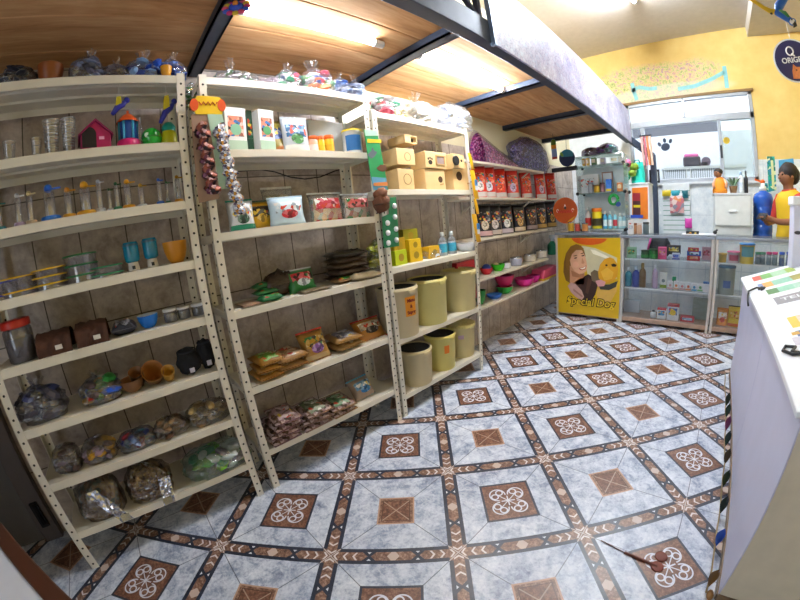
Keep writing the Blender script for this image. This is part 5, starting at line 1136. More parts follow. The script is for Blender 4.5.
def sp_sillframe(x, y, z, w, h):
    t = thing('photo_frame', 'small black photo frame on the window sill beside the steel post', 'picture frame', (x, y + .02, WZ0))
    MB().box(-.075, .075, -.008, .008, 0, .19).build('frame', S('#16181c', .4), t, bevel=.003)
    MB().box(-.05, .05, -.010, -.007, .03, .16).build('picture', S('#d8dcde', .4), t)
plastic_bag(-0.66, -0.737, 2.02, 0.148, 0.135, PI / 2, 'plastic_bag', 'dim dark plastic bag at the door end of the top shelf', 'bag', None, cols=('#1c2030', '#2a2e3c', '#3a3440'), knot=False)
bowl(-0.66, -0.61, 2.02, 0.111, 0.092, PI / 2, 'basket', 'orange-brown upturned basket on top of the door rack', 'basket', None, col='#8a4a1c', inner='#6a3814')
plastic_bag(-0.66, -0.459, 2.02, 0.143, 0.174, PI / 2, 'plastic_bag', 'grey clear bag with a bluish shine on top of the door rack', 'bag', None, cols=('#5a5a70', '#3a3a48', '#7a86a8'), film='#cfd6ea')
plastic_bag(-0.66, -0.34, 2.02, 0.094, 0.124, PI / 2, 'plastic_bag', 'small clear bag of pale goods on top of the door rack', 'bag', None, cols=('#5a4a52', '#7a7078', '#4a4450'))
plastic_bag(-0.66, -0.219, 2.02, 0.166, 0.155, PI / 2, 'plastic_bag', 'clear bag of bright blue goods on top of the door rack', 'bag', None, cols=('#2a5ac4', '#1c3a8a', '#8ab0e0', '#5a6a8a'))
plastic_bag(-0.66, -0.085, 2.02, 0.118, 0.157, PI / 2, 'plastic_bag', 'blue bag at the inner end of the door rack top', 'bag', None, cols=('#2a4ac0', '#1c2f86', '#6a8ad8'))
bowl(-0.6, -0.126, 2.02, 0.051, 0.052, PI / 2, 'toy_duck', 'yellow-orange toy dish in front of the blue bags', 'toy', None, col='#d8961c')
plastic_bag(-0.74, 0.012, 1.93, 0.067, 0.184, PI / 2, 'plastic_bag', 'green and yellow bag wedged behind the door rack post', 'bag', None, cols=('#2a8a3a', '#c9b02a', '#1c5a2a'), knot=False)
cups(-0.66, -0.778, 1.72, 0.055, 0.092, PI / 2, 'plastic_tumbler', 'short clear tumbler at the door end of the second shelf', 'tumbler', 'clear tumblers on the second shelf', n=2)
cups(-0.66, -0.667, 1.72, 0.044, 0.092, PI / 2, 'plastic_tumbler', 'small clear tumbler beside the stacked tubes', 'tumbler', 'clear tumblers on the second shelf', n=3)
cups(-0.66, -0.605, 1.72, 0.068, 0.156, PI / 2, 'cup_stack', 'stack of clear cups, first of two left of the pink toy house', 'cup', 'stacked clear cups', n=9)
cups(-0.66, -0.535, 1.72, 0.06, 0.157, PI / 2, 'cup_stack', 'stack of clear cups right against the pink toy house', 'cup', 'stacked clear cups', n=11)
bottle(-0.66, -0.241, 1.72, 0.03, 0.142, PI / 2, 'clear_tube', 'thin clear tube behind the green ball', 'tube', None, body='#c9c9d4', cap='#9aa0b4', clear=True)
sp_house(-0.66, -0.429, 1.72, 0.136, 0.122)
sp_carousel(-0.66, -0.289, 1.72, 0.101, 0.175)
sp_ball(-0.66, -0.191, 1.72, 0.09, 0.094)
sp_duckpot(-0.66, -0.116, 1.72, 0.074, 0.133)
sp_bird(-0.62, -0.324, 1.859, 0.074, 0.083)
sp_bird2(-0.62, -0.124, 1.807, 0.077, 0.137)
feeder(-0.66, -0.841, 1.47, 0.05, 0.123, PI / 2, 'bird_feeder', 'dark teal tube feeder at the very end of the third shelf', 'bird feeder', 'bird water feeders on the third shelf', col='#0f6a78', top='#0f6a78')
feeder(-0.66, -0.76, 1.47, 0.046, 0.14, PI / 2, 'bird_feeder', 'clear tube with mauve base, first of the clear tubes', 'bird feeder', 'bird water feeders on the third shelf', col='#b9a0c0', top='#c9c9d0')
feeder(-0.66, -0.712, 1.47, 0.047, 0.14, PI / 2, 'bird_feeder', 'clear tube with tan base, next to the mauve based tube', 'bird feeder', 'bird water feeders on the third shelf', col='#b9a58a', top='#c9b88a')
feeder(-0.66, -0.632, 1.47, 0.082, 0.147, PI / 2, 'bird_feeder', 'feeder with a bright blue dish and blue cap', 'bird feeder', 'bird water feeders on the third shelf', col='#1c6fd0', top='#1c5fd0')
feeder(-0.66, -0.558, 1.47, 0.055, 0.129, PI / 2, 'bird_feeder', 'feeder with a yellow dish and flat orange perch', 'bird feeder', 'bird water feeders on the third shelf', col='#d89a1c', top='#c9861c')
feeder(-0.66, -0.488, 1.47, 0.08, 0.139, PI / 2, 'bird_feeder', 'largest feeder with a yellow dish and orange ball cap', 'bird feeder', 'bird water feeders on the third shelf', col='#d8a01c', top='#dca01c')
feeder(-0.66, -0.43, 1.47, 0.04, 0.148, PI / 2, 'bird_feeder', 'all-clear feeder between the yellow and the green feeders', 'bird feeder', 'bird water feeders on the third shelf', col='#c9cbd4', top='#b9bcc8')
feeder(-0.66, -0.389, 1.47, 0.028, 0.106, PI / 2, 'bird_feeder', 'thin clear feeder with a dark green cap', 'bird feeder', 'bird water feeders on the third shelf', col='#c9cbd4', top='#1c4a2a')
feeder(-0.66, -0.359, 1.47, 0.037, 0.128, PI / 2, 'bird_feeder', 'feeder with a dark green dish and cap', 'bird feeder', 'bird water feeders on the third shelf', col='#1c6a44', top='#16502f')
feeder(-0.66, -0.313, 1.47, 0.054, 0.131, PI / 2, 'bird_feeder', 'feeder with a yellow dish between green and blue ones', 'bird feeder', 'bird water feeders on the third shelf', col='#dc9a1c', top='#e0a01c')
feeder(-0.66, -0.257, 1.47, 0.042, 0.108, PI / 2, 'bird_feeder', 'clear feeder with a mustard perch', 'bird feeder', 'bird water feeders on the third shelf', col='#c9cbd4', top='#a8821c')
feeder(-0.66, -0.179, 1.47, 0.034, 0.126, PI / 2, 'bird_feeder', 'slim feeder with a blue dish and blue cap', 'bird feeder', 'bird water feeders on the third shelf', col='#1c5fc8', top='#1c5fd0')
feeder(-0.66, -0.146, 1.47, 0.026, 0.11, PI / 2, 'bird_feeder', 'thin feeder with a green dish beside the slim blue one', 'bird feeder', 'bird water feeders on the third shelf', col='#1c6a44', top='#1c6a34')
feeder(-0.66, -0.098, 1.47, 0.039, 0.132, PI / 2, 'bird_feeder', 'slim feeder with a yellow dish nearest the inner post', 'bird feeder', 'bird water feeders on the third shelf', col='#dc9a1c', top='#b8861c')
cups(-0.66, -0.885, 1.22, 0.154, 0.064, PI / 2, 'clear_dish', 'clear dish with a blue rim at the door end', 'dish', 'clear lidded dishes on the fourth shelf', n=2, rim='#2a3a9a', tint='#a8a6b4', dish=1)
cups(-0.66, -0.813, 1.22, 0.166, 0.071, PI / 2, 'clear_dish', 'clear dish with blue and yellow rims', 'dish', 'clear lidded dishes on the fourth shelf', n=2, rim='#d8a81c', tint='#a8a6b4', dish=1)
cups(-0.66, -0.677, 1.22, 0.142, 0.078, PI / 2, 'clear_dish', 'clear dish with dark and yellow rims', 'dish', 'clear lidded dishes on the fourth shelf', n=3, rim='#d8b01c', tint='#a8a6b4', dish=1)
cups(-0.66, -0.543, 1.22, 0.139, 0.107, PI / 2, 'clear_dish', 'tall clear dish with three dark green rims', 'dish', 'clear lidded dishes on the fourth shelf', n=3, rim='#1c6a3a', tint='#a8a6b4', dish=1)
cups(-0.66, -0.446, 1.22, 0.141, 0.041, PI / 2, 'clear_dish', 'low clear dish with a green rim', 'dish', 'clear lidded dishes on the fourth shelf', n=2, rim='#1c8a5a', tint='#a8a6b4', dish=1)
sp_teal(-0.66, -0.332, 1.22, 0.066, 0.119, 'teal bottle with white base, nearer the door')
sp_teal(-0.66, -0.251, 1.22, 0.063, 0.123, 'teal bottle with white base beside the orange dish')
bowl(-0.66, -0.145, 1.22, 0.107, 0.093, PI / 2, 'plastic_dish', 'orange plastic dish at the inner end of the fourth shelf', 'dish', None, col='#c9861c', inner='#d8961c')
bottle(-0.66, -0.859, 0.975, 0.122, 0.162, PI / 2, 'clear_jar', 'big clear jar with a red ring at the door end of the fifth shelf', 'jar', None, body='#9a98a8', cap='#b8281c', shape='jar', clear=True, fill='#4a4650')
sp_log(-0.66, -0.714, 0.975, 0.142, 0.037, 'nearer')
sp_log(-0.66, -0.557, 0.975, 0.13, 0.044, 'farther')
slab(-0.66, -0.426, 0.975, 0.108, 0.051, PI / 2, 'dark_pouch', 'dark grey packet with a white label on the fifth shelf', 'packet', None, body='#2a2c3a', patch='#b9b9c8', d=0.12)
bowl(-0.66, -0.319, 0.975, 0.092, 0.055, PI / 2, 'pet_bowl', 'blue pet bowl with a pale side on the fifth shelf', 'bowl', None, col='#1c74d8', inner='#c9d8ea')
bottle(-0.66, -0.221, 0.975, 0.06, 0.058, PI / 2, 'clear_jar', 'clear jar with white lid right beside the blue bowl', 'jar', 'white-lidded jars on the fifth shelf', body='#b9bac4', cap='#d9d9de', shape='jar', clear=True, fill='#8a8a92')
bottle(-0.66, -0.16, 0.975, 0.056, 0.053, PI / 2, 'clear_jar', 'clear jar with white lid between two others', 'jar', 'white-lidded jars on the fifth shelf', body='#b9bac4', cap='#d9d9de', shape='jar', clear=True, fill='#8a8a92')
bottle(-0.66, -0.093, 0.975, 0.062, 0.051, PI / 2, 'clear_jar', 'clear jar with white lid against the inner post', 'jar', 'white-lidded jars on the fifth shelf', body='#b9bac4', cap='#d9d9de', shape='jar', clear=True, fill='#8a8a92')
plastic_bag(-0.66, -0.856, 0.725, 0.205, 0.188, PI / 2, 'plastic_bag', 'large clear bag of grey-blue goods on the sixth shelf', 'bag', None, cols=('#4a4652', '#5a566a', '#3a4270', '#6a6672', '#2a2a3a'), film='#b9b8c8', scale=22)
plastic_bag(-0.66, -0.597, 0.725, 0.177, 0.144, PI / 2, 'plastic_bag', 'clear bag of red, green and blue toys on the sixth shelf', 'bag', None, cols=('#2a8a3a', '#1c5ad8', '#c9402a', '#d8a82a', '#5a4a4a', '#6a9a4a', '#4a3a3a'), film='#b8b4b4', scale=20)
bowl(-0.66, -0.46, 0.725, 0.107, 0.055, PI / 2, 'coconut_bowl', 'wooden coconut bowl standing at the shelf front', 'bowl', None, col='#7a5230', inner='#a06a34')
bowl(-0.72, -0.359, 0.725, 0.1, 0.111, PI / 2, 'coconut_bowl', 'wooden coconut bowl tipped to show its inside', 'bowl', None, col='#6a4426', inner='#9a642e', rx=0.9)
bowl(-0.7, -0.431, 0.725, 0.068, 0.09, PI / 2, 'coconut_bowl', 'small dark coconut half behind the front wooden bowl', 'bowl', None, col='#4a3020', inner='#7a4e28', rx=0.5)
bowl(-0.66, -0.295, 0.725, 0.06, 0.076, PI / 2, 'coconut_bowl', 'yellowish wooden half shell beside the black pots', 'bowl', None, col='#a87c2a', inner='#b98a34', rx=0.7)
sp_blackpot(-0.66, -0.192, 0.725, 0.118, 0.119, 'nearer')
sp_blackpot(-0.66, -0.107, 0.725, 0.08, 0.139, 'farther')
plastic_bag(-0.66, -0.849, 0.475, 0.129, 0.128, PI / 2, 'plastic_bag', 'clear bag of brown sacks at the door end of the seventh shelf', 'bag', None, cols=('#5a4a4a', '#6a5848', '#7a6a7a', '#4a3a3a'), film='#b4b0b8', knot=False, fillh=0.9)
plastic_bag(-0.66, -0.698, 0.475, 0.155, 0.116, PI / 2, 'plastic_bag', 'clear bag with yellow packets on the seventh shelf', 'bag', None, cols=('#c9982a', '#6a5a5a', '#a88a9a', '#8a6a2a', '#5a4a5a'), film='#c0bcc4', knot=False, fillh=0.9, scale=20)
plastic_bag(-0.66, -0.524, 0.475, 0.181, 0.087, PI / 2, 'plastic_bag', 'clear bag of blue and red wrapped sweets on the seventh shelf', 'bag', None, cols=('#2a4ab0', '#8a2a3a', '#7a90c0', '#3a3a5a', '#4a7a9a'), film='#a8a8b8', knot=False, fillh=0.9)
plastic_bag(-0.66, -0.358, 0.475, 0.161, 0.1, PI / 2, 'plastic_bag', 'clear bag of tan chews on the seventh shelf', 'bag', None, cols=('#8a6a4a', '#a88a6a', '#6a4a34', '#9a8a8a'), film='#b8b0a8', fillh=0.85)
plastic_bag(-0.66, -0.171, 0.475, 0.201, 0.116, PI / 2, 'plastic_bag', 'clear bag of thin tan sticks near the inner post', 'bag', None, cols=('#a8885a', '#7a5a34', '#c9b07a', '#5a4428'), film='#b8b4a8', knot=False, fillh=0.9)
plastic_bag(-0.66, -0.791, 0.215, 0.215, 0.207, PI / 2, 'kibble_sack', 'clear sack of brown kibble with a crumpled silver top', 'sack', None, cols=('#6a4a24', '#7a5a34', '#4a5a4a', '#8a6a3a'), film='#a89a88', knot=False, fillh=0.95, lumps=0)
sp_foil(-0.6, -0.746, 0.215, 0.146, 0.185, 'nearer')
plastic_bag(-0.66, -0.553, 0.215, 0.224, 0.179, PI / 2, 'kibble_sack', 'clear sack of golden brown kibble with silver foil at its side', 'sack', None, cols=('#7a5220', '#8a6228', '#5a3a16', '#9a7434'), film='#a8906a', knot=False, fillh=0.95, scale=70, lumps=0)
sp_foil(-0.6, -0.483, 0.215, 0.072, 0.12, 'farther')
plastic_bag(-0.66, -0.209, 0.215, 0.35, 0.14, PI / 2, 'plastic_bag', 'clear tray bag of bright green and white packets on the bottom shelf', 'bag', None, cols=('#6ab82a', '#c9d4d8', '#2a8a6a', '#e0e4e8', '#8a7a9a', '#4a9a3a'), film='#c4dcd4', knot=False, fillh=0.92, scale=26, d=0.2)
plastic_bag(-0.66, 0.203, 2.02, 0.208, 0.134, PI / 2, 'plastic_bag', 'clear bag with something green, on top above the treat card', 'bag', None, cols=('#2a9a5a', '#8a8a9a', '#6a7a7a'), film='#d8d8e4', fillh=0.6)
plastic_bag(-0.66, 0.384, 2.02, 0.105, 0.088, PI / 2, 'plastic_bag', 'small flat clear bag on top of the middle rack', 'bag', None, cols=('#a89aa8', '#8a7a8a'), knot=False)
plastic_bag(-0.66, 0.494, 2.02, 0.143, 0.162, PI / 2, 'plastic_bag', 'clear bag of green and grey balls on top of the middle rack', 'bag', None, cols=('#4a9a7a', '#b9b9c4', '#d8586a', '#5a6a8a', '#d9d9dc'), film='#dfe4ee')
plastic_bag(-0.66, 0.666, 2.02, 0.201, 0.205, PI / 2, 'plastic_bag', 'biggest clear bag of mixed balls on top of the middle rack', 'bag', None, cols=('#c9cfd8', '#5a9a6a', '#d87a4a', '#4a6ab0', '#e0d8c0', '#c9586a'), film='#e4e8f0')
plastic_bag(-0.66, 0.822, 2.02, 0.113, 0.171, PI / 2, 'plastic_bag', 'clear bag of blue toys on top of the middle rack', 'bag', None, cols=('#4a7ac0', '#8a9ac0', '#2a4a8a'), film='#d8e0ee')
plastic_bag(-0.66, 0.936, 2.02, 0.119, 0.166, PI / 2, 'plastic_bag', 'clear bluish bag at the far end of the middle rack top', 'bag', None, cols=('#8aa0c8', '#b0c0d8', '#6a80a8'), film='#d8e0ee')
carton(-0.66, 0.181, 1.68, 0.11, 0.22, PI / 2, 'cat_litter_box', 'white picture box with an orange cat, nearer the treat card', 'box', 'white picture boxes on the second shelf', body='#dfe2e2', spot='#7fb89a', patch='#d8836a', band='#a8c4b0', d=0.07, turn=8)
carton(-0.66, 0.336, 1.68, 0.087, 0.217, PI / 2, 'cat_litter_box', 'white picture box with an orange cat and green round', 'box', 'white picture boxes on the second shelf', body='#dfe2e2', spot='#5aa06a', patch='#d8836a', band='#a8c4b0', d=0.07, turn=10)
carton(-0.7, 0.274, 1.68, 0.029, 0.229, PI / 2, 'green_box', 'narrow dark green box standing between two white picture boxes', 'box', None, body='#1c4a3a', patch='#245a48', d=0.05)
pouch(-0.66, 0.431, 1.68, 0.086, 0.191, PI / 2, 'treat_pouch', 'mustard and blue pouch leaning behind the dark picture pouch', 'pouch', None, body='#8a7a2a', patch='#2a4a8a', foot='#a86a2a', lean=-14, roll=-8)
pouch(-0.63, 0.5, 1.68, 0.15, 0.196, PI / 2, 'treat_pouch', 'clear-topped pouch with a blue and green picture', 'pouch', None, body='#b4bcc4', patch='#1c5a8a', emblem='#3a7a3a', foot='#d8d8d0')
bottle(-0.66, 0.61, 1.68, 0.058, 0.097, PI / 2, 'pill_bottle', 'squat bottle with orange cap and pink label', 'bottle', 'orange-capped bottles', body='#e0a88a', cap='#e0641c', shape='jar', patch='#e8d0c8')
bottle(-0.66, 0.659, 1.68, 0.048, 0.099, PI / 2, 'pill_bottle', 'squat yellow bottle with orange cap in the middle', 'bottle', 'orange-capped bottles', body='#e8b81c', cap='#e0641c', shape='jar', patch='#e0a81c')
bottle(-0.66, 0.714, 1.68, 0.055, 0.108, PI / 2, 'pill_bottle', 'squat yellow bottle with orange cap nearest the tub', 'bottle', 'orange-capped bottles', body='#e8b81c', cap='#e0641c', shape='jar', patch='#d8a01c')
tub(-0.66, 0.874, 1.68, 0.115, 0.15, PI / 2, 'supplement_tub', 'white and blue tub with a yellow lid at the end of the shelf', 'tub', None, body='#e0e6ea', lid='#e0c81c', opened=False, note=('#2a6aa8', -0.5, 1.7, 0.15, 0.6), taper=0.92)
pouch(-0.66, 0.179, 1.315, 0.134, 0.15, PI / 2, 'seed_pouch', 'white pouch with a teal top and teal foot', 'pouch', None, body='#d4d8e0', patch='#c9cfd8', emblem='#3a5a4a', seal='#1c8a7a', foot='#1c8a6a', style='pillow', d=0.08)
pouch(-0.7, 0.288, 1.315, 0.137, 0.143, PI / 2, 'seed_pouch', 'yellow and black seed pouch behind the white ones', 'pouch', None, body='#d8a81c', patch='#2a2a20', emblem='#c9a02a', seal='#3a5a4a', style='pillow', d=0.08)
pouch(-0.72, 0.409, 1.315, 0.177, 0.211, PI / 2, 'seed_pouch', 'clear pouch of speckled dark seed standing behind the pale blue pouch', 'pouch', None, clear=True, base=FOIL(['#4a4436', '#8a8266', '#2a2620'],30), style='pillow', d=0.06)
pouch(-0.63, 0.405, 1.315, 0.19, 0.145, PI / 2, 'seed_pouch', 'pale blue pouch with a red oval emblem and yellow mark', 'pouch', None, body='#c4dcec', patch='#d0e4f0', emblem='#d0303a', style='pillow', d=0.09)
pouch(-0.66, 0.656, 1.315, 0.218, 0.159, PI / 2, 'snack_pouch', 'clear pouch with a red header and mixed bone treats', 'pouch', None, clear=True, base=FOIL(['#c9a06a', '#b8342c', '#7a9a8a', '#e0c090', '#3a6a4a', '#c9866a'],30), seal='#d0d4d8', style='pillow', d=0.07, patch='#c4364a')
pouch(-0.66, 0.857, 1.315, 0.202, 0.147, PI / 2, 'snack_pouch', 'clear pouch with red and green print at the far end of the shelf', 'pouch', None, clear=True, base=FOIL(['#c9a88a', '#2a7a3a', '#b8342c', '#e0d8cc', '#a8745a'],30), seal='#c8ccd2', style='pillow', d=0.07, patch='#cf5a5a')
slab(-0.66, 0.164, 0.965, 0.141, 0.013, PI / 2, 'treat_packet', 'tan packet lying at the near end of the fourth shelf', 'packet', None, body='#9a7a64', d=0.14)
slab(-0.72, 0.262, 1.017, 0.136, 0.03, PI / 2, 'stick_packet', 'topmost of three green stick packets', 'packet', 'green stick packets', body='#1c6a3a', patch='#2a8a4a', d=0.07, turn=6)
slab(-0.68, 0.248, 0.991, 0.123, 0.03, PI / 2, 'stick_packet', 'middle of three green stick packets', 'packet', 'green stick packets', body='#1c6a3a', patch='#2a8a4a', d=0.07, turn=6)
slab(-0.62, 0.246, 0.965, 0.125, 0.03, PI / 2, 'stick_packet', 'lowest and foremost of three green stick packets', 'packet', 'green stick packets', body='#1c6a3a', patch='#2a8a4a', d=0.07, turn=6)
slab(-0.72, 0.351, 0.965, 0.165, 0.119, PI / 2, 'chew_bundle', 'dark brown bundle of chews beside the striped pouch', 'packet', None, body='#3a2a1e', d=0.1, tilt=-8)
pouch(-0.66, 0.452, 0.965, 0.164, 0.129, PI / 2, 'dog_snack_pouch', 'pouch striped red, white and green leaning on the fourth shelf', 'pouch', None, body='#2a7a3a', patch='#c9303a', emblem='#c9d4dc', seal='#d4d8e0', style='pillow', d=0.08, lean=-22)
slab(-0.62, 0.49, 0.965, 0.174, 0.013, PI / 2, 'treat_packet', 'flat clear tan packet in front of the striped pouch', 'packet', None, body='#7a6a50', d=0.08)
slab(-0.72, 0.771, 0.965, 0.233, 0.042, PI / 2, 'jerky_packet', 'dark brown jerky packet, first from the bottom of its pile', 'packet', 'pile of dark jerky packets', body='#4a3626', d=0.16, turn=-4)
slab(-0.715, 0.769, 0.999, 0.232, 0.042, PI / 2, 'jerky_packet', 'dark brown jerky packet, second from the bottom of its pile', 'packet', 'pile of dark jerky packets', body='#3e2e22', d=0.16, turn=5)
slab(-0.725, 0.777, 1.033, 0.234, 0.042, PI / 2, 'jerky_packet', 'dark brown jerky packet, third from the bottom of its pile', 'packet', 'pile of dark jerky packets', body='#54402c', d=0.16, turn=-2)
slab(-0.72, 0.774, 1.067, 0.233, 0.042, PI / 2, 'jerky_packet', 'dark brown jerky packet, fourth from the bottom of its pile', 'packet', 'pile of dark jerky packets', body='#443220', d=0.16, turn=6)
slab(-0.7, 0.762, 1.101, 0.23, 0.042, PI / 2, 'jerky_packet', 'dark brown jerky packet, fifth from the bottom of its pile', 'packet', 'pile of dark jerky packets', body='#3a3426', d=0.16, turn=-7)
slab(-0.66, 0.695, 0.965, 0.113, 0.032, PI / 2, 'treat_packet', 'packet with a green label beneath the jerky pile', 'packet', None, body='#8a6a44', patch='#2a8a3a', d=0.1)
slab(-0.62, 0.825, 0.965, 0.205, 0.04, PI / 2, 'treat_packet', 'pale packet of sticks at the far end of the fourth shelf', 'packet', None, body='#a8987a', d=0.1, turn=-5)
slab(-0.65, 0.156, 0.59, 0.134, 0.042, PI / 2, 'biscuit_packet', 'golden packet at the bottom of the pile by the near post', 'packet', 'golden packets by the near post', body='#9a6a24', patch='#a87a30', d=0.17, turn=3)
slab(-0.65, 0.165, 0.626, 0.133, 0.042, PI / 2, 'biscuit_packet', 'golden packet in the middle of the pile by the near post', 'packet', 'golden packets by the near post', body='#9a6a24', patch='#8a5a20', d=0.17, turn=-4)
slab(-0.65, 0.174, 0.662, 0.133, 0.042, PI / 2, 'biscuit_packet', 'golden packet with a green label topping the pile by the near post', 'packet', 'golden packets by the near post', body='#9a6a24', patch='#5a9a2a', d=0.17, turn=6)
slab(-0.68, 0.284, 0.59, 0.199, 0.05, PI / 2, 'biscuit_packet', 'wide golden packet beneath another, second pile', 'packet', 'second pile of golden packets', body='#8a6230', patch='#b89060', d=0.19, turn=-3)
slab(-0.68, 0.291, 0.63, 0.198, 0.05, PI / 2, 'biscuit_packet', 'wide golden packet with a pale window, topping the second pile', 'packet', 'second pile of golden packets', body='#8a6230', patch='#b89060', d=0.19, turn=4)
pouch(-0.63, 0.456, 0.59, 0.164, 0.169, PI / 2, 'biscuit_pouch', 'upright purple, red and gold biscuit pouch on the fifth shelf', 'pouch', None, body='#a87a34', patch='#c9962a', emblem='#7a4a8a', seal='#c0302a', foot='#b89a6a', style='pillow', d=0.1, lean=-24)
slab(-0.68, 0.651, 0.59, 0.183, 0.045, PI / 2, 'biscuit_packet', 'tan packet beneath another, past the purple pouch', 'packet', 'third pile of packets', body='#96703a', patch='#a87c4a', d=0.18, turn=4)
slab(-0.68, 0.658, 0.63, 0.182, 0.045, PI / 2, 'biscuit_packet', 'tan packet with a grey label, topping the pile past the purple pouch', 'packet', 'third pile of packets', body='#96703a', patch='#6a6a80', d=0.18, turn=-5)
pouch(-0.64, 0.851, 0.59, 0.21, 0.141, PI / 2, 'biscuit_pouch', 'gold pouch with a red rim and a dark dog picture', 'pouch', None, body='#a8702a', patch='#b8a890', emblem='#2a1c1c', seal='#b82a2a', style='pillow', d=0.08, lean=-38)
slab(-0.65, 0.148, 0.237, 0.169, 0.038, PI / 2, 'treat_packet', 'shiny brown packet, first from the bottom of the pile near the first post', 'packet', 'piles of packets on the bottom shelf', body='#7a5a60', patch=None, d=0.2, turn=3, mat=FOIL(['#6a5048', '#94787a', '#4a3428', '#b8a4a4', '#7a5c44'],60))
slab(-0.65, 0.162, 0.271, 0.163, 0.038, PI / 2, 'treat_packet', 'shiny brown packet, second from the bottom of the pile near the first post', 'packet', 'piles of packets on the bottom shelf', body='#7a5a60', patch=None, d=0.2, turn=-5, mat=FOIL(['#6a5048', '#94787a', '#4a3428', '#b8a4a4', '#7a5c44'],60))
slab(-0.65, 0.177, 0.305, 0.156, 0.038, PI / 2, 'treat_packet', 'shiny brown packet, third from the bottom of the pile near the first post', 'packet', 'piles of packets on the bottom shelf', body='#7a5a60', patch=None, d=0.2, turn=4, mat=FOIL(['#6a5048', '#94787a', '#4a3428', '#b8a4a4', '#7a5c44'],60))
slab(-0.65, 0.191, 0.339, 0.15, 0.038, PI / 2, 'treat_packet', 'shiny brown packet, fourth from the bottom of the pile near the first post', 'packet', 'piles of packets on the bottom shelf', body='#7a5a60', patch='#a88a90', d=0.2, turn=-3, mat=FOIL(['#6a5048', '#94787a', '#4a3428', '#b8a4a4', '#7a5c44'],60))
slab(-0.65, 0.338, 0.237, 0.179, 0.038, PI / 2, 'treat_packet', 'shiny brown packet, first from the bottom of the pile next to the first pile', 'packet', 'piles of packets on the bottom shelf', body='#8a6a5a', patch=None, d=0.2, turn=3, mat=FOIL(['#6a5048', '#94787a', '#4a3428', '#b8a4a4', '#7a5c44'],60))
slab(-0.65, 0.352, 0.271, 0.172, 0.038, PI / 2, 'treat_packet', 'shiny brown packet, second from the bottom of the pile next to the first pile', 'packet', 'piles of packets on the bottom shelf', body='#8a6a5a', patch=None, d=0.2, turn=-5, mat=FOIL(['#6a5048', '#94787a', '#4a3428', '#b8a4a4', '#7a5c44'],60))
slab(-0.65, 0.365, 0.305, 0.165, 0.038, PI / 2, 'treat_packet', 'shiny brown packet, third from the bottom of the pile next to the first pile', 'packet', 'piles of packets on the bottom shelf', body='#8a6a5a', patch='#5a6a4a', d=0.2, turn=4, mat=FOIL(['#6a5048', '#94787a', '#4a3428', '#b8a4a4', '#7a5c44'],60))
slab(-0.65, 0.52, 0.237, 0.166, 0.038, PI / 2, 'treat_packet', 'shiny brown packet, first from the bottom of the pile past the middle of the shelf', 'packet', 'piles of packets on the bottom shelf', body='#8a6a44', patch=None, d=0.2, turn=3, mat=FOIL(['#6a5048', '#94787a', '#4a3428', '#b8a4a4', '#7a5c44'],60))
slab(-0.65, 0.533, 0.271, 0.158, 0.038, PI / 2, 'treat_packet', 'shiny brown packet, second from the bottom of the pile past the middle of the shelf', 'packet', 'piles of packets on the bottom shelf', body='#8a6a44', patch='#4a7a4a', d=0.2, turn=-5, mat=FOIL(['#6a5048', '#94787a', '#4a3428', '#b8a4a4', '#7a5c44'],60))
pouch(-0.64, 0.732, 0.237, 0.164, 0.136, PI / 2, 'snack_pouch', 'pouch with a blue label and purple marks lying back on the bottom shelf', 'pouch', None, body='#a08a78', patch='#6a9ac0', emblem='#2a7ac0', seal='#4a9ac0', style='pillow', d=0.1, lean=-35)
carton(-0.845, 0.845, 1.68, 0.299, 0.26, PI / 2, 'white_sheet', 'white board leaning at the back of the second middle shelf', 'board', None, body='#dfe5ea', band='#c4ccd4', d=0.012)
plastic_bag(-0.66, 1.156, 1.935, 0.201, 0.199, PI / 2, 'plastic_bag', 'clear bag of red and green print on top of the lower rack', 'bag', None, cols=('#d8d8dc', '#c9586a', '#5a9a7a', '#e8e8ea'), film='#eceef2', knot=False)
plastic_bag(-0.66, 1.255, 1.935, 0.119, 0.168, PI / 2, 'plastic_bag', 'bag of yellow goods on top of the lower rack', 'bag', None, cols=('#d8b82a', '#e8d87a', '#a88a2a'), film='#ece8e0', knot=False)
plastic_bag(-0.66, 1.455, 1.935, 0.291, 0.227, PI / 2, 'plastic_bag', 'large crumpled clear bag of pale goods on top of the lower rack', 'bag', None, cols=('#e0dcd0', '#c9c0b0', '#f0ece4'), film='#f0f0ee', lump=0.6)
plastic_bag(-0.66, 1.82, 1.935, 0.351, 0.229, PI / 2, 'plastic_bag', 'white bubbly roll bag at the end of the lower rack top', 'bag', None, cols=('#d4d8e4', '#b9c0d4', '#eef0f4', '#a8b0c8'), film='#eef0f4', knot=False, fillh=0.95, lumps=0.22)
sp_birdhouse(-0.66, 1.203, 1.468, 0.141, 0.13, 'birdhouse of pale wood with a round outline, nearest the green card', 'ring')
sp_birdhouse(-0.66, 1.486, 1.468, 0.199, 0.141, 'birdhouse of pale wood with a small round hole, middle of the bottom row', 'hole')
sp_birdhouse(-0.68, 1.828, 1.468, 0.228, 0.215, 'birdhouse of pale wood, far end of the bottom row', 'hole2')
sp_birdhouse(-0.66, 1.222, 1.625, 0.161, 0.105, 'birdhouse stacked on the one nearest the green card', 'ring')
sp_birdhouse(-0.65, 1.499, 1.613, 0.211, 0.115, 'birdhouse with a square window and a paw mark, middle of the upper row', 'window')
sp_birdhouse(-0.65, 1.75, 1.628, 0.142, 0.106, 'birdhouse with a black round hatch, far end of the upper row', 'black')
sp_birdhouse(-0.66, 1.28, 1.768, 0.12, 0.054, 'birdhouse with a dark open front topping the stack', 'open')
plastic_bag(-0.68, 0.991, 1.0, 0.143, 0.191, PI / 2, 'soap_bag', 'clear bag of yellow-green soap bars by the post', 'bag', None, cols=('#a8b81c', '#c9c82a', '#7a8a1c', '#d8d84a'), film='#e0e0b8', knot=False, fillh=0.95)
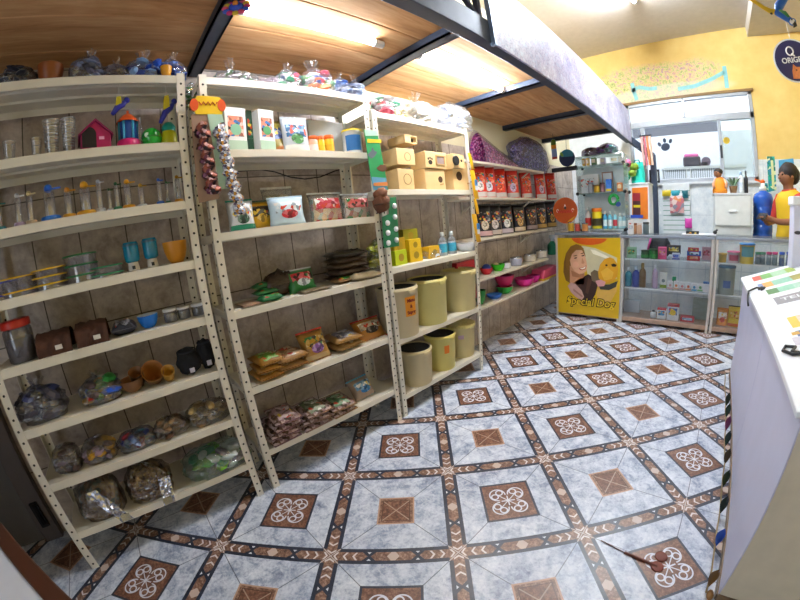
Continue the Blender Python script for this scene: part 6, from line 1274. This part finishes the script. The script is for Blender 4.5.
carton(-0.66, 1.128, 1.0, 0.112, 0.094, PI / 2, 'soap_box', 'lime green soap box lowest in the heap', 'box', 'heap of yellow soap boxes', body='#b8c81c', spot='#a88a1c', d=0.075, turn=4)
carton(-0.66, 1.269, 1.0, 0.112, 0.09, PI / 2, 'soap_box', 'yellow soap box in the middle of the bottom row', 'box', 'heap of yellow soap boxes', body='#e0b81c', spot='#a88a1c', d=0.075, turn=-3)
carton(-0.66, 1.448, 1.0, 0.112, 0.084, PI / 2, 'soap_box', 'yellow soap box at the far end of the bottom row', 'box', 'heap of yellow soap boxes', body='#e0b01c', spot='#a88a1c', d=0.075, turn=2)
carton(-0.68, 1.141, 1.06, 0.112, 0.111, PI / 2, 'soap_box', 'dull gold soap box behind, on the near side', 'box', 'heap of yellow soap boxes', body='#b8941c', spot='#a88a1c', d=0.075, turn=6)
carton(-0.66, 1.265, 1.075, 0.112, 0.076, PI / 2, 'soap_box', 'yellow soap box on the second layer', 'box', 'heap of yellow soap boxes', body='#e4bc1c', spot='#a88a1c', d=0.075, turn=0)
carton(-0.68, 1.261, 1.135, 0.112, 0.084, PI / 2, 'soap_box', 'olive green soap box tilted on top of the heap', 'box', 'heap of yellow soap boxes', body='#9a941c', spot='#a88a1c', d=0.075, turn=-14)
plastic_bag(-0.68, 1.464, 1.0, 0.182, 0.1, PI / 2, 'cotton_bag', 'small white lumpy bag behind the yellow boxes', 'bag', None, cols=('#eceef2', '#d4d8e0'), knot=False)
bottle(-0.66, 1.585, 1.0, 0.065, 0.171, PI / 2, 'liquid_bottle', 'clear bottle with white cap and blue-green label, nearer the boxes', 'bottle', 'clear bottles with blue-green labels', body='#d4dce4', cap='#eef0f2', patch='#3aa0c0', clear=True, fill='#c9d4dc')
bottle(-0.66, 1.691, 1.0, 0.067, 0.17, PI / 2, 'liquid_bottle', 'clear bottle with white cap and blue-green label, nearer the white plate', 'bottle', 'clear bottles with blue-green labels', body='#d4dce4', cap='#eef0f2', patch='#3aa0c0', clear=True, fill='#c9d4dc')
bowl(-0.66, 1.88, 1.0, 0.182, 0.062, PI / 2, 'white_plate', 'white oval plate at the far end of the third shelf', 'plate', None, col='#e4e6ec', inner='#dfe2ea')
tub(-0.66, 1.095, 0.55, 0.278, 0.328, PI / 2, 'feed_tub', 'beige feed tub with black feed and an orange paper label, on the upper tub shelf', 'tub', 'feed tubs on the lower rack', body='#c4b48e', lid='#101014', note=('#e8961c', -0.08, 0.62, 0.42, 0.38), words=('Mistu', '&', 'Super'))
tub(-0.68, 1.402, 0.55, 0.285, 0.326, PI / 2, 'feed_tub', 'pale yellow feed tub with black feed, middle of the upper tub shelf', 'tub', 'feed tubs on the lower rack', body='#cfc47a', lid='#101014')
tub(-0.7, 1.79, 0.55, 0.287, 0.323, PI / 2, 'feed_tub', 'cream-lidded feed tub at the far end of the upper tub shelf', 'tub', 'feed tubs on the lower rack', body='#cdbf88', lid='#d8c878')
carton(-0.8, 2.012, 0.55, 0.274, 0.347, PI / 2, 'red_box', 'red box behind the cream-lidded feed tub', 'box', None, body='#a81c24', patch='#c9c0c0', d=0.05)
tub(-0.66, 1.202, 0.16, 0.247, 0.267, PI / 2, 'feed_tub', 'beige feed tub with black feed, nearest on the lower tub shelf', 'tub', 'feed tubs on the lower rack', body='#c6b68c', lid='#101014')
tub(-0.68, 1.493, 0.16, 0.244, 0.282, PI / 2, 'feed_tub', 'yellow feed tub with a small orange label, middle of the lower tub shelf', 'tub', 'feed tubs on the lower rack', body='#ccc06c', lid='#101014', note=('#e07a1c', -0.42, 0.35, 0.5, 0.22))
tub(-0.7, 1.777, 0.16, 0.239, 0.273, PI / 2, 'feed_tub', 'beige feed tub with faint purple writing, farthest on the lower tub shelf', 'tub', 'feed tubs on the lower rack', body='#c9ba84', lid='#cfc07a', opened=False, note=('#b49ab0', -0.9, 0.4, 0.6, 0.12))
sp_purple(-0.84, 2.731, 1.752, 0.675, 0.288)
plastic_bag(-0.84, 3.53, 1.752, 0.894, 0.414, PI / 2, 'sweet_bag', 'big clear bag of dark blue and purple wrapped sweets', 'bag', None, cols=('#23206a', '#4a3aa0', '#1c1440', '#7a6ac0', '#a8a0d8', '#341c5a'), film='#b4b0dc', knot=False, fillh=0.97, scale=55, d=0.19, lumps=0)
pouch(-0.84, 2.397, 1.432, 0.15, 0.311, PI / 2, 'red_food_bag', 'red pet food bag, first from the rack on the second wall shelf', 'pet food bag', 'red pet food bags', body='#d4281c', patch='#d8431f', emblem='#d8c9c0', foot='#c9c0bc', seal='#b81c16', d=0.09, lean=-4, turn=-38)
pouch(-0.84, 2.551, 1.432, 0.15, 0.312, PI / 2, 'red_food_bag', 'red pet food bag, second from the rack on the second wall shelf', 'pet food bag', 'red pet food bags', body='#d4281c', patch='#d8431f', emblem='#c9c4d0', foot='#c9c0bc', seal='#b81c16', d=0.09, lean=-4, turn=-38)
pouch(-0.84, 2.757, 1.432, 0.15, 0.307, PI / 2, 'red_food_bag', 'red pet food bag, third from the rack on the second wall shelf', 'pet food bag', 'red pet food bags', body='#d4281c', patch='#d8431f', emblem='#d8481c', foot='#c9c0bc', seal='#b81c16', d=0.09, lean=-4, turn=-38)
pouch(-0.84, 3.03, 1.432, 0.15, 0.328, PI / 2, 'red_food_bag', 'red pet food bag, fourth from the rack on the second wall shelf', 'pet food bag', 'red pet food bags', body='#d4281c', patch='#d8431f', emblem='#b8a0c0', foot='#c9c0bc', seal='#b81c16', d=0.09, lean=-4, turn=-38)
pouch(-0.84, 3.364, 1.432, 0.15, 0.331, PI / 2, 'red_food_bag', 'red pet food bag, fifth from the rack on the second wall shelf', 'pet food bag', 'red pet food bags', body='#d4281c', patch='#d8431f', emblem='#c9402a', foot='#c9c0bc', seal='#b81c16', d=0.09, lean=-4, turn=-38)
pouch(-0.84, 3.753, 1.432, 0.15, 0.336, PI / 2, 'red_food_bag', 'red pet food bag, sixth from the rack on the second wall shelf', 'pet food bag', 'red pet food bags', body='#d4281c', patch='#d8431f', emblem='#c0a0c0', foot='#c9c0bc', seal='#b81c16', d=0.09, lean=-4, turn=-38)
pouch(-0.84, 4.102, 1.432, 0.15, 0.349, PI / 2, 'red_food_bag', 'red pet food bag, seventh from the rack on the second wall shelf', 'pet food bag', 'red pet food bags', body='#d4281c', patch='#d8431f', emblem='#c9584a', foot='#c9c0bc', seal='#b81c16', d=0.09, lean=-4, turn=-38)
pouch(-0.84, 2.428, 1.07, 0.155, 0.308, PI / 2, 'black_food_bag', 'black pet food bag, first from the rack on the third wall shelf', 'pet food bag', 'black pet food bags', body='#1c1a26', patch='#2c2838', emblem='#c9b8a0', foot='#c9a0a0', seal='#14121c', d=0.09, lean=-4, turn=-38)
pouch(-0.84, 2.606, 1.07, 0.155, 0.306, PI / 2, 'black_food_bag', 'black pet food bag, second from the rack on the third wall shelf', 'pet food bag', 'black pet food bags', body='#1c1a26', patch='#2c2838', emblem='#b8a8a0', foot='#b8a8a0', seal='#14121c', d=0.09, lean=-4, turn=-38)
pouch(-0.84, 2.842, 1.07, 0.155, 0.304, PI / 2, 'black_food_bag', 'black pet food bag, third from the rack on the third wall shelf', 'pet food bag', 'black pet food bags', body='#1c1a26', patch='#2c2838', emblem='#c9c9c9', foot='#c0b0b8', seal='#14121c', d=0.09, lean=-4, turn=-38)
pouch(-0.84, 3.13, 1.07, 0.155, 0.303, PI / 2, 'black_food_bag', 'black pet food bag, fourth from the rack on the third wall shelf', 'pet food bag', 'black pet food bags', body='#1c1a26', patch='#2c2838', emblem='#b8905a', foot='#c9b8a0', seal='#14121c', d=0.09, lean=-4, turn=-38)
pouch(-0.84, 3.434, 1.07, 0.155, 0.314, PI / 2, 'black_food_bag', 'black pet food bag, fifth from the rack on the third wall shelf', 'pet food bag', 'black pet food bags', body='#1c1a26', patch='#2c2838', emblem='#5a3a30', foot='#8a7a7a', seal='#14121c', d=0.09, lean=-4, turn=-38)
pouch(-0.84, 3.721, 1.07, 0.155, 0.327, PI / 2, 'black_food_bag', 'black pet food bag, sixth from the rack on the third wall shelf', 'pet food bag', 'black pet food bags', body='#1c1a26', patch='#2c2838', emblem='#a8783a', foot='#a8884a', seal='#14121c', d=0.09, lean=-4, turn=-38)
pouch(-0.84, 4.044, 1.07, 0.155, 0.341, PI / 2, 'black_food_bag', 'black pet food bag, seventh from the rack on the third wall shelf', 'pet food bag', 'black pet food bags', body='#1c1a26', patch='#2c2838', emblem='#b8863a', foot='#b8904a', seal='#14121c', d=0.09, lean=-4, turn=-38)
can(-0.84, 2.806, 0.715, 0.083, 0.063, PI / 2, 'pet_food_tin', 'first tin from the green toys on the tin shelf', 'tin', 'pet food tins', patch='#e0dfe2')
can(-0.84, 3.008, 0.715, 0.13, 0.09, PI / 2, 'pet_food_tin', 'widest tin, with a bluish label, second on the tin shelf', 'tin', 'pet food tins', patch='#b4b4c8')
can(-0.84, 3.355, 0.715, 0.139, 0.083, PI / 2, 'pet_food_tin', 'third tin with a pale tan label', 'tin', 'pet food tins', patch='#c9c0b4')
can(-0.84, 3.682, 0.715, 0.136, 0.095, PI / 2, 'pet_food_tin', 'last tin, next to the green spray bottle', 'tin', 'pet food tins', patch='#cfc4b8')
bottle(-0.84, 4.029, 0.715, 0.131, 0.254, PI / 2, 'spray_bottle', 'green bottle with a pale trigger at the end of the tin shelf', 'bottle', None, body='#1c7a5a', cap='#b4c0cc', shape='trigger')
bowl(-0.84, 2.627, 0.715, 0.14, 0.068, PI / 2, 'pet_dish', 'bright green pet dish on the tin shelf', 'dish', 'coloured toys on the tin shelf', col='#3ac41c', inner='#2a9a1c')
bowl(-0.84, 2.413, 0.715, 0.124, 0.06, PI / 2, 'pet_dish', 'red pet dish beside the rack post on the tin shelf', 'dish', 'coloured toys on the tin shelf', col='#c41c2a', inner='#a81c20')
sp_toyball(-0.87, 2.459, 0.715, 0.096, 0.159, 'blue and green toy ball above the red dish')
sp_toyball(-0.87, 2.641, 0.715, 0.08, 0.116, 'cream toy ball behind the bright green dish')
bowl(-0.84, 2.28, 0.455, 0.112, 0.132, PI / 2, 'pet_basin', 'green basin beside the rack post on the lowest wall shelf', 'basin', 'coloured basins', col='#1c8a3a', inner='#14662a')
bowl(-0.84, 2.527, 0.455, 0.159, 0.043, PI / 2, 'pet_basin', 'blue basin at the front of the lowest wall shelf', 'basin', 'coloured basins', col='#2a6ac8', inner='#3a7ad8')
bowl(-0.86, 2.773, 0.455, 0.178, 0.076, PI / 2, 'pet_basin', 'green basin with a pink rim, upside down', 'basin', 'coloured basins', col='#2a9a3a', inner='#d8387a')
bowl(-0.87, 2.791, 0.53, 0.21, 0.114, PI / 2, 'pet_basin', 'dark magenta basin at the back of the lowest wall shelf', 'basin', 'coloured basins', col='#b81c5a', inner='#8a1444')
bowl(-0.84, 3.189, 0.455, 0.228, 0.091, PI / 2, 'pet_basin', 'hot pink basin in the middle of the lowest wall shelf', 'basin', 'coloured basins', col='#e02a9a', inner='#b41c7a')
bowl(-0.84, 3.421, 0.455, 0.167, 0.086, PI / 2, 'pet_basin', 'magenta basin half behind the hot pink one', 'basin', 'coloured basins', col='#d01c8a', inner='#a0146a')
sp_pinkbox(-0.84, 3.797, 0.455, 0.539, 0.127)
bottle(-0.304, 3.9, 1.05, 0.071, 0.256, 0, 'spray_tube', 'white and red tube at the near end of the glass cubes', 'tube', None, body='#e0dcdc', cap='#c9d8e0', patch='#c4302a')
bottle(-0.195, 3.9, 1.05, 0.117, 0.239, 0, 'yellow_bottle', 'yellow bottle with orange cap and black mark in the glass cubes', 'bottle', None, body='#e0c81c', cap='#e07a1c', shape='jar', patch='#3a3418')
bottle(-0.097, 3.9, 1.05, 0.049, 0.201, 0, 'cosmetic_bottle', 'pale blue bottle, first from the yellow bottle in the glass cubes', 'bottle', 'pale blue bottles in the glass cubes', body='#3fa0d0', cap='#eef2f4', patch='#d8e8f0')
bottle(-0.037, 3.9, 1.05, 0.048, 0.199, 0, 'cosmetic_bottle', 'pale blue bottle, second from the yellow bottle in the glass cubes', 'bottle', 'pale blue bottles in the glass cubes', body='#6ac0d8', cap='#eef2f4', patch='#e8f0f4')
bottle(0.022, 3.9, 1.05, 0.048, 0.197, 0, 'cosmetic_bottle', 'pale blue bottle, third from the yellow bottle in the glass cubes', 'bottle', 'pale blue bottles in the glass cubes', body='#8ad0e0', cap='#eef2f4', patch='#c9404a')
bottle(0.08, 3.9, 1.05, 0.048, 0.173, 0, 'cosmetic_bottle', 'pale blue bottle, fourth from the yellow bottle in the glass cubes', 'bottle', 'pale blue bottles in the glass cubes', body='#b0dce4', cap='#eef2f4', patch='#e0ecf0')
bottle(0.126, 3.9, 1.05, 0.048, 0.172, 0, 'cosmetic_bottle', 'pale blue bottle, fifth from the yellow bottle in the glass cubes', 'bottle', 'pale blue bottles in the glass cubes', body='#9ac8d8', cap='#eef2f4', patch='#e4eef2')
sp_ring(0.018, 3.88, 1.225, 0.14, 0.181)
carton(-0.162, 4.0, 1.05, 0.122, 0.17, 0, 'grey_box', 'dark grey box behind the yellow bottle in the glass cubes', 'box', None, body='#4a5668', d=0.05)
bottle(-0.256, 3.9, gz[1]+.003, 0.059, 0.128, 0, 'small_bottle', 'slim grey bottle on the middle glass plate', 'bottle', None, body='#b4b8c4', cap='#8a90a4', shape='jar')
bottle(-0.179, 3.9, gz[1]+.003, 0.07, 0.093, 0, 'small_bottle', 'yellow jar on the middle glass plate', 'bottle', None, body='#d8a82a', cap='#7a5a1c', shape='jar')
bottle(-0.112, 3.9, gz[1]+.003, 0.058, 0.115, 0, 'small_bottle', 'dull purple bottle on the middle glass plate', 'bottle', None, body='#7a5660', cap='#4a3440', shape='jar')
carton(-0.034, 3.9, gz[1]+.003, 0.059, 0.148, 0, 'blue_carton', 'blue carton with a yellow foot on the middle glass plate', 'box', None, body='#1c6ac8', band='#d8b82a', d=0.05)
carton(0.093, 3.9, gz[1]+.003, 0.059, 0.101, 0, 'tan_carton', 'orange-tan carton by the end of the middle glass plate', 'box', None, body='#c9783a', patch='#e0c8a0', d=0.05)
carton(-0.305, 4.0, gz[1]+.003, 0.264, 0.227, 0, 'white_case', 'big white box standing in the glass cubes', 'box', None, body='#e6ebef', patch='#d8e2e8', d=0.08)
sp_frame(-0.074, 4.02, gz[1]+.003, 0.133, 0.246)
carton(-0.312, 3.9, gz[2]+.003, 0.031, 0.094, 0, 'small_carton', 'mustard carton, nearest on the upper glass plate', 'box', 'cartons on the upper glass plate', body='#c9962a', patch='#d8c8a8', d=0.06)
carton(-0.262, 3.9, gz[2]+.003, 0.031, 0.094, 0, 'small_carton', 'yellow carton beside the mustard one', 'box', 'cartons on the upper glass plate', body='#d8a81c', patch='#d8c8a8', d=0.06)
carton(-0.189, 3.9, gz[2]+.003, 0.055, 0.093, 0, 'small_carton', 'dark green carton on the upper glass plate', 'box', 'cartons on the upper glass plate', body='#4a6a3a', patch='#d8c8a8', d=0.06)
carton(-0.083, 3.9, gz[2]+.003, 0.056, 0.08, 0, 'small_carton', 'mauve carton on the upper glass plate', 'box', 'cartons on the upper glass plate', body='#b4a8c0', patch='#d8c8a8', d=0.06)
carton(0.053, 3.9, gz[2]+.003, 0.091, 0.079, 0, 'small_carton', 'wide white carton on the upper glass plate', 'box', 'cartons on the upper glass plate', body='#d4dade', patch='#d8c8a8', d=0.06)
plastic_bag(-0.213, 3.9, gz[3]-.055, 0.232, 0.14, 0, 'purple_bag', 'purple-brown bag on the topmost glass plate', 'bag', 'bags on the topmost glass plate', cols=('#5a3a6a', '#7a4a5a', '#3a2440', '#8a6a8a'), film='#b4a8c0', knot=False, d=0.16)
plastic_bag(-0.017, 3.9, gz[3]-.055, 0.23, 0.171, 0, 'purple_bag', 'purple and teal bag at the far end of the topmost glass plate', 'bag', 'bags on the topmost glass plate', cols=('#6a3a8a', '#2a7a7a', '#4a2450', '#3a8a8a'), film='#b4a8c0', knot=False, d=0.16)
can(-0.465, 3.73, 1.021, 0.07, 0.118, 0, 'small_tin', 'round yellow and green tin on the showcase top', 'tin', 'small tins on the showcase top', body='#5a7a3a', patch='#d8a82a')
can(-0.385, 3.73, 1.021, 0.058, 0.104, 0, 'small_tin', 'white tin with red dot on the showcase top', 'tin', 'small tins on the showcase top', body='#dcdcdc', patch='#d0504a')
can(-0.294, 3.73, 1.021, 0.069, 0.102, 0, 'small_tin', 'pale tin with orange lid on the showcase top', 'tin', 'small tins on the showcase top', body='#d0d4d4', patch='#d08a4a')
carton(0.222, 3.8, 0.991, 0.058, 0.154, 0, 'white_carton', 'small white carton at the foot of the white unit', 'box', None, body='#d8d8da', patch='#b8c0c8', d=0.05)
bottle(0.246, 3.85, 0.991, 0.067, 0.119, 0, 'spice_jar', 'brown jar under the orange poster', 'jar', 'jars under the orange poster', body='#a87a5a', cap='#7a4a34', shape='jar')
bottle(0.308, 3.85, 0.991, 0.055, 0.119, 0, 'spice_jar', 'pink-tan jar under the orange poster', 'jar', 'jars under the orange poster', body='#c9a08a', cap='#d8c8c0', shape='jar')
bottle(0.38, 3.85, 0.991, 0.066, 0.129, 0, 'spice_jar', 'dark grey jar beside the steel post', 'jar', 'jars under the orange poster', body='#5a6a70', cap='#2a3034', shape='jar')
sp_turq(0.251, 4.25, bz+.015, 0.169, 0.249)
sp_flowerpot(0.168, 4.25, bz+.015, 0.17, 0.251)
sp_orangeflag(0.284, 4.88, 1.851, 0.161, 0.401)
sp_hang(0.495, 5.2, 1.439, 0.126, 0.083, 'yellow', '#d8c02a')
sp_hang(0.62, 5.2, 1.436, 0.125, 0.082, 'teal', '#2aa0b4')
sp_hang(0.751, 5.2, 1.406, 0.083, 0.109, 'dark teal', '#1c6a78')
sp_hang(0.636, 5.2, 1.202, 0.195, 0.247, 'pink patterned', '#d8a8a8')
sp_hang(0.793, 5.2, 0.997, 0.097, 0.136, 'bright pink', '#d84ab0')
carton(0.88, 3.8, 0.991, 0.133, 0.04, 0, 'black_box', 'small black box on the showcase top', 'box', None, body='#16161c', patch='#24242e', d=0.06)
sp_tray(0.946, 3.85, 0.989, 0.354, 0.051)
carton(0.231, 3.8, 0.73, 0.102, 0.119, 0, 'green_carton', 'pale green carton at the near end of the first case shelf', 'box', None, body='#9ac8a4', patch='#4a9a5a', d=0.06)
bottle(0.382, 3.8, 0.73, 0.098, 0.09, 0, 'green_bottle', 'dark green bottle on the first case shelf', 'bottle', None, body='#1c5a34', cap='#16402a', shape='jar', patch='#2a8a3a')
bottle(0.47, 3.8, 0.73, 0.098, 0.103, 0, 'green_bottle', 'brighter green bottle touching the pink carton', 'bottle', None, body='#1c7a34', cap='#16502a', shape='jar', patch='#2a9a44')
carton(0.567, 3.8, 0.73, 0.091, 0.127, 0, 'pink_carton', 'pink carton in the middle of the first case shelf', 'box', None, body='#e0508a', patch='#e87aa8', d=0.06)
carton(0.713, 3.8, 0.73, 0.081, 0.069, 0, 'blue_carton', 'low blue and white carton under the black one', 'box', None, body='#c4cce0', band='#2a3a9a', patch='#3a5ac0', d=0.06)
carton(0.682, 3.9, 0.775, 0.147, 0.097, 0, 'black_carton', 'black and yellow carton stacked behind the low blue carton', 'box', None, body='#1c1c28', patch='#c9b03a', d=0.07)
carton(0.897, 3.8, 0.73, 0.134, 0.056, 0, 'red_carton', 'red carton lowest of the red and blue pile', 'box', 'red and blue cartons', body='#c4303a', patch='#d88a7a', d=0.06)
carton(0.901, 3.8, 0.777, 0.145, 0.051, 0, 'blue_red_carton', 'blue carton in the middle of the red and blue pile', 'box', 'red and blue cartons', body='#2a5ab8', patch='#c9d8e8', d=0.06)
carton(0.894, 3.8, 0.82, 0.113, 0.041, 0, 'red_carton', 'red carton topping the red and blue pile', 'box', 'red and blue cartons', body='#c8343c', patch='#8a2a30', d=0.06)
carton(1.03, 3.9, 0.73, 0.094, 0.134, 0, 'pale_pink_carton', 'pale pink carton at the far end of the first case shelf', 'box', None, body='#e4b4c4', patch='#d8708a', d=0.06)
sp_blackbag(0.522, 3.95, 0.73, 0.268, 0.222)
bottle(0.196, 3.8, 0.41, 0.079, 0.215, 0, 'teal_bottle', 'teal bottle with a white cap, nearest on the second case shelf', 'bottle', None, body='#1c86a0', cap='#e8ecf0')
bottle(0.281, 3.8, 0.41, 0.089, 0.23, 0, 'blue_bottle', 'dark blue bottle with a pale cap on the second case shelf', 'bottle', None, body='#1c3a9a', cap='#c9d4e4')
bottle(0.355, 3.8, 0.41, 0.078, 0.266, 0, 'amber_bottle', 'amber bottle on the second case shelf', 'bottle', None, body='#7a5a2a', cap='#a88a4a')
bottle(0.494, 3.8, 0.41, 0.066, 0.262, 0, 'white_spray', 'slim white and mauve spray bottle on the second case shelf', 'bottle', None, body='#c0a8c8', cap='#eef0f4')
carton(0.589, 3.8, 0.41, 0.072, 0.18, 0, 'white_green_carton', 'tall white carton with a green foot on the second case shelf', 'box', None, body='#e6e8e6', band='#8aa83a', spot='#7a8a90', d=0.05)
carton(0.665, 3.8, 0.41, 0.057, 0.088, 0, 'medicine_box', 'small white medicine box, first after the tall white carton', 'box', 'row of medicine boxes', body='#e4e6ea', spot='#c99aa0', band='#d0a0a8', d=0.04)
carton(0.73, 3.8, 0.41, 0.057, 0.092, 0, 'medicine_box', 'small white medicine box, second after the tall white carton', 'box', 'row of medicine boxes', body='#e4e6ea', spot='#e0803a', band='#e0b090', d=0.04)
carton(0.795, 3.8, 0.41, 0.057, 0.086, 0, 'medicine_box', 'small white medicine box, third after the tall white carton', 'box', 'row of medicine boxes', body='#e4e6ea', spot='#c9707a', band='#c08a90', d=0.04)
carton(0.859, 3.8, 0.41, 0.057, 0.091, 0, 'medicine_box', 'small white medicine box, fourth after the tall white carton', 'box', 'row of medicine boxes', body='#e4e6ea', spot='#e06a3a', band='#e09060', d=0.04)
carton(0.923, 3.8, 0.41, 0.057, 0.085, 0, 'medicine_box', 'small white medicine box, fifth after the tall white carton', 'box', 'row of medicine boxes', body='#e4e6ea', spot='#3a90c0', band='#4aa0d0', d=0.04)
carton(0.986, 3.8, 0.41, 0.058, 0.089, 0, 'medicine_box', 'small white medicine box, sixth after the tall white carton', 'box', 'row of medicine boxes', body='#e4e6ea', spot='#5aa05a', band='#70b070', d=0.04)
carton(1.046, 3.8, 0.41, 0.062, 0.104, 0, 'blue_top_box', 'white box with a blue top at the end of the medicine row', 'box', None, body='#e4e8ee', lidcol='#2a7ac8', d=0.05)
carton(0.697, 3.9, 0.41, 0.042, 0.12, 0, 'green_packet', 'small green packet behind the medicine boxes', 'box', None, body='#2a9a6a', d=0.03)
bottle(0.498, 3.8, 0.076, 0.067, 0.084, 0, 'white_bottle', 'small white bottle at the bottom of the medicine case', 'bottle', None, body='#d8e0e6', cap='#4a5a6a')
carton(0.592, 3.8, 0.076, 0.094, 0.116, 0, 'red_blue_box', 'white box with red top and blue picture, shorter one', 'box', 'red-topped boxes', body='#dfe4e8', lidcol='#c42a34', patch='#2a8ac0', d=0.06)
carton(0.717, 3.8, 0.076, 0.127, 0.174, 0, 'red_blue_box', 'white box with red top and yellow spot, taller one', 'box', 'red-topped boxes', body='#dfe4ea', lidcol='#b82a34', patch='#2a5ab0', spot='#d8b82a', d=0.07)
carton(0.877, 3.8, 0.076, 0.149, 0.058, 0, 'flat_box', 'flat red and blue box at the bottom of the medicine case', 'box', None, body='#c4404a', patch='#7aa8d8', d=0.07)
carton(1.009, 3.95, 0.076, 0.175, 0.232, 0, 'grey_carton', 'tall grey-green carton at the end of the medicine case bottom', 'box', None, body='#8a988e', d=0.06)
carton(0.226, 3.95, 0.076, 0.182, 0.139, 0, 'pale_carton', 'pale carton at the near end of the medicine case bottom', 'box', None, body='#c4ccd4', d=0.06)
tub(1.196, 3.8, 0.73, 0.091, 0.089, 0, 'small_tub', 'yellow tub at the near end of the tub case', 'tub', 'small tubs in the tub case', body='#d8b02a', lid='#c9a02a', opened=False)
tub(1.307, 3.8, 0.73, 0.131, 0.114, 0, 'small_tub', 'pink and white tub with a pink lid in the tub case', 'tub', 'small tubs in the tub case', body='#d8c0c8', lid='#d8508a', opened=False, note=('#c04a6a', 0, 1.6, 0.2, 0.5))
tub(1.441, 3.8, 0.73, 0.159, 0.199, 0, 'big_tub', 'large yellow tub with a bright blue lid in the tub case', 'tub', None, body='#d8c04a', lid='#2a8ad0', opened=False, note=('#5aa0a8', 0, 1.8, 0.35, 0.5))
bottle(1.552, 3.8, 0.73, 0.055, 0.117, 0, 'lidded_jar', 'clear jar with a green lid next to the big tub', 'jar', 'clear jars with coloured lids', body='#b8c8d0', cap='#2a8a5a', shape='jar', clear=True, fill='#7a98a4')
bottle(1.602, 3.8, 0.73, 0.055, 0.119, 0, 'lidded_jar', 'second clear jar with a green lid', 'jar', 'clear jars with coloured lids', body='#b8c8d0', cap='#2a8a5a', shape='jar', clear=True, fill='#7a98a4')
bottle(1.662, 3.8, 0.73, 0.055, 0.123, 0, 'lidded_jar', 'clear jar with a magenta lid next to the green lids', 'jar', 'clear jars with coloured lids', body='#b8c8d0', cap='#c42a6a', shape='jar', clear=True, fill='#7a98a4')
bottle(1.721, 3.8, 0.73, 0.055, 0.126, 0, 'lidded_jar', 'second clear jar with a magenta lid', 'jar', 'clear jars with coloured lids', body='#b8c8d0', cap='#c42a6a', shape='jar', clear=True, fill='#7a98a4')
bottle(1.791, 3.8, 0.73, 0.055, 0.13, 0, 'lidded_jar', 'clear jar with a blue lid next to the magenta lids', 'jar', 'clear jars with coloured lids', body='#b8c8d0', cap='#2a5ac0', shape='jar', clear=True, fill='#3a64c0')
bottle(1.861, 3.8, 0.73, 0.054, 0.134, 0, 'lidded_jar', 'clear jar with a blue lid nearest the display box', 'jar', 'clear jars with coloured lids', body='#b8c8d0', cap='#2a5ac0', shape='jar', clear=True, fill='#3a64c0')
tub(1.252, 3.8, 0.41, 0.174, 0.291, 0, 'clear_canister', 'tall grey-green canister with a dark teal lid in the tub case', 'canister', None, body='#9aa49a', lid='#2a5a74', opened=False, note=('#4a6aa8', 0, 0.9, 0.25, 0.25), taper=0.95)
pouch(1.247, 3.8, 0.076, 0.123, 0.182, 0, 'orange_pouch', 'orange pouch with a white label at the bottom of the tub case', 'pouch', None, body='#e08a1c', patch='#e8d0b8', emblem='#c8401c', d=0.07)
pouch(1.377, 3.8, 0.076, 0.152, 0.216, 0, 'yellow_pouch', 'yellow pouch with a dark top at the bottom of the tub case', 'pouch', None, body='#e0c01c', patch='#d8a82a', foot='#d86a2a', seal='#3a3a1c', d=0.07)
bottle(1.451, 4.6, ct, 0.07, 0.252, 0, 'spray_bottle', 'pale blue and white bottle beside the potted plant on the cabinet', 'bottle', None, body='#dfe6ee', cap='#9ab4d8', patch='#c4d0e0')
bottle(1.51, 4.6, ct, 0.047, 0.262, 0, 'black_bottle', 'tall slim black bottle at the end of the cabinet top', 'bottle', None, body='#23262e', cap='#2e323c')
sp_sillframe(0.33, 5.24, 1.615, 0.1, 0.155)
# ------------------------------------------------------------------ camera: wide action-camera lens
cd = bpy.data.cameras.new('camera'); cam = bpy.data.objects.new('camera', cd); COL.objects.link(cam)
RM = Matrix(((0.679273, 0.726966, -0.100539), (-0.089891, 0.218381, 0.971715), (-0.728359, 0.651023, -0.213688)))
mw = Matrix((RM[0], RM[1], (-RM[2][0], -RM[2][1], -RM[2][2]))) if False else Matrix((RM[0], RM[1], -RM[2])).transposed().to_4x4()
mw.translation = Vector((0.97425, -0.34521, 1.24991)); cam.matrix_world = mw
cd.type = "PANO"; cq = cd if hasattr(cd, "panorama_type") else cd.cycles
cd.type = "PANO"; cd.sensor_width = 36; cd.sensor_fit = 'HORIZONTAL'; cd.clip_start = .02
cq.panorama_type = 'FISHEYE_LENS_POLYNOMIAL'; cq.fisheye_fov = math.radians(175)
k = [0.064424275, -3.7965779e-06, -2.2694972e-05, 3.52408e-07]
cq.fisheye_polynomial_k0 = 0; cq.fisheye_polynomial_k1, cq.fisheye_polynomial_k2, cq.fisheye_polynomial_k3, cq.fisheye_polynomial_k4 = [-v for v in k]
sc = bpy.context.scene; sc.camera = cam
sc.view_settings.view_transform = 'Standard'; sc.view_settings.look = 'None'; sc.view_settings.gamma = 1; sc.view_settings.exposure = 1.4; sc.view_settings.use_curve_mapping = False
sc.cycles.use_denoising = True; sc.cycles.transparent_max_bounces = 24; sc.cycles.max_bounces = 8; sc.cycles.sample_clamp_indirect = 6
